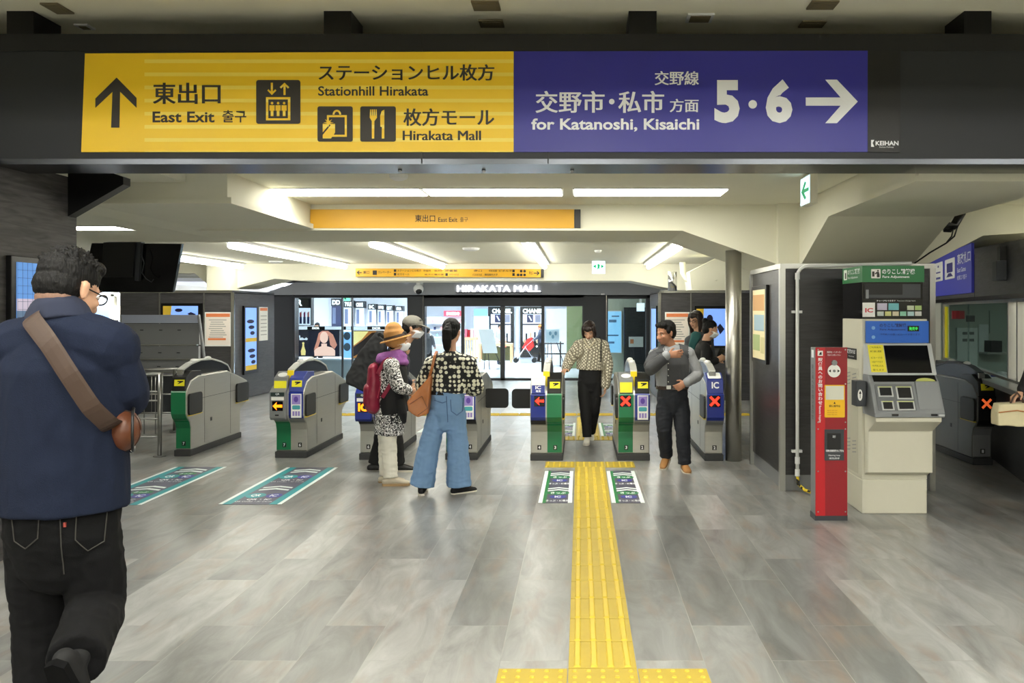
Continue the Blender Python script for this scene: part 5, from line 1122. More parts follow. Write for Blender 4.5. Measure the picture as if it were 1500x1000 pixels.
t = thing('lit_sign', 'pale square lit sign hanging in the right hand glass bay', 'sign', P(938, 455, 25.5)); MB().box((X(937, 25.5), 25.52, Z(444, 25.5)), (X(940, 25.5), 25.56, 2.45)).build('bracket', M_WHITE, t); slab('case', t, M_WHITE, FPx(25.5), rc(932.5, 456, 944.5, 443.5), -.08, 0); slab('lit_face', t, emis('pale_lit', (225, 240, 255), 1.2), FPx(25.5), rc(933, 455.5, 944, 444), 0, .005)
t = thing('shop_light', 'ceiling light over the right hand glass bay', 'ceiling light', (1.3, 25.15, 2.42), 'right bay lights'); MB().box((.6, 25.0, 2.42), (2.0, 25.3, 2.435)).build('diffuser', emis('bay_lamp', (250, 245, 220), 6), t); MB().box((.55, 24.95, 2.435), (2.05, 25.35, 2.449)).build('frame', M_WHITE, t)

# ---------------------------------------------------------------- posters and furniture on the far dark walls
F17 = FPx(17.0)
def wall_poster(label, x0, y0, x1, y1, kind, fr=F17):
    t = thing('wall_poster', label, 'poster', fr.c((x0 + x1) / 2, y1, .02), 'posters on the far dark walls')
    if kind == 'orange':
        slab('frame', t, M_PAPER, fr, rc(x0, y1, x1, y0), .001, .02); slab('sheet', t, mat('notice_paper', (246, 236, 228), .6), fr, rc(x0 + 2, y1 - 2, x1 - 2, y0 + 2), .02, .024)
        slab('border', t, mat('poster_orange', (228, 130, 80), .6), fr, rc(x0 + 2, y0 + 7, x1 - 2, y0 + 2), .024, .026)
        for k in range(9):
            y = y0 + 11 + (y1 - y0 - 22) * k / 9; slab('print_line', t, mat('print_grey', (150, 150, 150), .6), fr, rc(x0 + 6 + (k * 3) % 4, y + 1, x1 - 7 - (k * 5) % 7, y), .024, .025)
        slab('print_line', t, MATS['poster_orange'], fr, rc(x0 + 5, y1 - 9, x1 - 8, y1 - 12), .024, .026)
    else:
        slab('frame', t, M_GLOSSBLACK, fr, rc(x0 - 3, y1 + 3, x1 + 6, y0 - 4), .001, .03)
        slab('sheet', t, emis('lit_violet', (120, 160, 240), .8), fr, rc(x0, y1, x1, y0), .03, .034)
        slab('print', t, mat('poster_gold', (226, 190, 60), .6), fr, [(x0, y0), (x0 + (x1 - x0) * .25, y0), (x0 + (x1 - x0) * .2, y1), (x0, y1)], .034, .036)
        slab('print', t, mat('poster_ink_navy', (24, 30, 70), .6), fr, ell(x0 + (x1 - x0) * .45, y0 + (y1 - y0) * .28, (x1 - x0) * .11, (y1 - y0) * .12, 16), .034, .037)
        slab('print', t, MATS['poster_ink_navy'], fr, [(x0 + (x1 - x0) * .7, y0 + (y1 - y0) * .5), (x0 + (x1 - x0) * .8, y0 + (y1 - y0) * .4), (x0 + (x1 - x0) * .95, y0 + (y1 - y0) * .55), (x0 + (x1 - x0) * .8, y0 + (y1 - y0) * .7)], .034, .037)
    return t
wall_poster('blue and gold lit poster above the grey brochure rack', 240, 448, 291, 470, 'ad')
wall_poster('white notice with an orange border left of the panel corner', 300.5, 457, 339.5, 507, 'orange')
wall_poster('white notice with an orange border behind the man in the grey vest', 974, 457, 1010, 510, 'orange')
wall_poster('blue and gold lit poster behind the woman wearing a mask', 1020, 452, 1063, 506, 'ad')
xl = X(341, 17) ; FL_ = Fr((xl, 17, 0), (0, 1, 0), (0, 0, 1))    # receding face of the left block (normal +X)
t = thing('wall_poster', 'tall narrow blue and gold lit poster on the receding left wall', 'poster', (xl + .02, 17.9, .6), 'posters on the far dark walls')
slab('frame', t, M_GLOSSBLACK, FL_, rc(.48, .32, 1.25, 1.72), .001, .04); slab('sheet', t, MATS['lit_violet'], FL_, rc(.54, .40, 1.13, 1.68), .04, .044)
slab('print', t, MATS['poster_gold'], FL_, rc(.54, .40, 1.13, .5), .044, .046); slab('print', t, MATS['poster_gold'], FL_, rc(.54, .98, 1.13, 1.06), .044, .046)
for k, (a, b) in enumerate(((.8, 1.4), (.85, .8))):
    for j in range(3): slab('print', t, MATS['poster_ink_navy'], FL_, ell(a + .05 * j, b - .12 * j, .2 - .04 * j, .04, 14), .044, .046 + .001 * j)
t = thing('wall_poster', 'narrow orange-bordered notice at the far end of the receding left wall', 'poster', (xl + .02, 18.6, 1), 'posters on the far dark walls')
slab('frame', t, M_PAPER, FL_, rc(1.37, .98, 1.85, 1.7), .001, .02); slab('border', t, MATS['poster_orange'], FL_, rc(1.4, 1.62, 1.82, 1.68), .02, .022); 
for k in range(6): slab('print_line', t, MATS['print_grey'], FL_, rc(1.43, 1.1 + .08 * k, 1.78, 1.115 + .08 * k), .02, .022)
xr = X(966, 17); FR_ = Fr((xr, 19.3, 0), (0, -1, 0), (0, 0, 1))
t = thing('wall_poster', 'narrow blue lit poster on the receding right wall', 'poster', (xr - .02, 17.9, .6), 'posters on the far dark walls')
slab('frame', t, M_GLOSSBLACK, FR_, rc(.7, .3, 1.9, 1.72), .001, .03); slab('sheet', t, MATS['lit_violet'], FR_, rc(.78, .38, 1.82, 1.66), .03, .034)
# bright glazed shop at the far left
slab('wall_shop_far', None, M_SHOPW, FPx(21), rc(60, 560, 176, 420), -.1, 0)['kind'] = 'structure'
t = thing('shop_window', 'bright shop window with pale posters right of the man in navy', 'window', P(150, 475, 20)); f20 = FPx(20)
slab('pane', t, emis('glow_pale_blue', (225, 238, 252), 1.1), f20, rc(118, 510, 163, 427), -.05, 0); slab('poster', t, emis('lit_sky', (150, 190, 240), .9), f20, rc(132, 480, 160, 450), 0, .02); slab('frame', t, M_CREAM, f20, rc(163, 520, 168, 425), -.1, .03); slab('frame_rail', t, M_CREAM, f20, rc(118, 434, 176, 431), -.1, .03)  # the pane itself glows, standing in for the bright room behind it
t = thing('shop_light', 'added unseen light brightening the far left shop wall', 'ceiling light', (-11.3, 19.6, 2.5), 'added lights of the far left shop'); MB().box((-12.6, 19.2, 2.50), (-10.2, 20.0, 2.56)).build('diffuser', emis('far_shop_fill', (245, 248, 255), 16), t); MB().box((-12.65, 19.15, 2.56), (-10.15, 20.05, C3 - .001)).build('frame', M_WHITE, t)  # unseen lamp added so the white shop wall reads bright
t = thing('floor_lamp', 'cream shaded lamp in the far left shop window', 'lamp', P(172, 520, 20)); c = P(172, 462, 20.0)
MB().loft([c + V(0, 0, -.1), c + V(0, 0, .22)], [.16, .07], n=16, cap='flat').build('lamp_shade', emis('shade_glow', (255, 246, 225), 1.2), t); MB().tube([P(172, 560, 20), P(172, 465, 20)], .015, 8).build('stem', M_BLACK, t)

# brochure rack
Yr = 12.6; fr = FPx(Yr)
t = thing('brochure_rack', 'empty grey tiered brochure rack behind the steel railing', 'rack', P(238, 620, Yr)); M_RACK = mat('rack_grey', (132, 134, 138), .5)
slab('header', t, mat('rack_header', (176, 184, 208), .4), fr, rc(178, 473, 291, 461), -.03, .02)
for k, (a, b) in enumerate(((474, 505), (507, 526), (527, 545))):
    slab('back_panel', t, M_RACK, fr, rc(178, b, 291, a), -.06, -.02 + .03 * k)
    MB().box(tuple(P(178, b + 1, Yr + .0 - .03 * k - .08)), tuple(P(291, b - 1, Yr - .03 * k))).build('shelf_lip', M_RAILSTEEL, t)
    for q in (207, 235, 262): slab('clip', t, M_DARKGREY, fr, rc(q - 2, a + 10, q + 2, a + 8.6), -.02 + .03 * k, .03 * k)
for x0, x1 in ((178, 177), (291, 300)):
    MB().tube([P(x0, 461, Yr), P(x1, 530, Yr - .1), (X(x1, Yr), Yr - .1, fz(Yr))], .022, 8).build('leg', M_RACK, t)
slab('plinth', t, M_DARKGREY, fr, rc(180, 606, 298, 548), -.1, -.02)
# steel railing
def railing(label, Y, x0, x1, ytop, posts, lo):
    t = thing('steel_railing', label, 'railing', (X((x0 + x1) / 2, Y), Y, 0), 'steel railings beside the brochure rack')
    zt = Z(ytop, Y)
    MB().tube([(X(x0, Y), Y, zt), (X(x1, Y), Y, zt)], .02, 10).build('top_rail', M_RAILSTEEL, t, smooth=True)
    for px in posts:
        MB().tube([(X(px, Y), Y, 0), (X(px, Y), Y, zt)], .024, 10).build('post', M_RAILSTEEL, t, smooth=True); MB().cyl((X(px, Y), Y, 0), (0, 0, 1), .07, .012, 16).build('foot_flange', M_RAILSTEEL, t)
    for z in lo: MB().tube([(X(x0, Y), Y, z), (X(x1, Y), Y, z)], .010, 8).build('lower_rail', M_RAILSTEEL, t, smooth=True)
    n = 7
    for k in range(n):
        px = x0 + (x1 - x0) * (k + .5) / n; MB().tube([(X(px, Y), Y, .25), (X(px, Y), Y, zt)], .006, 6).build('bar', M_RAILSTEEL, t, smooth=True)
railing('near steel railing whose end post stands by the brown shoulder bag', 9.6, 120, 236, 548, (128, 234), (.42, .62, .72, .22))
railing('far steel railing in front of the brochure rack', 11.6, 150, 262, 541, (155, 256), (.25, .5, .75))
# hanging television at upper left
Y8 = 11.5
t = thing('hanging_television', 'large black flat television seen from behind, hanging above the brochure rack', 'television', P(198, 428, Y8))
MB().extrude([P(134, 356, 11.4), P(266, 357, 11.4), P(253, 428, 11.62), P(118, 428, 11.62)], (0, .07, .01)).build('case', M_SCREEN, t, bevel=.006)
MB().extrude([P(151, 355, 11.28), P(198, 355, 11.28), P(194, 406, 11.44), P(148, 406, 11.44)], (0, .15, .02)).build('rear_housing', M_BLACK, t, bevel=.006)
MB().extrude([P(199, 350, 11.3), P(207, 350, 11.3), P(203, 411, 11.48), P(197, 411, 11.48)], (0, .06, 0)).build('mount_bar', M_DARKGREY, t)
MB().box((X(195, 11.4), 11.34, Z(358, 11.4)), (X(211, 11.4), 11.42, C3)).build('hanging_pole', M_BLACK, t)
MB().tube([P(207, 372, 11.32), P(211, 385, 11.36), P(208, 400, 11.41), P(214, 408, 11.45), P(222, 413, 11.47), P(225, 409, 11.46)], .006, 6).build('cable', M_DARKGREY, t)
# framed screen on the left pillar
Fq = Fr((-3.75, 5.0, 0), (0, 1, 0), (0, 0, 1))
def yq(px): return FPX * 3.75 / (CX - px) - 5.0
t = thing('poster_screen', 'lit blue skyline poster in a black frame on the dark left pillar', 'poster', (-3.72, 5.9, 1.5))
za, zb_ = Z(374, 5.65), 1.42
slab('frame', t, M_GLOSSBLACK, Fq, rc(yq(8), zb_, yq(75), za), .001, .04, bevel=.004)
E_SKY = emis('sky_blue', (92, 146, 216), .62); E_SKY2 = emis('sky_haze', (190, 180, 200), .6); E_CITY = emis('city_grey', (90, 116, 150), .5)
slab('sheet', t, E_SKY, Fq, rc(yq(15), zb_ + .05, yq(72), za - .04), .04, .043)
slab('print', t, E_SKY2, Fq, rc(yq(15), 1.62, yq(72), 1.70), .043, .045); slab('print', t, E_CITY, Fq, rc(yq(15), zb_ + .05, yq(72), 1.62), .043, .046)
random.seed(3)
for k in range(22):
    a = yq(15) + (yq(72) - yq(15)) * random.random() * .96; h = .03 + .09 * random.random(); slab('print', t, random.choice([mat('city_dark', (50, 66, 90), .5), mat('city_light', (150, 160, 176), .5)]), Fq, rc(a, zb_ + .06, a + .014, zb_ + .09 + h), .046, .048)
for k in range(8):
    a = yq(15) + (yq(72) - yq(15)) * k / 8; slab('grid_line', t, mat('grid_blue', (60, 84, 130), .5), Fq, rc(a, zb_ + .05, a + .002, za - .04), .048, .049)
for k in range(9):
    z = zb_ + .05 + (za - zb_ - .09) * k / 9; slab('grid_line', t, MATS['grid_blue'], Fq, rc(yq(15), z, yq(72), z + .002), .048, .049)
# ---------------------------------------------------------------- people
def bake(mb, name, voxel, smooth_it=6, fold=0.0, fscale=(9, 9, 5), seed=0):
    """fuse overlapping closed pieces into one continuous skin, relax it and add cloth folds"""
    me = mb.mesh(name + '_raw'); o = bpy.data.objects.new('tmp', me); COL.objects.link(o)
    md = o.modifiers.new('r', 'REMESH'); md.mode = 'VOXEL'; md.voxel_size = voxel; md.adaptivity = 0
    ms = o.modifiers.new('s', 'SMOOTH'); ms.factor = 0.5; ms.iterations = smooth_it
    bpy.context.view_layer.update()
    out = bpy.data.meshes.new_from_object(o.evaluated_get(bpy.context.evaluated_depsgraph_get()))
    bpy.data.objects.remove(o); bpy.data.meshes.remove(me); out.name = name
    if fold:
        sc = Vector(fscale); off = Vector((seed * 3.1, seed * 1.7, seed * 5.3)); ns = [v.normal.copy() for v in out.vertices]
        for v, n_ in zip(out.vertices, ns):
            p = Vector((v.co.x * sc.x, v.co.y * sc.y, v.co.z * sc.z)) + off
            q = noise.noise(p) ; r_ = 1 - abs(noise.noise(p * 1.7 + Vector((9, 2, 4)))) * 2
            v.co += n_ * (fold * (0.6 * q + 0.5 * r_))
    for p in out.polygons: p.use_smooth = True
    return out
def put(name, me, m, parent): return link_mesh(name, me, m, parent)
def hd(a): a = math.radians(a); return V(math.sin(a), math.cos(a), 0)
def seg_pts(pts, rads, n=5):
    """resample a joint chain so the loft bends gently at each joint"""
    P_, R_ = [], []
    if any(isinstance(r, tuple) for r in rads): rads = [r if isinstance(r, tuple) else (r, r) for r in rads]
    for i in range(len(pts) - 1):
        for k in range(n):
            t = k / n; P_.append(pts[i].lerp(pts[i + 1], t)); a, b = rads[i], rads[i + 1]
            R_.append(tuple(x + (y - x) * t for x, y in zip(a, b)) if isinstance(a, tuple) else a + (b - a) * t)
    P_.append(pts[-1]); R_.append(rads[-1])
    Q = [P_[0]] + [(P_[i - 1] + P_[i] * 2 + P_[i + 1]) / 4 for i in range(1, len(P_) - 1)] + [P_[-1]]
    return Q, R_
def hand(mb, wrist, d, palm, thumb, s=1.0, curl=25):
    """palm, four unequal fingers and a side thumb; d points along the hand, palm is the palm normal, thumb the thumb side"""
    d = d.normalized(); palm = (palm - d * palm.dot(d)).normalized(); side = d.cross(palm)
    if side.dot(thumb) < 0: side = -side
    c = wrist + d * .048 * s
    mb.loft([wrist - d * .03 * s, wrist, wrist + d * .04 * s, wrist + d * .085 * s], [(.024 * s, .020 * s), (.027 * s, .019 * s), (.038 * s, .016 * s), (.04 * s, .014 * s)], palm, 12)
    for k, (o_, ln, sp) in enumerate(((.031, .92, .10), (.0105, 1.0, .03), (-.0105, .95, -.04), (-.031, .76, -.12))):
        b = wrist + d * (.086 - abs(o_) * .15) * s + side * o_ * s; dir_ = (d + side * sp).normalized(); pts = [b - d * .012 * s, b]; a = 0
        for j, l in enumerate((.043, .027, .021)):
            a += math.radians(curl * (0.8 + .25 * j) + 3 * k); dd = dir_ * math.cos(a) + palm * math.sin(a); pts.append(pts[-1] + dd * l * ln * s)
        mb.loft(pts, [.0098 * s, .0096 * s, .0088 * s, .0080 * s, .0068 * s], None, 8)
    b = wrist + d * .022 * s + side * .026 * s; t1 = (d * .55 + side * .75 + palm * .25).normalized(); t2 = (d * .85 + side * .35 + palm * .35).normalized()
    mb.loft([b - t1 * .012 * s, b, b + t1 * .036 * s, b + t1 * .036 * s + t2 * .03 * s], [.013 * s, .0125 * s, .0108 * s, .0082 * s], None, 8)
def head_axes(yaw, pitch, roll=0):
    f = hd(yaw); r = V(f.y, -f.x, 0); p = math.radians(pitch); u = V(0, 0, 1)
    f2 = f * math.cos(p) + u * math.sin(p); u2 = u * math.cos(p) - f * math.sin(p)
    q = math.radians(roll); r2 = r * math.cos(q) + u2 * math.sin(q); u3 = u2 * math.cos(q) - r * math.sin(q)
    return r2, f2, u3
def head(mb, c, ax, s=1.0):
    r, f, u = ax
    def p(a, b, z): return c + r * a * s + f * b * s + u * z * s
    mb.ball(p(0, -.012, .036), (.077 * s, .097 * s, .084 * s), ax)
    mb.ball(p(0, .016, -.028), (.062 * s, .076 * s, .078 * s), ax)
    mb.ball(p(0, .05, -.083), (.03 * s, .03 * s, .026 * s), ax)
    mb.ball(p(0, .066, .014), (.052 * s, .026 * s, .016 * s), ax)                       # brow
    mb.loft([p(0, .082, .004), p(0, .098, -.022), p(0, .105, -.038)], [.008 * s, .011 * s, .014 * s], r, 8)   # nose
    for q in (-1, 1):
        mb.ball(p(q * .012, .09, -.041), .0085 * s, None, 8, 6); mb.ball(p(q * .036, .068, -.026), (.02 * s, .018 * s, .018 * s), ax)    # nostril, cheek
        mb.ball(p(q * .078, -.008, -.008), (.009 * s, .017 * s, .03 * s), ax, 10, 7); mb.ball(p(q * .083, -.014, .006), (.008 * s, .013 * s, .016 * s), ax, 8, 6)   # ear
    mb.ball(p(0, .083, -.064), (.022 * s, .011 * s, .007 * s), ax, 10, 6)                # lips
    return p
def face_parts(t, c, ax, s, skin_lip=True, mask=False, glasses=False, brow=M_HAIR):
    r, f, u = ax
    def p(a, b, z): return c + r * a * s + f * b * s + u * z * s
    for q in (-1, 1):
        e = MB().ball(p(q * .032, .077, -.004), (.0115 * s, .009 * s, .0062 * s), ax, 10, 6).build('eye', mat('eye_white', (196, 188, 180), .4), t, smooth=True)
        MB().ball(p(q * .032, .0845, -.004), (.0062 * s, .004 * s, .0062 * s), ax, 8, 6).build('iris', mat('iris_dark', (30, 20, 16), .2), e, smooth=True)
        MB().loft([p(q * .016, .087, .016), p(q * .034, .086, .021), p(q * .052, .074, .016)], [(.003 * s, .0035 * s), (.004 * s, .004 * s), (.003 * s, .003 * s)], u, 6).build('eyebrow', brow, t, smooth=True)
    if not mask: MB().loft([p(-.024, .083, -.064), p(0, .0945, -.064), p(.024, .083, -.064)], [(.003 * s, .002 * s), (.006 * s, .003 * s), (.003 * s, .002 * s)], f, 8).build('lips', mat('lip_skin', (160, 92, 84), .5), t, smooth=True)
    if mask:
        pts = MB(); grid = []
        for j in range(7):
            z = -.012 - .083 * j / 6
            for i in range(13):
                a = (i / 12 - .5) * 2; w_ = .073 * (1 - .22 * (j / 6) ** 2); grid.append(p(a * w_, .118 - .085 * abs(a) ** 2.1 - (.02 if j in (0,) else 0) - .030 * (j / 6) ** 2.5 + .006 * math.sin(j), z))
        n_ = 13; fs_ = [(j * n_ + i, j * n_ + i + 1, (j + 1) * n_ + i + 1, (j + 1) * n_ + i) for j in range(6) for i in range(12)]
        pts.add(grid, fs_); o_ = pts.build('face_mask', mat('mask_white', (228, 232, 236), .7), t, smooth=True)
        sd = o_.modifiers.new('thick', 'SOLIDIFY'); sd.thickness = .003
        for q in (-1, 1): MB().tube([p(q * .071, .034, -.03), p(q * .08, -.02, -.012)], .0025 * s, 6).build('mask_loop', mat('mask_white', (228, 232, 236)), t)
    if glasses:
        gl = MB()
        for q in (-1, 1):
            ring = [p(q * .034 + .024 * math.cos(a), .098, -.006 + .017 * math.sin(a)) for a in [2 * math.pi * k / 14 for k in range(15)]]
            gl.tube(ring, .0028 * s, 6); gl.tube([p(q * .058, .098, 0), p(q * .08, -.02, .004)], .0025 * s, 6)
        gl.tube([p(-.011, .099, 0), p(.011, .099, 0)], .0025 * s, 6); gl.build('spectacles', M_BLACK, t, smooth=True)
def hair_cap(mb, c, ax, s=1.0, style='short'):
    r, f, u = ax
    def p(a, b, z): return c + r * a * s + f * b * s + u * z * s
    mb.ball(p(0, -.024, .052), (.084 * s, .098 * s, .083 * s), ax)
    mb.ball(p(0, -.055, .0), (.076 * s, .062 * s, .075 * s), ax)
    if style in ('short', 'tail', 'bob', 'long'): mb.ball(p(0, .048, .084), (.064 * s, .04 * s, .03 * s), ax)
    if style == 'side':
        mb.ball(p(-.02, .05, .092), (.062 * s, .042 * s, .032 * s), ax); mb.ball(p(.03, .046, .088), (.05 * s, .038 * s, .03 * s), ax)
    if style in ('short', 'side'):
        for q in (-1, 1): mb.ball(p(q * .072, .012, .03), (.014 * s, .028 * s, .034 * s), ax)
    if style in ('bob', 'long'):
        for q in (-1, 1):
            mb.loft([p(q * .06, .03, .075), p(q * .079, .022, .02), p(q * .08, .016, -.045), p(q * .064, .01, -.09 if style == 'bob' else -.16)], [(.028 * s, .034 * s), (.018 * s, .046 * s), (.018 * s, .046 * s), (.014 * s, .03 * s)], f, 10)
        mb.loft([p(0, -.07, .05), p(0, -.08, -.03), p(0, -.07, -.1 if style == 'bob' else -.17)], [(.075 * s, .04 * s), (.08 * s, .04 * s), (.06 * s, .03 * s)], f, 12)
        mb.loft([p(-.05, .07, .07), p(0, .088, .06), p(.05, .07, .07)], [(.024 * s, .014 * s), (.03 * s, .016 * s), (.024 * s, .014 * s)], f, 10)       # fringe
    if style == 'tail':
        mb.loft([p(0, -.105, .045), p(0, -.135, .0), p(0, -.125, -.08), p(0, -.11, -.15), p(0, -.1, -.19)], [.03 * s, (.042 * s, .035 * s), (.045 * s, .034 * s), (.036 * s, .028 * s), .012 * s], f, 12)
    if style == 'bun': mb.ball(p(0, -.10, .1), (.042 * s, .042 * s, .04 * s), ax)
def shoe(t, ankle, toe_dir, m, s=1.0, sole=None, pitch=0, nm='shoe'):
    """a shoe with upper and sole; ankle is the ankle joint, about 8 cm over the sole"""
    d = toe_dir.normalized(); up = V(0, 0, 1); side = d.cross(up).normalized()
    if abs(pitch) > .01:
        q = Matrix.Rotation(math.radians(pitch), 3, side); d = q @ d; up = q @ up
    def p(a, b, c_): return ankle + d * a * s + side * b * s + up * (c_ - .085) * s
    mb = MB().loft([p(-.055, 0, .045), p(0, 0, .055), p(.07, 0, .047), (p(.13, 0, .036)), p(.175, 0, .03)], [(.032 * s, .036 * s), (.038 * s, .048 * s), (.042 * s, .036 * s), (.043 * s, .026 * s), (.034 * s, .02 * s)], up, 14)
    mb.loft([p(0, 0, .05), p(-.005, 0, .105)], [(.038 * s), (.036 * s)], d, 12)
    o_ = put(nm, bake(mb, nm, .008, 3), m, t)
    sb = MB(); out = [(-.085, .0), (-.07, .03), (0, .036), (.07, .046), (.13, .046), (.18, .034), (.2, 0), (.18, -.034), (.13, -.044), (.07, -.042), (0, -.036), (-.07, -.03)]
    sb.extrude([p(a, b, 0) for a, b in out], up * .024 * s); so = sb.build('sole', sole or M_RUBBER, o_)
    return o_
def person(label, Y, J, body, hy, hp=0, hroll=0, s=1.0, skin=None, hair='short', hairm=None, top=None, bottom=None, shoes=None, fit=None, voxel=.007, mask=False, glasses=False, group=None, hands=None, floor_toes=(None, None), hr=1.0, face=True, hem_t=0.06, folds=.006, sole=None, collar=None, extra=.008, toe_pitch=(0, 0), shoe_h=True):
    """J: joints (px, py[, depth offset]) read at depth Y; body/hy: headings of trunk and face in degrees (0 away, 90 right, 180 towards the viewer)"""
    g = {k: (P(v[0], v[1], Y + (v[2] if len(v) > 2 else 0))) for k, v in J.items()}
    fwd = hd(body); skin = skin or M_SKIN; fit = dict(dict(sh=.19, chest=(.165, .115), waist=(.15, .105), hip=(.17, .12), sleeve=(.062, .055, .045), leg=(.095, .075, .06, .06), neck=.055), **(fit or {}))
    hipc = (g['hl'] + g['hr']) / 2; shc = (g['sl'] + g['sr']) / 2; neck = g['neck']
    zf = fz(hipc.y)
    t = thing('person', label, 'person', (hipc.x, hipc.y, zf), group)
    ax = head_axes(hy, hp, hroll); hc = g['head']
    # skin: one continuous body
    b = MB(); hpnt = head(b, hc, ax, s * hr)
    b.loft(*seg_pts([neck - V(0, 0, .05 * s), neck, hc - ax[2] * .06 * s - ax[1] * .015 * s], [fit['neck'] * 1.35 * s, fit['neck'] * 1.06 * s, fit['neck'] * s]), ref=fwd, n=12)
    def trunk(mb, k, lo=-.02, hi=1.0, extra=0.0):
        rows = [(-.16, 'hip', .8), (-.02, 'hip', 1.0), (.12, 'hip', .98), (.38, 'waist', 1.0), (.7, 'chest', 1.0), (.9, 'chest', .98), (1.0, 'chest', .72)]
        pts, rr = [], []
        dims = [(tt, fit[nm][0] * q, fit[nm][1] * q) for tt, nm, q in rows]
        if lo > dims[0][0]:
            for u_, v_ in zip(dims, dims[1:]):
                if u_[0] <= lo < v_[0]: e = (lo - u_[0]) / (v_[0] - u_[0]); first = (lo, u_[1] + (v_[1] - u_[1]) * e, u_[2] + (v_[2] - u_[2]) * e)
            dims = [first] + [d for d in dims if d[0] > lo + .03]
        for tt, a_, b_ in dims:
            pts.append(hipc.lerp(shc, tt) + (V(0, 0, .02 * s) if tt == 1.0 else V(0, 0, 0))); rr.append((a_ * k * s + extra, b_ * k * s + extra))
        Q, R_ = seg_pts(pts, rr, 4); mb.loft(Q, R_, fwd, 20, cap='round' if not extra else 'flat')
        mb.loft(*seg_pts([g['sl'], shc + V(0, 0, .035 * s), g['sr']], [fit['sleeve'][0] * s * k + extra, fit['sleeve'][0] * 1.15 * s * k + extra, fit['sleeve'][0] * s * k + extra], 4), ref=V(0, 0, 1), n=12)
    trunk(b, .86)
    hand_specs = hands or {}
    for q in 'lr':
        S_, E_, W_ = g['s' + q], g['e' + q], g['w' + q]
        r0 = [x * .8 * s for x in fit['sleeve']]
        b.loft(*seg_pts([S_, E_, W_], [min(.05 * s, r0[0]), min(.042 * s, r0[1]), .028 * s]), ref=fwd, n=10)
        hs = hand_specs.get(q, {}); d = hs.get('d') or (W_ - E_).normalized(); pn = hs.get('palm') or (-(g['s' + q] - shc).normalized()); th = hs.get('thumb') or fwd
        hand(b, W_ + d * .01, d, pn, th, s * .98, hs.get('curl', 25))
        H_, K_, A_ = g['h' + q], g['k' + q], g['a' + q]
        l = fit['leg']; b.loft(*seg_pts([H_, K_, A_], [min(.08 * s, l[0] * .8 * s), .05 * s, .036 * s]), ref=fwd, n=10)
    put('body', bake(b, 'body', voxel, 4), skin, t)
    if face: face_parts(t, hc, ax, s * hr, mask=mask, glasses=glasses, brow=hairm or M_HAIR)
    if hair:
        hb = MB(); hair_cap(hb, hc, ax, s * hr, hair); put('hair', bake(hb, 'hair', .006, 3, fold=.005, fscale=(60, 60, 22), seed=len(label)), hairm or M_HAIR, t)
    # top garment with sleeves
    if top:
        tb = MB(); trunk(tb, 1.0, hem_t, 1.0, extra)
        tb.loft(*seg_pts([neck - V(0, 0, .045 * s), neck + V(0, 0, .012 * s)], [(fit['neck'] * 1.75 * s, fit['neck'] * 1.5 * s), fit['neck'] * 1.28 * s], 3), ref=fwd, n=14, cap='flat')
        for q in 'lr':
            S_, E_, W_ = g['s' + q], g['e' + q], g['w' + q]; a_, m_, c_ = [x * s for x in fit['sleeve']]
            cuff = fit.get('cuff', 1.0)
            tb.loft(*seg_pts([S_, E_, E_.lerp(W_, cuff * .96)], [a_, m_, c_]), ref=fwd, n=14)
        put(top[0], bake(tb, top[0], voxel, 5, fold=folds, seed=len(label) % 7), top[1], t)
    if bottom:
        l = fit['leg']; bb = MB(); w_, d_ = fit['hip']; k = fit.get('pk', .97)
        bb.loft([hipc.lerp(shc, fit.get('rise', .22)), hipc.lerp(shc, fit.get('rise', .22) * .45), hipc - V(0, 0, .02 * s), hipc - V(0, 0, .09 * s)], [(w_ * .92 * s, d_ * .93 * s), (w_ * k * s, d_ * k * s), (w_ * k * s, d_ * k * s), (w_ * .8 * s, d_ * .8 * s)], fwd, 18)
        for q in 'lr':
            H_, K_, A_ = g['h' + q], g['k' + q], g['a' + q]; e = A_ - (A_ - K_).normalized() * fit.get('hem', .0)
            bb.loft(*seg_pts([H_, H_.lerp(K_, .45), K_, K_.lerp(e, .55), e], [(l[0] * .9 * s, l[0] * s), l[0] * .96 * s, l[1] * s, l[2] * s, l[3] * s], 4), ref=fwd, n=14, cap='flat')
        put(bottom[0], bake(bb, bottom[0], voxel, 3, fold=folds * 1.3, fscale=(7, 7, 13), seed=3), bottom[1], t)
    if shoes:
        for i, q in enumerate('lr'):
            td = floor_toes[i]; shoe(t, g['a' + q], hd(td if td is not None else body), shoes, s, sole, toe_pitch[i])
    return t, g, ax, hpnt
def strap(name, parent, m, pts, wd, th, ref):
    return MB().loft(*seg_pts([Vector(p) for p in pts], [(wd, th)] * len(pts), 5), ref=ref, n=8, cap='flat').build(name, m, parent, smooth=False)
def soft(name, mb, m, parent=None, voxel=.008, fold=.004, it=5, fs=(10, 10, 10)):
    me = bake(mb, name, voxel, it, fold=fold, fscale=fs, seed=len(name))
    if parent is None:
        o_ = bpy.data.objects.new(name, me); COL.objects.link(o_); me.materials.append(m); L = base_loc([v.co for v in me.vertices]); me.transform(Matrix.Translation(-L)); o_.location = L
        return o_
    return put(name, me, m, parent)

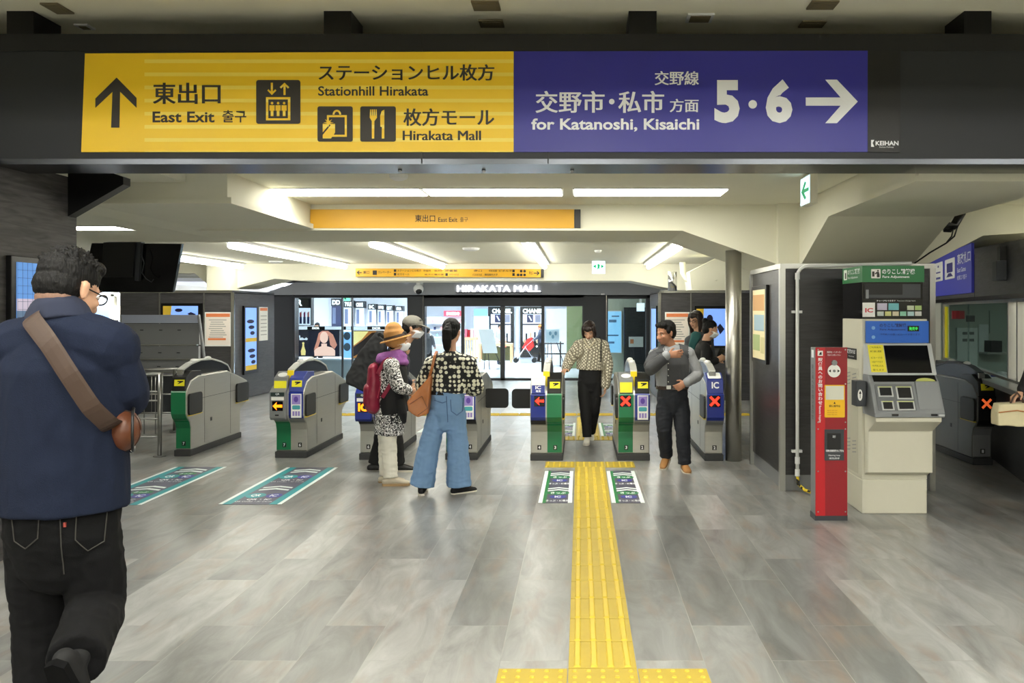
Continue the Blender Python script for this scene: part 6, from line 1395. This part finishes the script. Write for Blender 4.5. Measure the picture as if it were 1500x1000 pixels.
M_NAVY = mat('navy_knit', (23, 30, 48), .95, noise_amt=.15, nscale=120, bump=.25, bscale=300, spec=.2)
M_DENIMB = mat('black_denim', (12, 12, 14), .9, spec=.2, noise_amt=.35, nscale=7, bump=.15, bscale=300)
M_JEANS = mat('light_blue_denim', (112, 146, 186), .8, noise_amt=.16, nscale=6, bump=.15, bscale=300)
M_BLACKCLOTH = mat('black_cloth', (13, 13, 15), .8, noise_amt=.2, nscale=20)
M_DKNAVY = mat('dark_navy_cloth', (28, 32, 48), .8, noise_amt=.2, nscale=20)
M_WHITEPANT = mat('white_trousers', (226, 222, 208), .8, noise_amt=.05)
M_GREYSHIRT = mat('grey_shirt', (140, 142, 146), .85, noise_amt=.08, nscale=60)
M_DARKVEST = mat('charcoal_vest', (66, 67, 70), .85, noise_amt=.12, nscale=60)
M_LEATHER = mat('tan_leather', (176, 108, 56), .4, noise_amt=.15, nscale=10, bump=.1, bscale=60)
M_LEATHERB = mat('brown_leather', (92, 50, 28), .42, noise_amt=.2, nscale=10, bump=.1, bscale=60)
M_STRAP = mat('brown_strap', (62, 45, 35), .6)
M_MAROON = mat('maroon_nylon', (136, 22, 54), .42, noise_amt=.12, nscale=16, bump=.1, bscale=40)
M_STRAW = mat('tan_straw', (186, 134, 74), .8, noise_amt=.2, nscale=90, bump=.5, bscale=240, stretch=(1, 1, 3))

# man in navy walking away, close to the viewer on the left
YA = 3.16
tA, gA, axA, pA = person('person in a navy pullover and black jeans walking away, brown strap across the back', YA,
    dict(head=(102, 424, .06), neck=(90, 470, 0), sl=(22, 514, 0), sr=(156, 512, 0), el=(-22, 606, .05), er=(187, 586, .06), wl=(40, 590, .34), wr=(128, 580, .38),
         hl=(54, 772, 0), hr=(131, 772, 0), kl=(62, 905, .06), kr=(142, 888, .02), al=(66, 1082, .0), ar=(112, 968, -.34)),
    2, 20, -17, s=1.08, hair=None, top=('pullover', M_NAVY), bottom=('jeans', M_DENIMB), shoes=M_BLACKCLOTH, voxel=.007,
    fit=dict(chest=(.196, .15), waist=(.195, .16), hip=(.196, .165), sleeve=(.088, .078, .058), leg=(.102, .092, .085, .082), neck=.066, pk=.93), hr=1.06, hem_t=.11, folds=.007, extra=.018, toe_pitch=(0, -62), face=True, glasses=True, sole=mat('matt_black_sole', (15, 15, 16), .95, spec=.1))
hb = MB(); r_, f_, u_ = axA; hs = 1.08 * 1.06
def pa(a, b, z): return pA(a, b, z)
hb.ball(pa(0, -.016, .05), (.083 * hs, .1 * hs, .08 * hs), axA); hb.ball(pa(0, -.042, .004), (.079 * hs, .072 * hs, .068 * hs), axA); hb.ball(pa(0, .045, .085), (.066 * hs, .045 * hs, .032 * hs), axA)
random.seed(11)
for k in range(150):                                   # spiky cropped tufts
    th = random.uniform(0, 6.28); ph = random.uniform(.15, 1.45); d = r_ * (math.cos(th) * math.cos(ph)) + f_ * (math.sin(th) * math.cos(ph)) + u_ * math.sin(ph)
    c = pa(0, -.014, .055) + r_ * (d.dot(r_) * .08 * hs) + f_ * (d.dot(f_) * .094 * hs) + u_ * (d.dot(u_) * .076 * hs)
    hb.loft([c, c + (d + V(random.uniform(-.4, .4), random.uniform(-.4, .4), .3)).normalized() * random.uniform(.007, .016)], [.007, .003], n=6)
put('hair', bake(hb, 'hair', .0045, 1, fold=.003, fscale=(90, 90, 60)), M_HAIR, tA)
nb = MB(); nb.ball(pa(0, -.038, -.042), (.069 * hs, .057 * hs, .046 * hs), axA); nb.loft([pa(0, -.045, -.04), pa(0, -.035, -.1)], [(.062 * hs, .045 * hs), (.05 * hs, .038 * hs)], f_, 14)
put('nape', bake(nb, 'nape', .006, 3), mat('stubbled_nape', (124, 94, 78), .7, noise_amt=.4, nscale=90), tA)
cb = MB(); cb.loft([P(87, 478, YA), P(86, 463, YA + .01), P(88, 454, YA + .03)], [(.128, .108), (.112, .098), (.1, .09)], V(0, 1, 0), 22, cap='flat'); put('collar', bake(cb, 'collar', .007, 3, fold=.003), mat('navy_collar', (24, 31, 52), .9), tA)
def hit(o_, px, py, Y0=0.5):
    """world point where the sight line through a photo pixel meets a garment"""
    me = o_.data; bm = bmesh.new(); bm.from_mesh(me); bm.transform(wm(o_))
    from mathutils.bvhtree import BVHTree
    bv = BVHTree.FromBMesh(bm); bm.free(); o = V(0, 0, EYE); out = []
    for a, b in zip(px, py):
        r = bv.ray_cast(o, (P(a, b, 5) - o).normalized())
        if r[0] is not None: out.append(r[0] + r[1] * .003)
    return out
def stitch(name, t, o_, m, pts, r=.0022, n=6):
    xs, ys = [], []
    for (a, b), (c, d) in zip(pts, pts[1:]):
        for k in range(n): xs.append(a + (c - a) * k / n); ys.append(b + (d - b) * k / n)
    xs.append(pts[-1][0]); ys.append(pts[-1][1]); q = hit(o_, xs, ys)
    if len(q) > 2: MB().tube(q, r, 5).build(name, m, t)
def part(t, nm): return [c for c in t.children if c.name.split('.')[0] == nm][0]
M_STI = mat('dark_stitch', (58, 56, 52), .8)
jA = part(tA, 'jeans')
for q in ([(112, 752), (110, 790), (128, 806), (152, 792), (156, 750)], [(18, 756), (22, 792), (38, 803), (56, 788), (58, 752)], [(88, 746), (90, 800), (94, 840)]): stitch('seam', tA, jA, M_STI, q)
q_ = hit(jA, [95], [768])
if q_: MB().box(q_[0] - V(.004, .003, .008), q_[0] + V(.004, .003, .008)).build('red_tab', mat('tab_red', (150, 60, 50), .6), tA)
# his sling bag
bg = thing('shoulder_bag', 'round brown leather bag on a dark strap at the side of the man in navy', 'bag', P(178, 655, YA + .05))
mb = MB().ball(P(180, 629, YA + .03), (.062, .105, .078), (V(.9, .43, 0), V(-.43, .9, 0), V(0, 0, 1)), 20, 14)
soft('pouch', mb, M_LEATHERB, bg, .006, .003)
mb = MB()
for k in range(25):
    pass
ring = [P(183, 628, YA + .04) + V(0, -.01, 0) + (V(.02, .06, 0).normalized() * .088 * math.cos(a) + V(0, 0, 1) * .09 * math.sin(a)) * 1.0 for a in [2 * math.pi * k / 28 for k in range(29)]]
MB().tube([P(190, 629, YA + .0) + V(-.43, .9, 0) * (.1 * math.cos(a)) + V(.9, .43, 0) * .012 + V(0, 0, .0775 * math.sin(a)) for a in [2 * math.pi * k / 28 for k in range(29)]], .006, 6).build('zip', M_BLACK, bg, smooth=True)
for b_ in (-.35, .35): MB().tube([P(180, 629, YA + .03) + V(.9, .43, 0) * (.0635 * math.cos(a) * math.cos(b_)) + V(-.43, .9, 0) * (.1065 * math.sin(b_) * 1.0) + V(0, 0, .0795 * math.sin(a) * math.cos(b_)) for a in [2 * math.pi * k / 28 for k in range(29)]], .0025, 5).build('seam', mat('dark_seam', (52, 28, 16), .6), bg, smooth=True)
MB().ball(P(193, 660, YA + .0), .008).build('zip_pull', M_CHROME, bg, smooth=True)
yb_ = YA - .155
strap('strap', bg, M_STRAP, [P(50, 456, YA - .02), P(44, 466, YA - .12), P(70, 500, YA - .20), P(102, 550, YA - .222), P(134, 598, YA - .20), P(160, 622, YA - .14), P(168, 626, YA - .04)], .003, .035, V(.8, 0, .55))

# woman in jeans, seen from behind
YD = 7.65
tD, gD, axD, pD = person('person seen from behind in a black and cream dotted blouse and wide pale jeans', YD,
    dict(head=(662, 487, .02), neck=(660, 516, 0), sl=(634, 534, 0), sr=(686, 533, 0), el=(620, 566, .06), er=(697, 566, .05), wl=(632, 578, .24), wr=(692, 570, .26),
         hl=(641, 602, 0), hr=(668, 602, 0), kl=(627, 662, 0), kr=(671, 664, .02), al=(618, 711, -.02), ar=(672, 711, .02)),
    8, 12, -8, s=.95, hair='tail', top=('blouse', M_DOTS), bottom=('jeans', M_JEANS), shoes=M_BLACKCLOTH,
    fit=dict(chest=(.175, .12), waist=(.17, .12), hip=(.165, .13), sleeve=(.075, .085, .07), leg=(.095, .098, .108, .116), neck=.048, rise=.44), hem_t=.42, floor_toes=(-5, 50), folds=.008)
mb = MB().loft([P(632, 575, YD), P(676, 575, YD)], [.001, .001]) if False else None
MB().loft([P(654, 577, YD), P(654, 572, YD)], [(.152, .112), (.148, .11)], hd(8), 24, cap='flat').build('waistband', M_BLACKCLOTH, tD, smooth=False)
jD = part(tD, 'jeans'); M_STJ = mat('denim_stitch', (84, 112, 150), .8)
for q in ([(660, 585), (661, 602), (669, 608), (677, 602), (678, 583)], [(654, 580), (655, 600), (656, 618)], [(637, 586), (648, 590), (654, 588)]): stitch('seam', tD, jD, M_STJ, q, .004)
tb = thing('tote_bag', 'tan leather tote bag hanging on the shoulder of the person in pale jeans', 'bag', P(612, 611, YD - .05))
mb = MB().extrude([P(632, 549, YD - .13), P(626, 606, YD - .15), P(611, 611, YD - .16), P(598, 602, YD - .14), P(596, 588, YD - .13), P(612, 570, YD - .12)], (0, .13, 0)); soft('bag_body', mb, M_LEATHER, tb, .008, .005, 8)
strap('strap', tb, M_LEATHER, [P(628, 556, YD - .06), P(633, 538, YD - .14), P(637, 520, YD - .12), P(640, 513, YD - .0), P(636, 535, YD + .1)], .004, .012, V(1, 0, 0))
MB().tube([P(600, 592, YD - .146), P(618, 580, YD - .15), P(626, 598, YD - .155), P(612, 608, YD - .165)], .003, 6).build('seam', M_LEATHERB, tb)

# couple in hats by the gate
YB_ = 8.72
tB, gB, axB, pB = person('person in a dark cap, face mask and dark navy jacket, standing behind the straw hat', YB_,
    dict(head=(605, 481, 0), neck=(590, 505, 0), sl=(580, 518, .17), sr=(582, 518, -.17), el=(576, 553, .2), er=(585, 551, -.2), wl=(596, 566, .15), wr=(597, 560, -.1),
         hl=(566, 602, .08), hr=(570, 602, -.08), kl=(560, 645, .09), kr=(578, 646, -.06), al=(550, 679, .08), ar=(582, 679, -.02)),
    84, 86, -6, s=1.0, hair='short', top=('jacket', M_DKNAVY), bottom=('trousers', M_BLACKCLOTH), shoes=M_BLACK, mask=True, voxel=.008,
    fit=dict(chest=(.18, .14), waist=(.175, .145), hip=(.17, .13), leg=(.1, .085, .08, .075), sleeve=(.075, .066, .052)), hem_t=-.1, hr=.95)
def cap_hat(t, p, ax, s, m, m2):
    r, f, u = ax; mb = MB()
    mb.ball(p(0, -.012, .06), (.089 * s, .105 * s, .078 * s), ax, 18, 10)
    put('cap', bake(mb, 'cap', .006, 3), m, t)
    MB().loft([p(0, .05, .05), p(0, .09, .046), p(0, .13, .036), p(0, .165, .024), p(0, .18, .016)], [(.078 * s, .007), (.076 * s, .006), (.068 * s, .005), (.048 * s, .004), (.02 * s, .003)], u, 16).build('visor', m, t, smooth=True)
    MB().tube([p(.085 * math.cos(a), -.012 + .1 * math.sin(a), .052) for a in [2 * math.pi * k / 24 for k in range(25)]], .006 * s, 6).build('cap_band', m2, t, smooth=True)
cap_hat(tB, pB, axB, 1.0, mat('cap_grey', (112, 110, 102), .8, noise_amt=.1, nscale=40), mat('cap_edge', (120, 118, 108), .8))
tb = thing('shopping_tote', 'large slack black bag hanging at the back of the person in the cap', 'bag', P(530, 575, YB_))
mb = MB().extrude([P(552, 484, YB_ - .16), P(562, 500, YB_ - .2), P(556, 560, YB_ - .22), P(540, 577, YB_ - .2), P(507, 562, YB_ - .16), P(505, 553, YB_ - .14), P(524, 518, YB_ - .14)], (0, .2, 0)); soft('bag_body', mb, mat('bag_black', (30, 31, 34), .7, noise_amt=.15), tb, .01, .008, 8)
strap('strap', tb, M_BLACKCLOTH, [P(546, 500, YB_ - .1), P(556, 488, YB_ - .19), P(576, 508, YB_ - .26), P(582, 512, YB_ - .16), P(566, 520, YB_ - .02)], .004, .018, V(0, 0, 1))

YC_ = 8.1
tC, gC, axC, pC = person('person in a straw hat, purple scarf, patterned tunic and white trousers', YC_,
    dict(head=(584, 501, 0), neck=(574, 523, 0), sl=(570, 536, .15), sr=(573, 536, -.15), el=(572, 566, .17), er=(583, 567, -.19), wl=(592, 572, .12), wr=(598, 571, -.12),
         hl=(568, 607, .07), hr=(571, 607, -.07), kl=(565, 655, .07), kr=(570, 655, -.07), al=(566, 696, .06), ar=(572, 699, -.1)),
    84, 80, 4, s=.9, hair='short', top=('patterned_tunic', M_ZEBRA), bottom=('trousers', M_WHITEPANT), shoes=mat('pale_shoe', (196, 186, 166), .7), mask=True, sole=mat('tan_sole', (176, 146, 104), .7),
    fit=dict(chest=(.165, .135), waist=(.16, .14), hip=(.155, .135), sleeve=(.075, .066, .055), leg=(.088, .076, .07, .072), neck=.05), hem_t=-.02, folds=.009)
# tunic skirt, black vest, scarf, hat as clothing
mb = MB().loft([P(571, 590, YC_), P(571, 612, YC_), P(570, 635, YC_)], [(.15, .13), (.155, .135), (.16, .138)], hd(84), 22, cap='flat'); put('tunic_skirt', bake(mb, 'tunic_skirt', .008, 3, fold=.01, fscale=(16, 16, 3)), M_ZEBRA, tC)
mb = MB(); mb.loft([P(572, 528, YC_), P(574, 540, YC_), P(575, 565, YC_), P(575, 590, YC_), P(577, 604, YC_)], [(.12, .10), (.148, .135), (.158, .145), (.166, .15), (.168, .15)], hd(84), 22, cap='flat')
mb.loft([P(586, 588, YC_ - .1), P(590, 606, YC_ - .12), P(592, 617, YC_ - .12)], [(.07, .05), (.06, .04), (.02, .02)], hd(84), 12)
put('vest', bake(mb, 'vest', .007, 3, fold=.006), M_BLACKCLOTH, tC)
M_SCARF = mat('purple_scarf', (142, 84, 152), .8, noise_amt=.3, nscale=20)
mb = MB()
for k, (z, r) in enumerate(((519, .095), (524, .108), (529, .118))):
    c = P(573 + .8 * k, z, YC_); mb.tube([c + V(r * 1.0 * math.cos(a), r * 1.0 * math.sin(a), .02 * math.cos(a + k)) for a in [2 * math.pi * q / 20 for q in range(21)]], .034, 10)
put('scarf', bake(mb, 'scarf', .008, 3, fold=.008, fscale=(14, 14, 22)), M_SCARF, tC)
axH = head_axes(80, 15); rH, fH, uH = axH
def pH(a, b, z): return gC['head'] + rH * a + fH * b + uH * z
mb = MB().loft([pH(0, -.02, .035), pH(0, -.02, .06), pH(0, -.02, .11), pH(0, -.015, .135)], [(.095, .105), (.09, .10), (.084, .094), (.066, .078)], fH, 24, cap='round')
mb.loft([pH(0, -.02, .028), pH(0, -.02, .044)], [(.142, .152), (.138, .146)], fH, 28, cap='flat'); put('straw_hat', bake(mb, 'straw_hat', .006, 3), M_STRAW, tC)
MB().loft([pH(0, -.02, .05), pH(0, -.02, .072)], [(.1005, .111), (.097, .107)], fH, 28, cap='flat').build('hat_band', mat('hat_band_brown', (58, 46, 38), .7), tC, smooth=False)
bp = thing('backpack', 'maroon backpack worn by the person in the straw hat', 'backpack', P(548, 598, YC_))
mb = MB().loft([P(548, 540, YC_ - .04), P(550, 562, YC_ - .05), P(547, 580, YC_ - .05), P(548, 594, YC_ - .05)], [(.13, .052), (.145, .078), (.15, .088), (.14, .076)], hd(84), 18); soft('pack_body', mb, M_MAROON, bp, .008, .007, 6)
mb = MB().loft([P(541, 568, YC_ - .09), P(540, 589, YC_ - .09)], [(.1, .05), (.1, .05)], hd(84), 14); soft('front_pocket', mb, M_MAROON, bp, .008, .004)
strap('strap', bp, M_MAROON, [P(553, 548, YC_ - .16), P(562, 530, YC_ - .17), P(571, 524, YC_ - .17), P(578, 534, YC_ - .19), P(574, 560, YC_ - .2), P(560, 582, YC_ - .17)], .004, .018, V(1, 0, 0))
MB().tube([P(545, 541, YC_ - .05), P(548, 531, YC_ - .05), P(554, 533, YC_ - .05), P(555, 541, YC_ - .05)], .007, 8).build('handle', M_MAROON, bp, smooth=True)
MB().tube([P(556, 545, YC_ - .19), P(558, 560, YC_ - .2), P(553, 583, YC_ - .2)], .003, 6).build('zip', mat('zip_red', (190, 60, 90), .4), bp)

# woman in cream knit walking towards the viewer
YE_ = 10.6
tE_, gE, axE, pE = person('person in an open cream knit sweater and black trousers walking through the gate', YE_,
    dict(head=(863, 485, -.03), neck=(865, 501, 0), sl=(848, 507, 0), sr=(883, 507, 0), el=(836, 524, -.05), er=(890, 534, .02), wl=(829, 539, -.22), wr=(887, 565, -.04),
         hl=(855, 558, 0), hr=(873, 558, 0), kl=(858, 602, -.06), kr=(870, 602, .03), al=(860, 640, -.1), ar=(866, 632, .28)),
    180, 193, -26, s=.92, hair='bob', hairm=M_HAIRB, top=('knit_sweater', M_KNIT), bottom=('trousers', M_BLACKCLOTH), shoes=mat('white_shoe', (226, 222, 210), .6),
    fit=dict(chest=(.175, .125), waist=(.178, .13), hip=(.158, .12), sleeve=(.08, .082, .062), leg=(.092, .078, .066, .062), neck=.05, rise=.36), hem_t=.33, floor_toes=(185, 180), toe_pitch=(0, -35), folds=.003, voxel=.0075,
    hands=dict(l=dict(d=V(-.3, -.8, -.35), palm=V(0, -.2, -1), thumb=V(1, 0, 0), curl=12), r=dict(d=V(-.1, -.1, -1), palm=V(-1, 0, 0), thumb=V(0, -1, 0))))
MB().tube([P(855, 497, YE_ - .11), P(863, 510, YE_ - .135), P(872, 498, YE_ - .11)], .011, 8).build('neck_rib', mat('knit_rib', (206, 196, 170), .9), tE_, smooth=True)
MB().tube([P(878, 493, YE_ - .06), P(881, 498, YE_ - .1), P(880, 530, YE_ - .12)], .006, 6).build('bag_strap', M_BLACKCLOTH, tE_)

# man in a grey vest
YF_ = 8.8
tF, gF, axF, pF = person('person in a grey shirt and charcoal vest with a hand on the chest', YF_,
    dict(head=(975, 488, -.03), neck=(984, 511, 0), sl=(961, 521, .0), sr=(1007, 519, 0), el=(951, 542, -.12), er=(1024, 549, -.02), wl=(977, 520, -.19), wr=(1006, 560, -.17),
         hl=(974, 583, 0), hr=(997, 583, 0), kl=(973, 628, -.03), kr=(1000, 630, -.05), al=(976, 666, .14), ar=(1003, 679, -.03)),
    190, 236, -8, s=1.0, skin=M_SKIN2, hair='side', top=('shirt', M_GREYSHIRT), bottom=('trousers', mat('dark_indigo', (24, 27, 36), .8, noise_amt=.2, nscale=12)), shoes=mat('tan_shoe', (158, 112, 62), .6),
    fit=dict(chest=(.17, .12), waist=(.155, .115), hip=(.16, .12), sleeve=(.07, .06, .048), leg=(.09, .075, .068, .068), rise=.25), hem_t=.23, floor_toes=(200, 175), toe_pitch=(-18, 0), folds=.007, voxel=.0065,
    hands=dict(l=dict(d=V(.95, -.1, .1), palm=V(.15, 1, 0), thumb=V(0, 0, 1), curl=16), r=dict(d=V(-.8, -.15, -.45), palm=V(0, 1, .1), thumb=V(0, -.5, .8), curl=38)))
fF = hd(190)
def cut(me, test):
    bm = bmesh.new(); bm.from_mesh(me); bmesh.ops.delete(bm, geom=[f for f in bm.faces if test(f.calc_center_median())], context='FACES'); bm.to_mesh(me); bm.free()
mb = MB(); mb.loft(*seg_pts([P(985, 519, YF_), P(985, 533, YF_), P(986, 550, YF_), P(985, 569, YF_)], [(.15, .115), (.186, .138), (.178, .136), (.172, .132)], 4), ref=fF, n=26)
mb.loft(*seg_pts([gF['sl'], (gF['sl'] + gF['sr']) / 2 + V(0, 0, .04), gF['sr']], [.074, .088, .08], 4), ref=V(0, 0, 1), n=14)
me = bake(mb, 'vest', .0065, 4, fold=.004); xs = X(976, YF_); xr = gF['sr'].x + .0
cut(me, lambda c: (c.y < YF_ + .02 and X(955, YF_) < c.x < xs and c.z < gF['sl'].z + .03) or c.x > xr or (c.z > P(0, 514, YF_).z and abs(c.x - gF['neck'].x) < .075 and c.y < YF_ + .06) or c.z < P(0, 567, YF_).z)
vo = put('vest', me, M_DARKVEST, tF); sd = vo.modifiers.new('thick', 'SOLIDIFY'); sd.thickness = .006; sd.offset = 1
mb = MB(); mb.loft(*seg_pts([gF['sl'], gF['el'], gF['el'].lerp(gF['wl'], .8)], [.078, .07, .056], 5), ref=fF, n=14); put('dark_sleeve', bake(mb, 'dark_sleeve', .0065, 4, fold=.006), M_DARKVEST, tF)
MB().loft([P(984.5, 569.5, YF_), P(984.5, 564.5, YF_)], [(.166, .126), (.164, .124)], fF, 26, cap='flat').build('belt', mat('belt_brown', (52, 36, 28), .4), tF)
MB().box(P(976, 570, YF_ - .142), P(983, 564, YF_ - .128)).build('belt_buckle', M_CHROME, tF, bevel=.003)
for q, dx in ((-1, -4), (1, 5)):
    MB().extrude([P(983 + q * 2, 517, YF_ - .115), P(983 + q * 9, 506, YF_ - .05), P(983 + q * 12, 511, YF_ - .07), P(983 + q * 8, 520, YF_ - .115)], (0, .012, 0)).build('collar_flap', M_GREYSHIRT, tF)
for z in (532, 541, 550, 559): MB().ball(P(979, z, YF_ - .142), .006).build('button', M_PAPER, tF)

# two people waiting behind the last gate
YG = 11.65
tG, gG, axG, _ = person('person with spectacles and long hair in a grey coat behind the last gate', YG,
    dict(head=(1019, 469, 0), neck=(1024, 487, 0), sl=(1010, 499, 0), sr=(1038, 498, 0), el=(1006, 522, 0), er=(1042, 522, 0), wl=(1012, 535, -.2), wr=(1038, 535, -.2), hl=(1017, 550, 0), hr=(1033, 550, 0), kl=(1017, 595, 0), kr=(1033, 595, 0), al=(1017, 630, 0), ar=(1033, 630, 0)),
    200, 222, -6, s=1.0, hair='long', hairm=M_HAIRB, top=('coat', mat('grey_coat', (82, 86, 92), .9, noise_amt=.1)), bottom=('trousers', M_BLACKCLOTH), shoes=M_BLACK, glasses=True, voxel=.009, hem_t=-.02)
mb = MB().loft([P(1020, 491, YG - .1), P(1014, 505, YG - .15), P(1013, 525, YG - .16)], [(.07, .05), (.05, .03), (.045, .03)], hd(200), 12); put('teal_scarf', bake(mb, 'teal_scarf', .008, 3, fold=.006), mat('teal_cloth', (44, 96, 96), .85), tG)
YH = 11.2
tH, gH, axH_, _ = person('person with black hair and a white mask looking at a phone behind the last gate', YH,
    dict(head=(1041, 483, 0), neck=(1034, 500, 0), sl=(1026, 510, .12), sr=(1034, 511, -.14), el=(1030, 536, .1), er=(1033, 534, -.2), wl=(1050, 528, .05), wr=(1049, 527, -.14), hl=(1030, 565, .07), hr=(1033, 565, -.07), kl=(1031, 605, .07), kr=(1033, 605, -.07), al=(1031, 641, .07), ar=(1033, 641, -.07)),
    75, 92, -14, s=.97, hair='bun', top=('black_top', M_BLACKCLOTH), bottom=('trousers', M_BLACKCLOTH), shoes=M_BLACK, mask=True, voxel=.009, hem_t=-.02)
ph = MB().box((-.035, -.004, -.07), (.035, .004, .07)); me = ph.mesh('phone'); me.transform(Matrix.Translation(P(1056, 517, YH - .05)) @ Matrix.Rotation(.5, 4, 'Y') @ Matrix.Rotation(-.6, 4, 'X'))
o_ = bpy.data.objects.new('mobile_phone', me); COL.objects.link(o_); me.materials.append(M_SCREEN); me.transform(Matrix.Translation(-P(1056, 517, YH - .05))); o_.location = P(1056, 517, YH - .05); tag(o_, 'mobile phone held by the masked person behind the last gate', 'phone')

# people inside the mall
def small_person(label, Y, px, ytop, heading, cloth, trs, hairm=M_HAIR, arms=0.1, s=None, hat=None):
    z0 = fz(Y); H = Z(ytop, Y) - z0; s = H / 1.65; k = FPX / Y; f = hd(heading); r = V(f.y, -f.x, 0); x = X(px, Y)
    def q(a, b, z): return V(x, Y, z0) + r * a * s + f * b * s + V(0, 0, z * s)
    t = thing('person', label, 'person', (x, Y, z0)); ax = head_axes(heading, -10); b = MB(); p = head(b, q(0, .03, 1.535), ax, s)
    b.loft([q(0, 0, 1.36), q(0, .01, 1.46)], [.06 * s, .05 * s], n=10); b.loft([q(0, 0, .85), q(0, 0, 1.1), q(0, 0, 1.3)], [(.14 * s, .1 * s), (.13 * s, .1 * s), (.15 * s, .1 * s)], f, 14)
    tp = MB(); tp.loft([q(0, 0, .8), q(0, 0, 1.05), q(0, 0, 1.28), q(0, 0, 1.38)], [(.17 * s, .13 * s), (.165 * s, .13 * s), (.185 * s, .13 * s), (.1 * s, .09 * s)], f, 16)
    bt = MB(); bt.loft([q(0, 0, .95), q(0, 0, .78)], [(.165 * s, .12 * s), (.15 * s, .12 * s)], f, 14)
    for d in (-1, 1):
        S_, E_, W_ = q(d * .18, 0, 1.33), q(d * .21, .04 + arms * .3, 1.08), q(d * .16, .12 + arms, 1.0)
        tp.loft(*seg_pts([S_, E_, W_], [.065 * s, .055 * s, .045 * s]), ref=f, n=10); b.loft(*seg_pts([S_, E_, W_], [.045 * s, .04 * s, .03 * s]), ref=f, n=8); hand(b, W_, (W_ - E_).normalized(), V(0, 0, -1), -r * d, s, 35)
        H_, K_, A_ = q(d * .085, 0, .84), q(d * .09, .04 * d, .46), q(d * .09, .1 * d, .08)
        bt.loft(*seg_pts([H_, K_, A_], [.09 * s, .075 * s, .065 * s]), ref=f, n=10); b.loft(*seg_pts([H_, K_, A_], [.07 * s, .05 * s, .035 * s]), ref=f, n=8)
        shoe(t, A_, f, M_BLACK, s)
    put('body', bake(b, 'body', .009, 3), M_SKIN, t); put('jacket', bake(tp, 'jacket', .011, 4, fold=.006), cloth, t); put('trousers', bake(bt, 'trousers', .011, 4, fold=.005), trs, t)
    face_parts(t, q(0, .03, 1.535), ax, s)
    hb = MB(); hair_cap(hb, q(0, .03, 1.535), ax, s, 'short'); put('hair', bake(hb, 'hair', .008, 3), hairm, t)
    if hat: cap_hat(t, p, ax, s, hat, hat)
    return t, q
tS, qS = small_person('person in an orange cap and dark coat pushing a red stroller in the mall', 32.5, 792, 476, 272, mat('slate_coat', (70, 76, 92), .8), M_BLACKCLOTH, arms=.25, hat=mat('orange_cap', (214, 120, 60), .8))
small_person('shop clerk with dark hair behind the left perfume displays', 27.0, 465, 473, 185, M_BLACKCLOTH, M_BLACKCLOTH)
small_person('person in a white and navy top behind the wooden table', 31.0, 732, 475, 150, mat('pale_lilac_cloth', (206, 204, 220), .8), M_DKNAVY)
small_person('person in a grey coat looking at shelves left of the dotted blouse', 26.2, 626, 480, 20, mat('mid_grey_coat', (96, 96, 98), .8), M_BLACKCLOTH)
# red stroller
YS_ = 32.3; z0 = fz(YS_); sx = X(771, YS_)
t = thing('stroller', 'red stroller pushed by the person in the orange cap', 'stroller', (sx, YS_, z0))
def st(a, z, b=0): return V(sx + a, YS_ + b, z0 + z)
mb = MB().extrude([st(-.16, .55, -.18), st(.12, .42, -.18), st(.3, .6, -.18), st(.22, .95, -.18), st(.05, .9, -.18)], (0, .36, 0)); soft('seat', mb, mat('stroller_red', (214, 44, 36), .6), t, .015, .004, 6)
for b in (-.22, .22):
    MB().tube([st(.42, 1.0, b), st(.0, .62, b), st(-.36, .1, b)], .014, 8).build('frame_bar', M_CHROME, t); MB().tube([st(-.05, .62, b), st(.3, .1, b)], .014, 8).build('frame_bar', M_CHROME, t)
    for a in (-.38, .3):
        MB().loft([st(a, .09, b - .02), st(a, .09, b + .02)], [.09, .09], n=16, cap='flat').build('wheel', M_BLACK, t)
MB().tube([st(.42, 1.0, -.22), st(.42, 1.0, .22)], .016, 8).build('push_bar', M_BLACK, t); mb = MB().extrude([st(-.2, .22, -.16), st(.22, .22, -.16), st(.18, .4, -.16), st(-.1, .4, -.16)], (0, .32, 0)); soft('basket', mb, M_BLACKCLOTH, t, .015, .003)

# visitor at the office counter, mostly outside the frame, holding a pale handbag
YV = 6.3
person('person in a dark coat at the right edge holding a pale handbag', YV,
    dict(head=(1562, 405, 0), neck=(1560, 440, 0), sl=(1528, 470, .1), sr=(1598, 468, -.05), el=(1512, 545, .12), er=(1612, 540, 0), wl=(1499, 572, .02), wr=(1590, 590, -.15), hl=(1545, 600, 0), hr=(1582, 600, 0), kl=(1545, 690, 0), kr=(1582, 690, 0), al=(1545, 762, 0), ar=(1582, 762, 0)),
    20, 20, 0, s=1.0, hair='bob', top=('coat', M_BLACKCLOTH), bottom=('trousers', M_BLACKCLOTH), shoes=M_BLACK, voxel=.009, hem_t=-.1, hands=dict(l=dict(d=V(-.75, 0, -.5), palm=V(0, 0, -1), thumb=V(0, -1, 0), curl=50)))
t = thing('handbag', 'pale beige handbag held beside the office counter', 'bag', P(1482, 628, YV))
mb = MB().extrude([P(1462, 603, YV - .06), P(1466, 592, YV - .06), P(1510, 590, YV - .06), P(1516, 604, YV - .06), P(1512, 626, YV - .06), P(1463, 623, YV - .06)], (0, .12, 0)); soft('bag_body', mb, mat('beige_leather', (206, 196, 160), .45, noise_amt=.06), t, .008, .004, 7)
for d in (-.03, .03): MB().tube([P(1478, 596, YV + d), P(1484, 582, YV + d), P(1490, 575, YV + d), P(1496, 582, YV + d), P(1502, 596, YV + d)], .007, 8).build('handle', M_STRAP, t, smooth=True)
MB().tube([P(1463, 604, YV - .07), P(1490, 601, YV - .072), P(1514, 605, YV - .07)], .004, 6).build('seam', M_LEATHER, t)
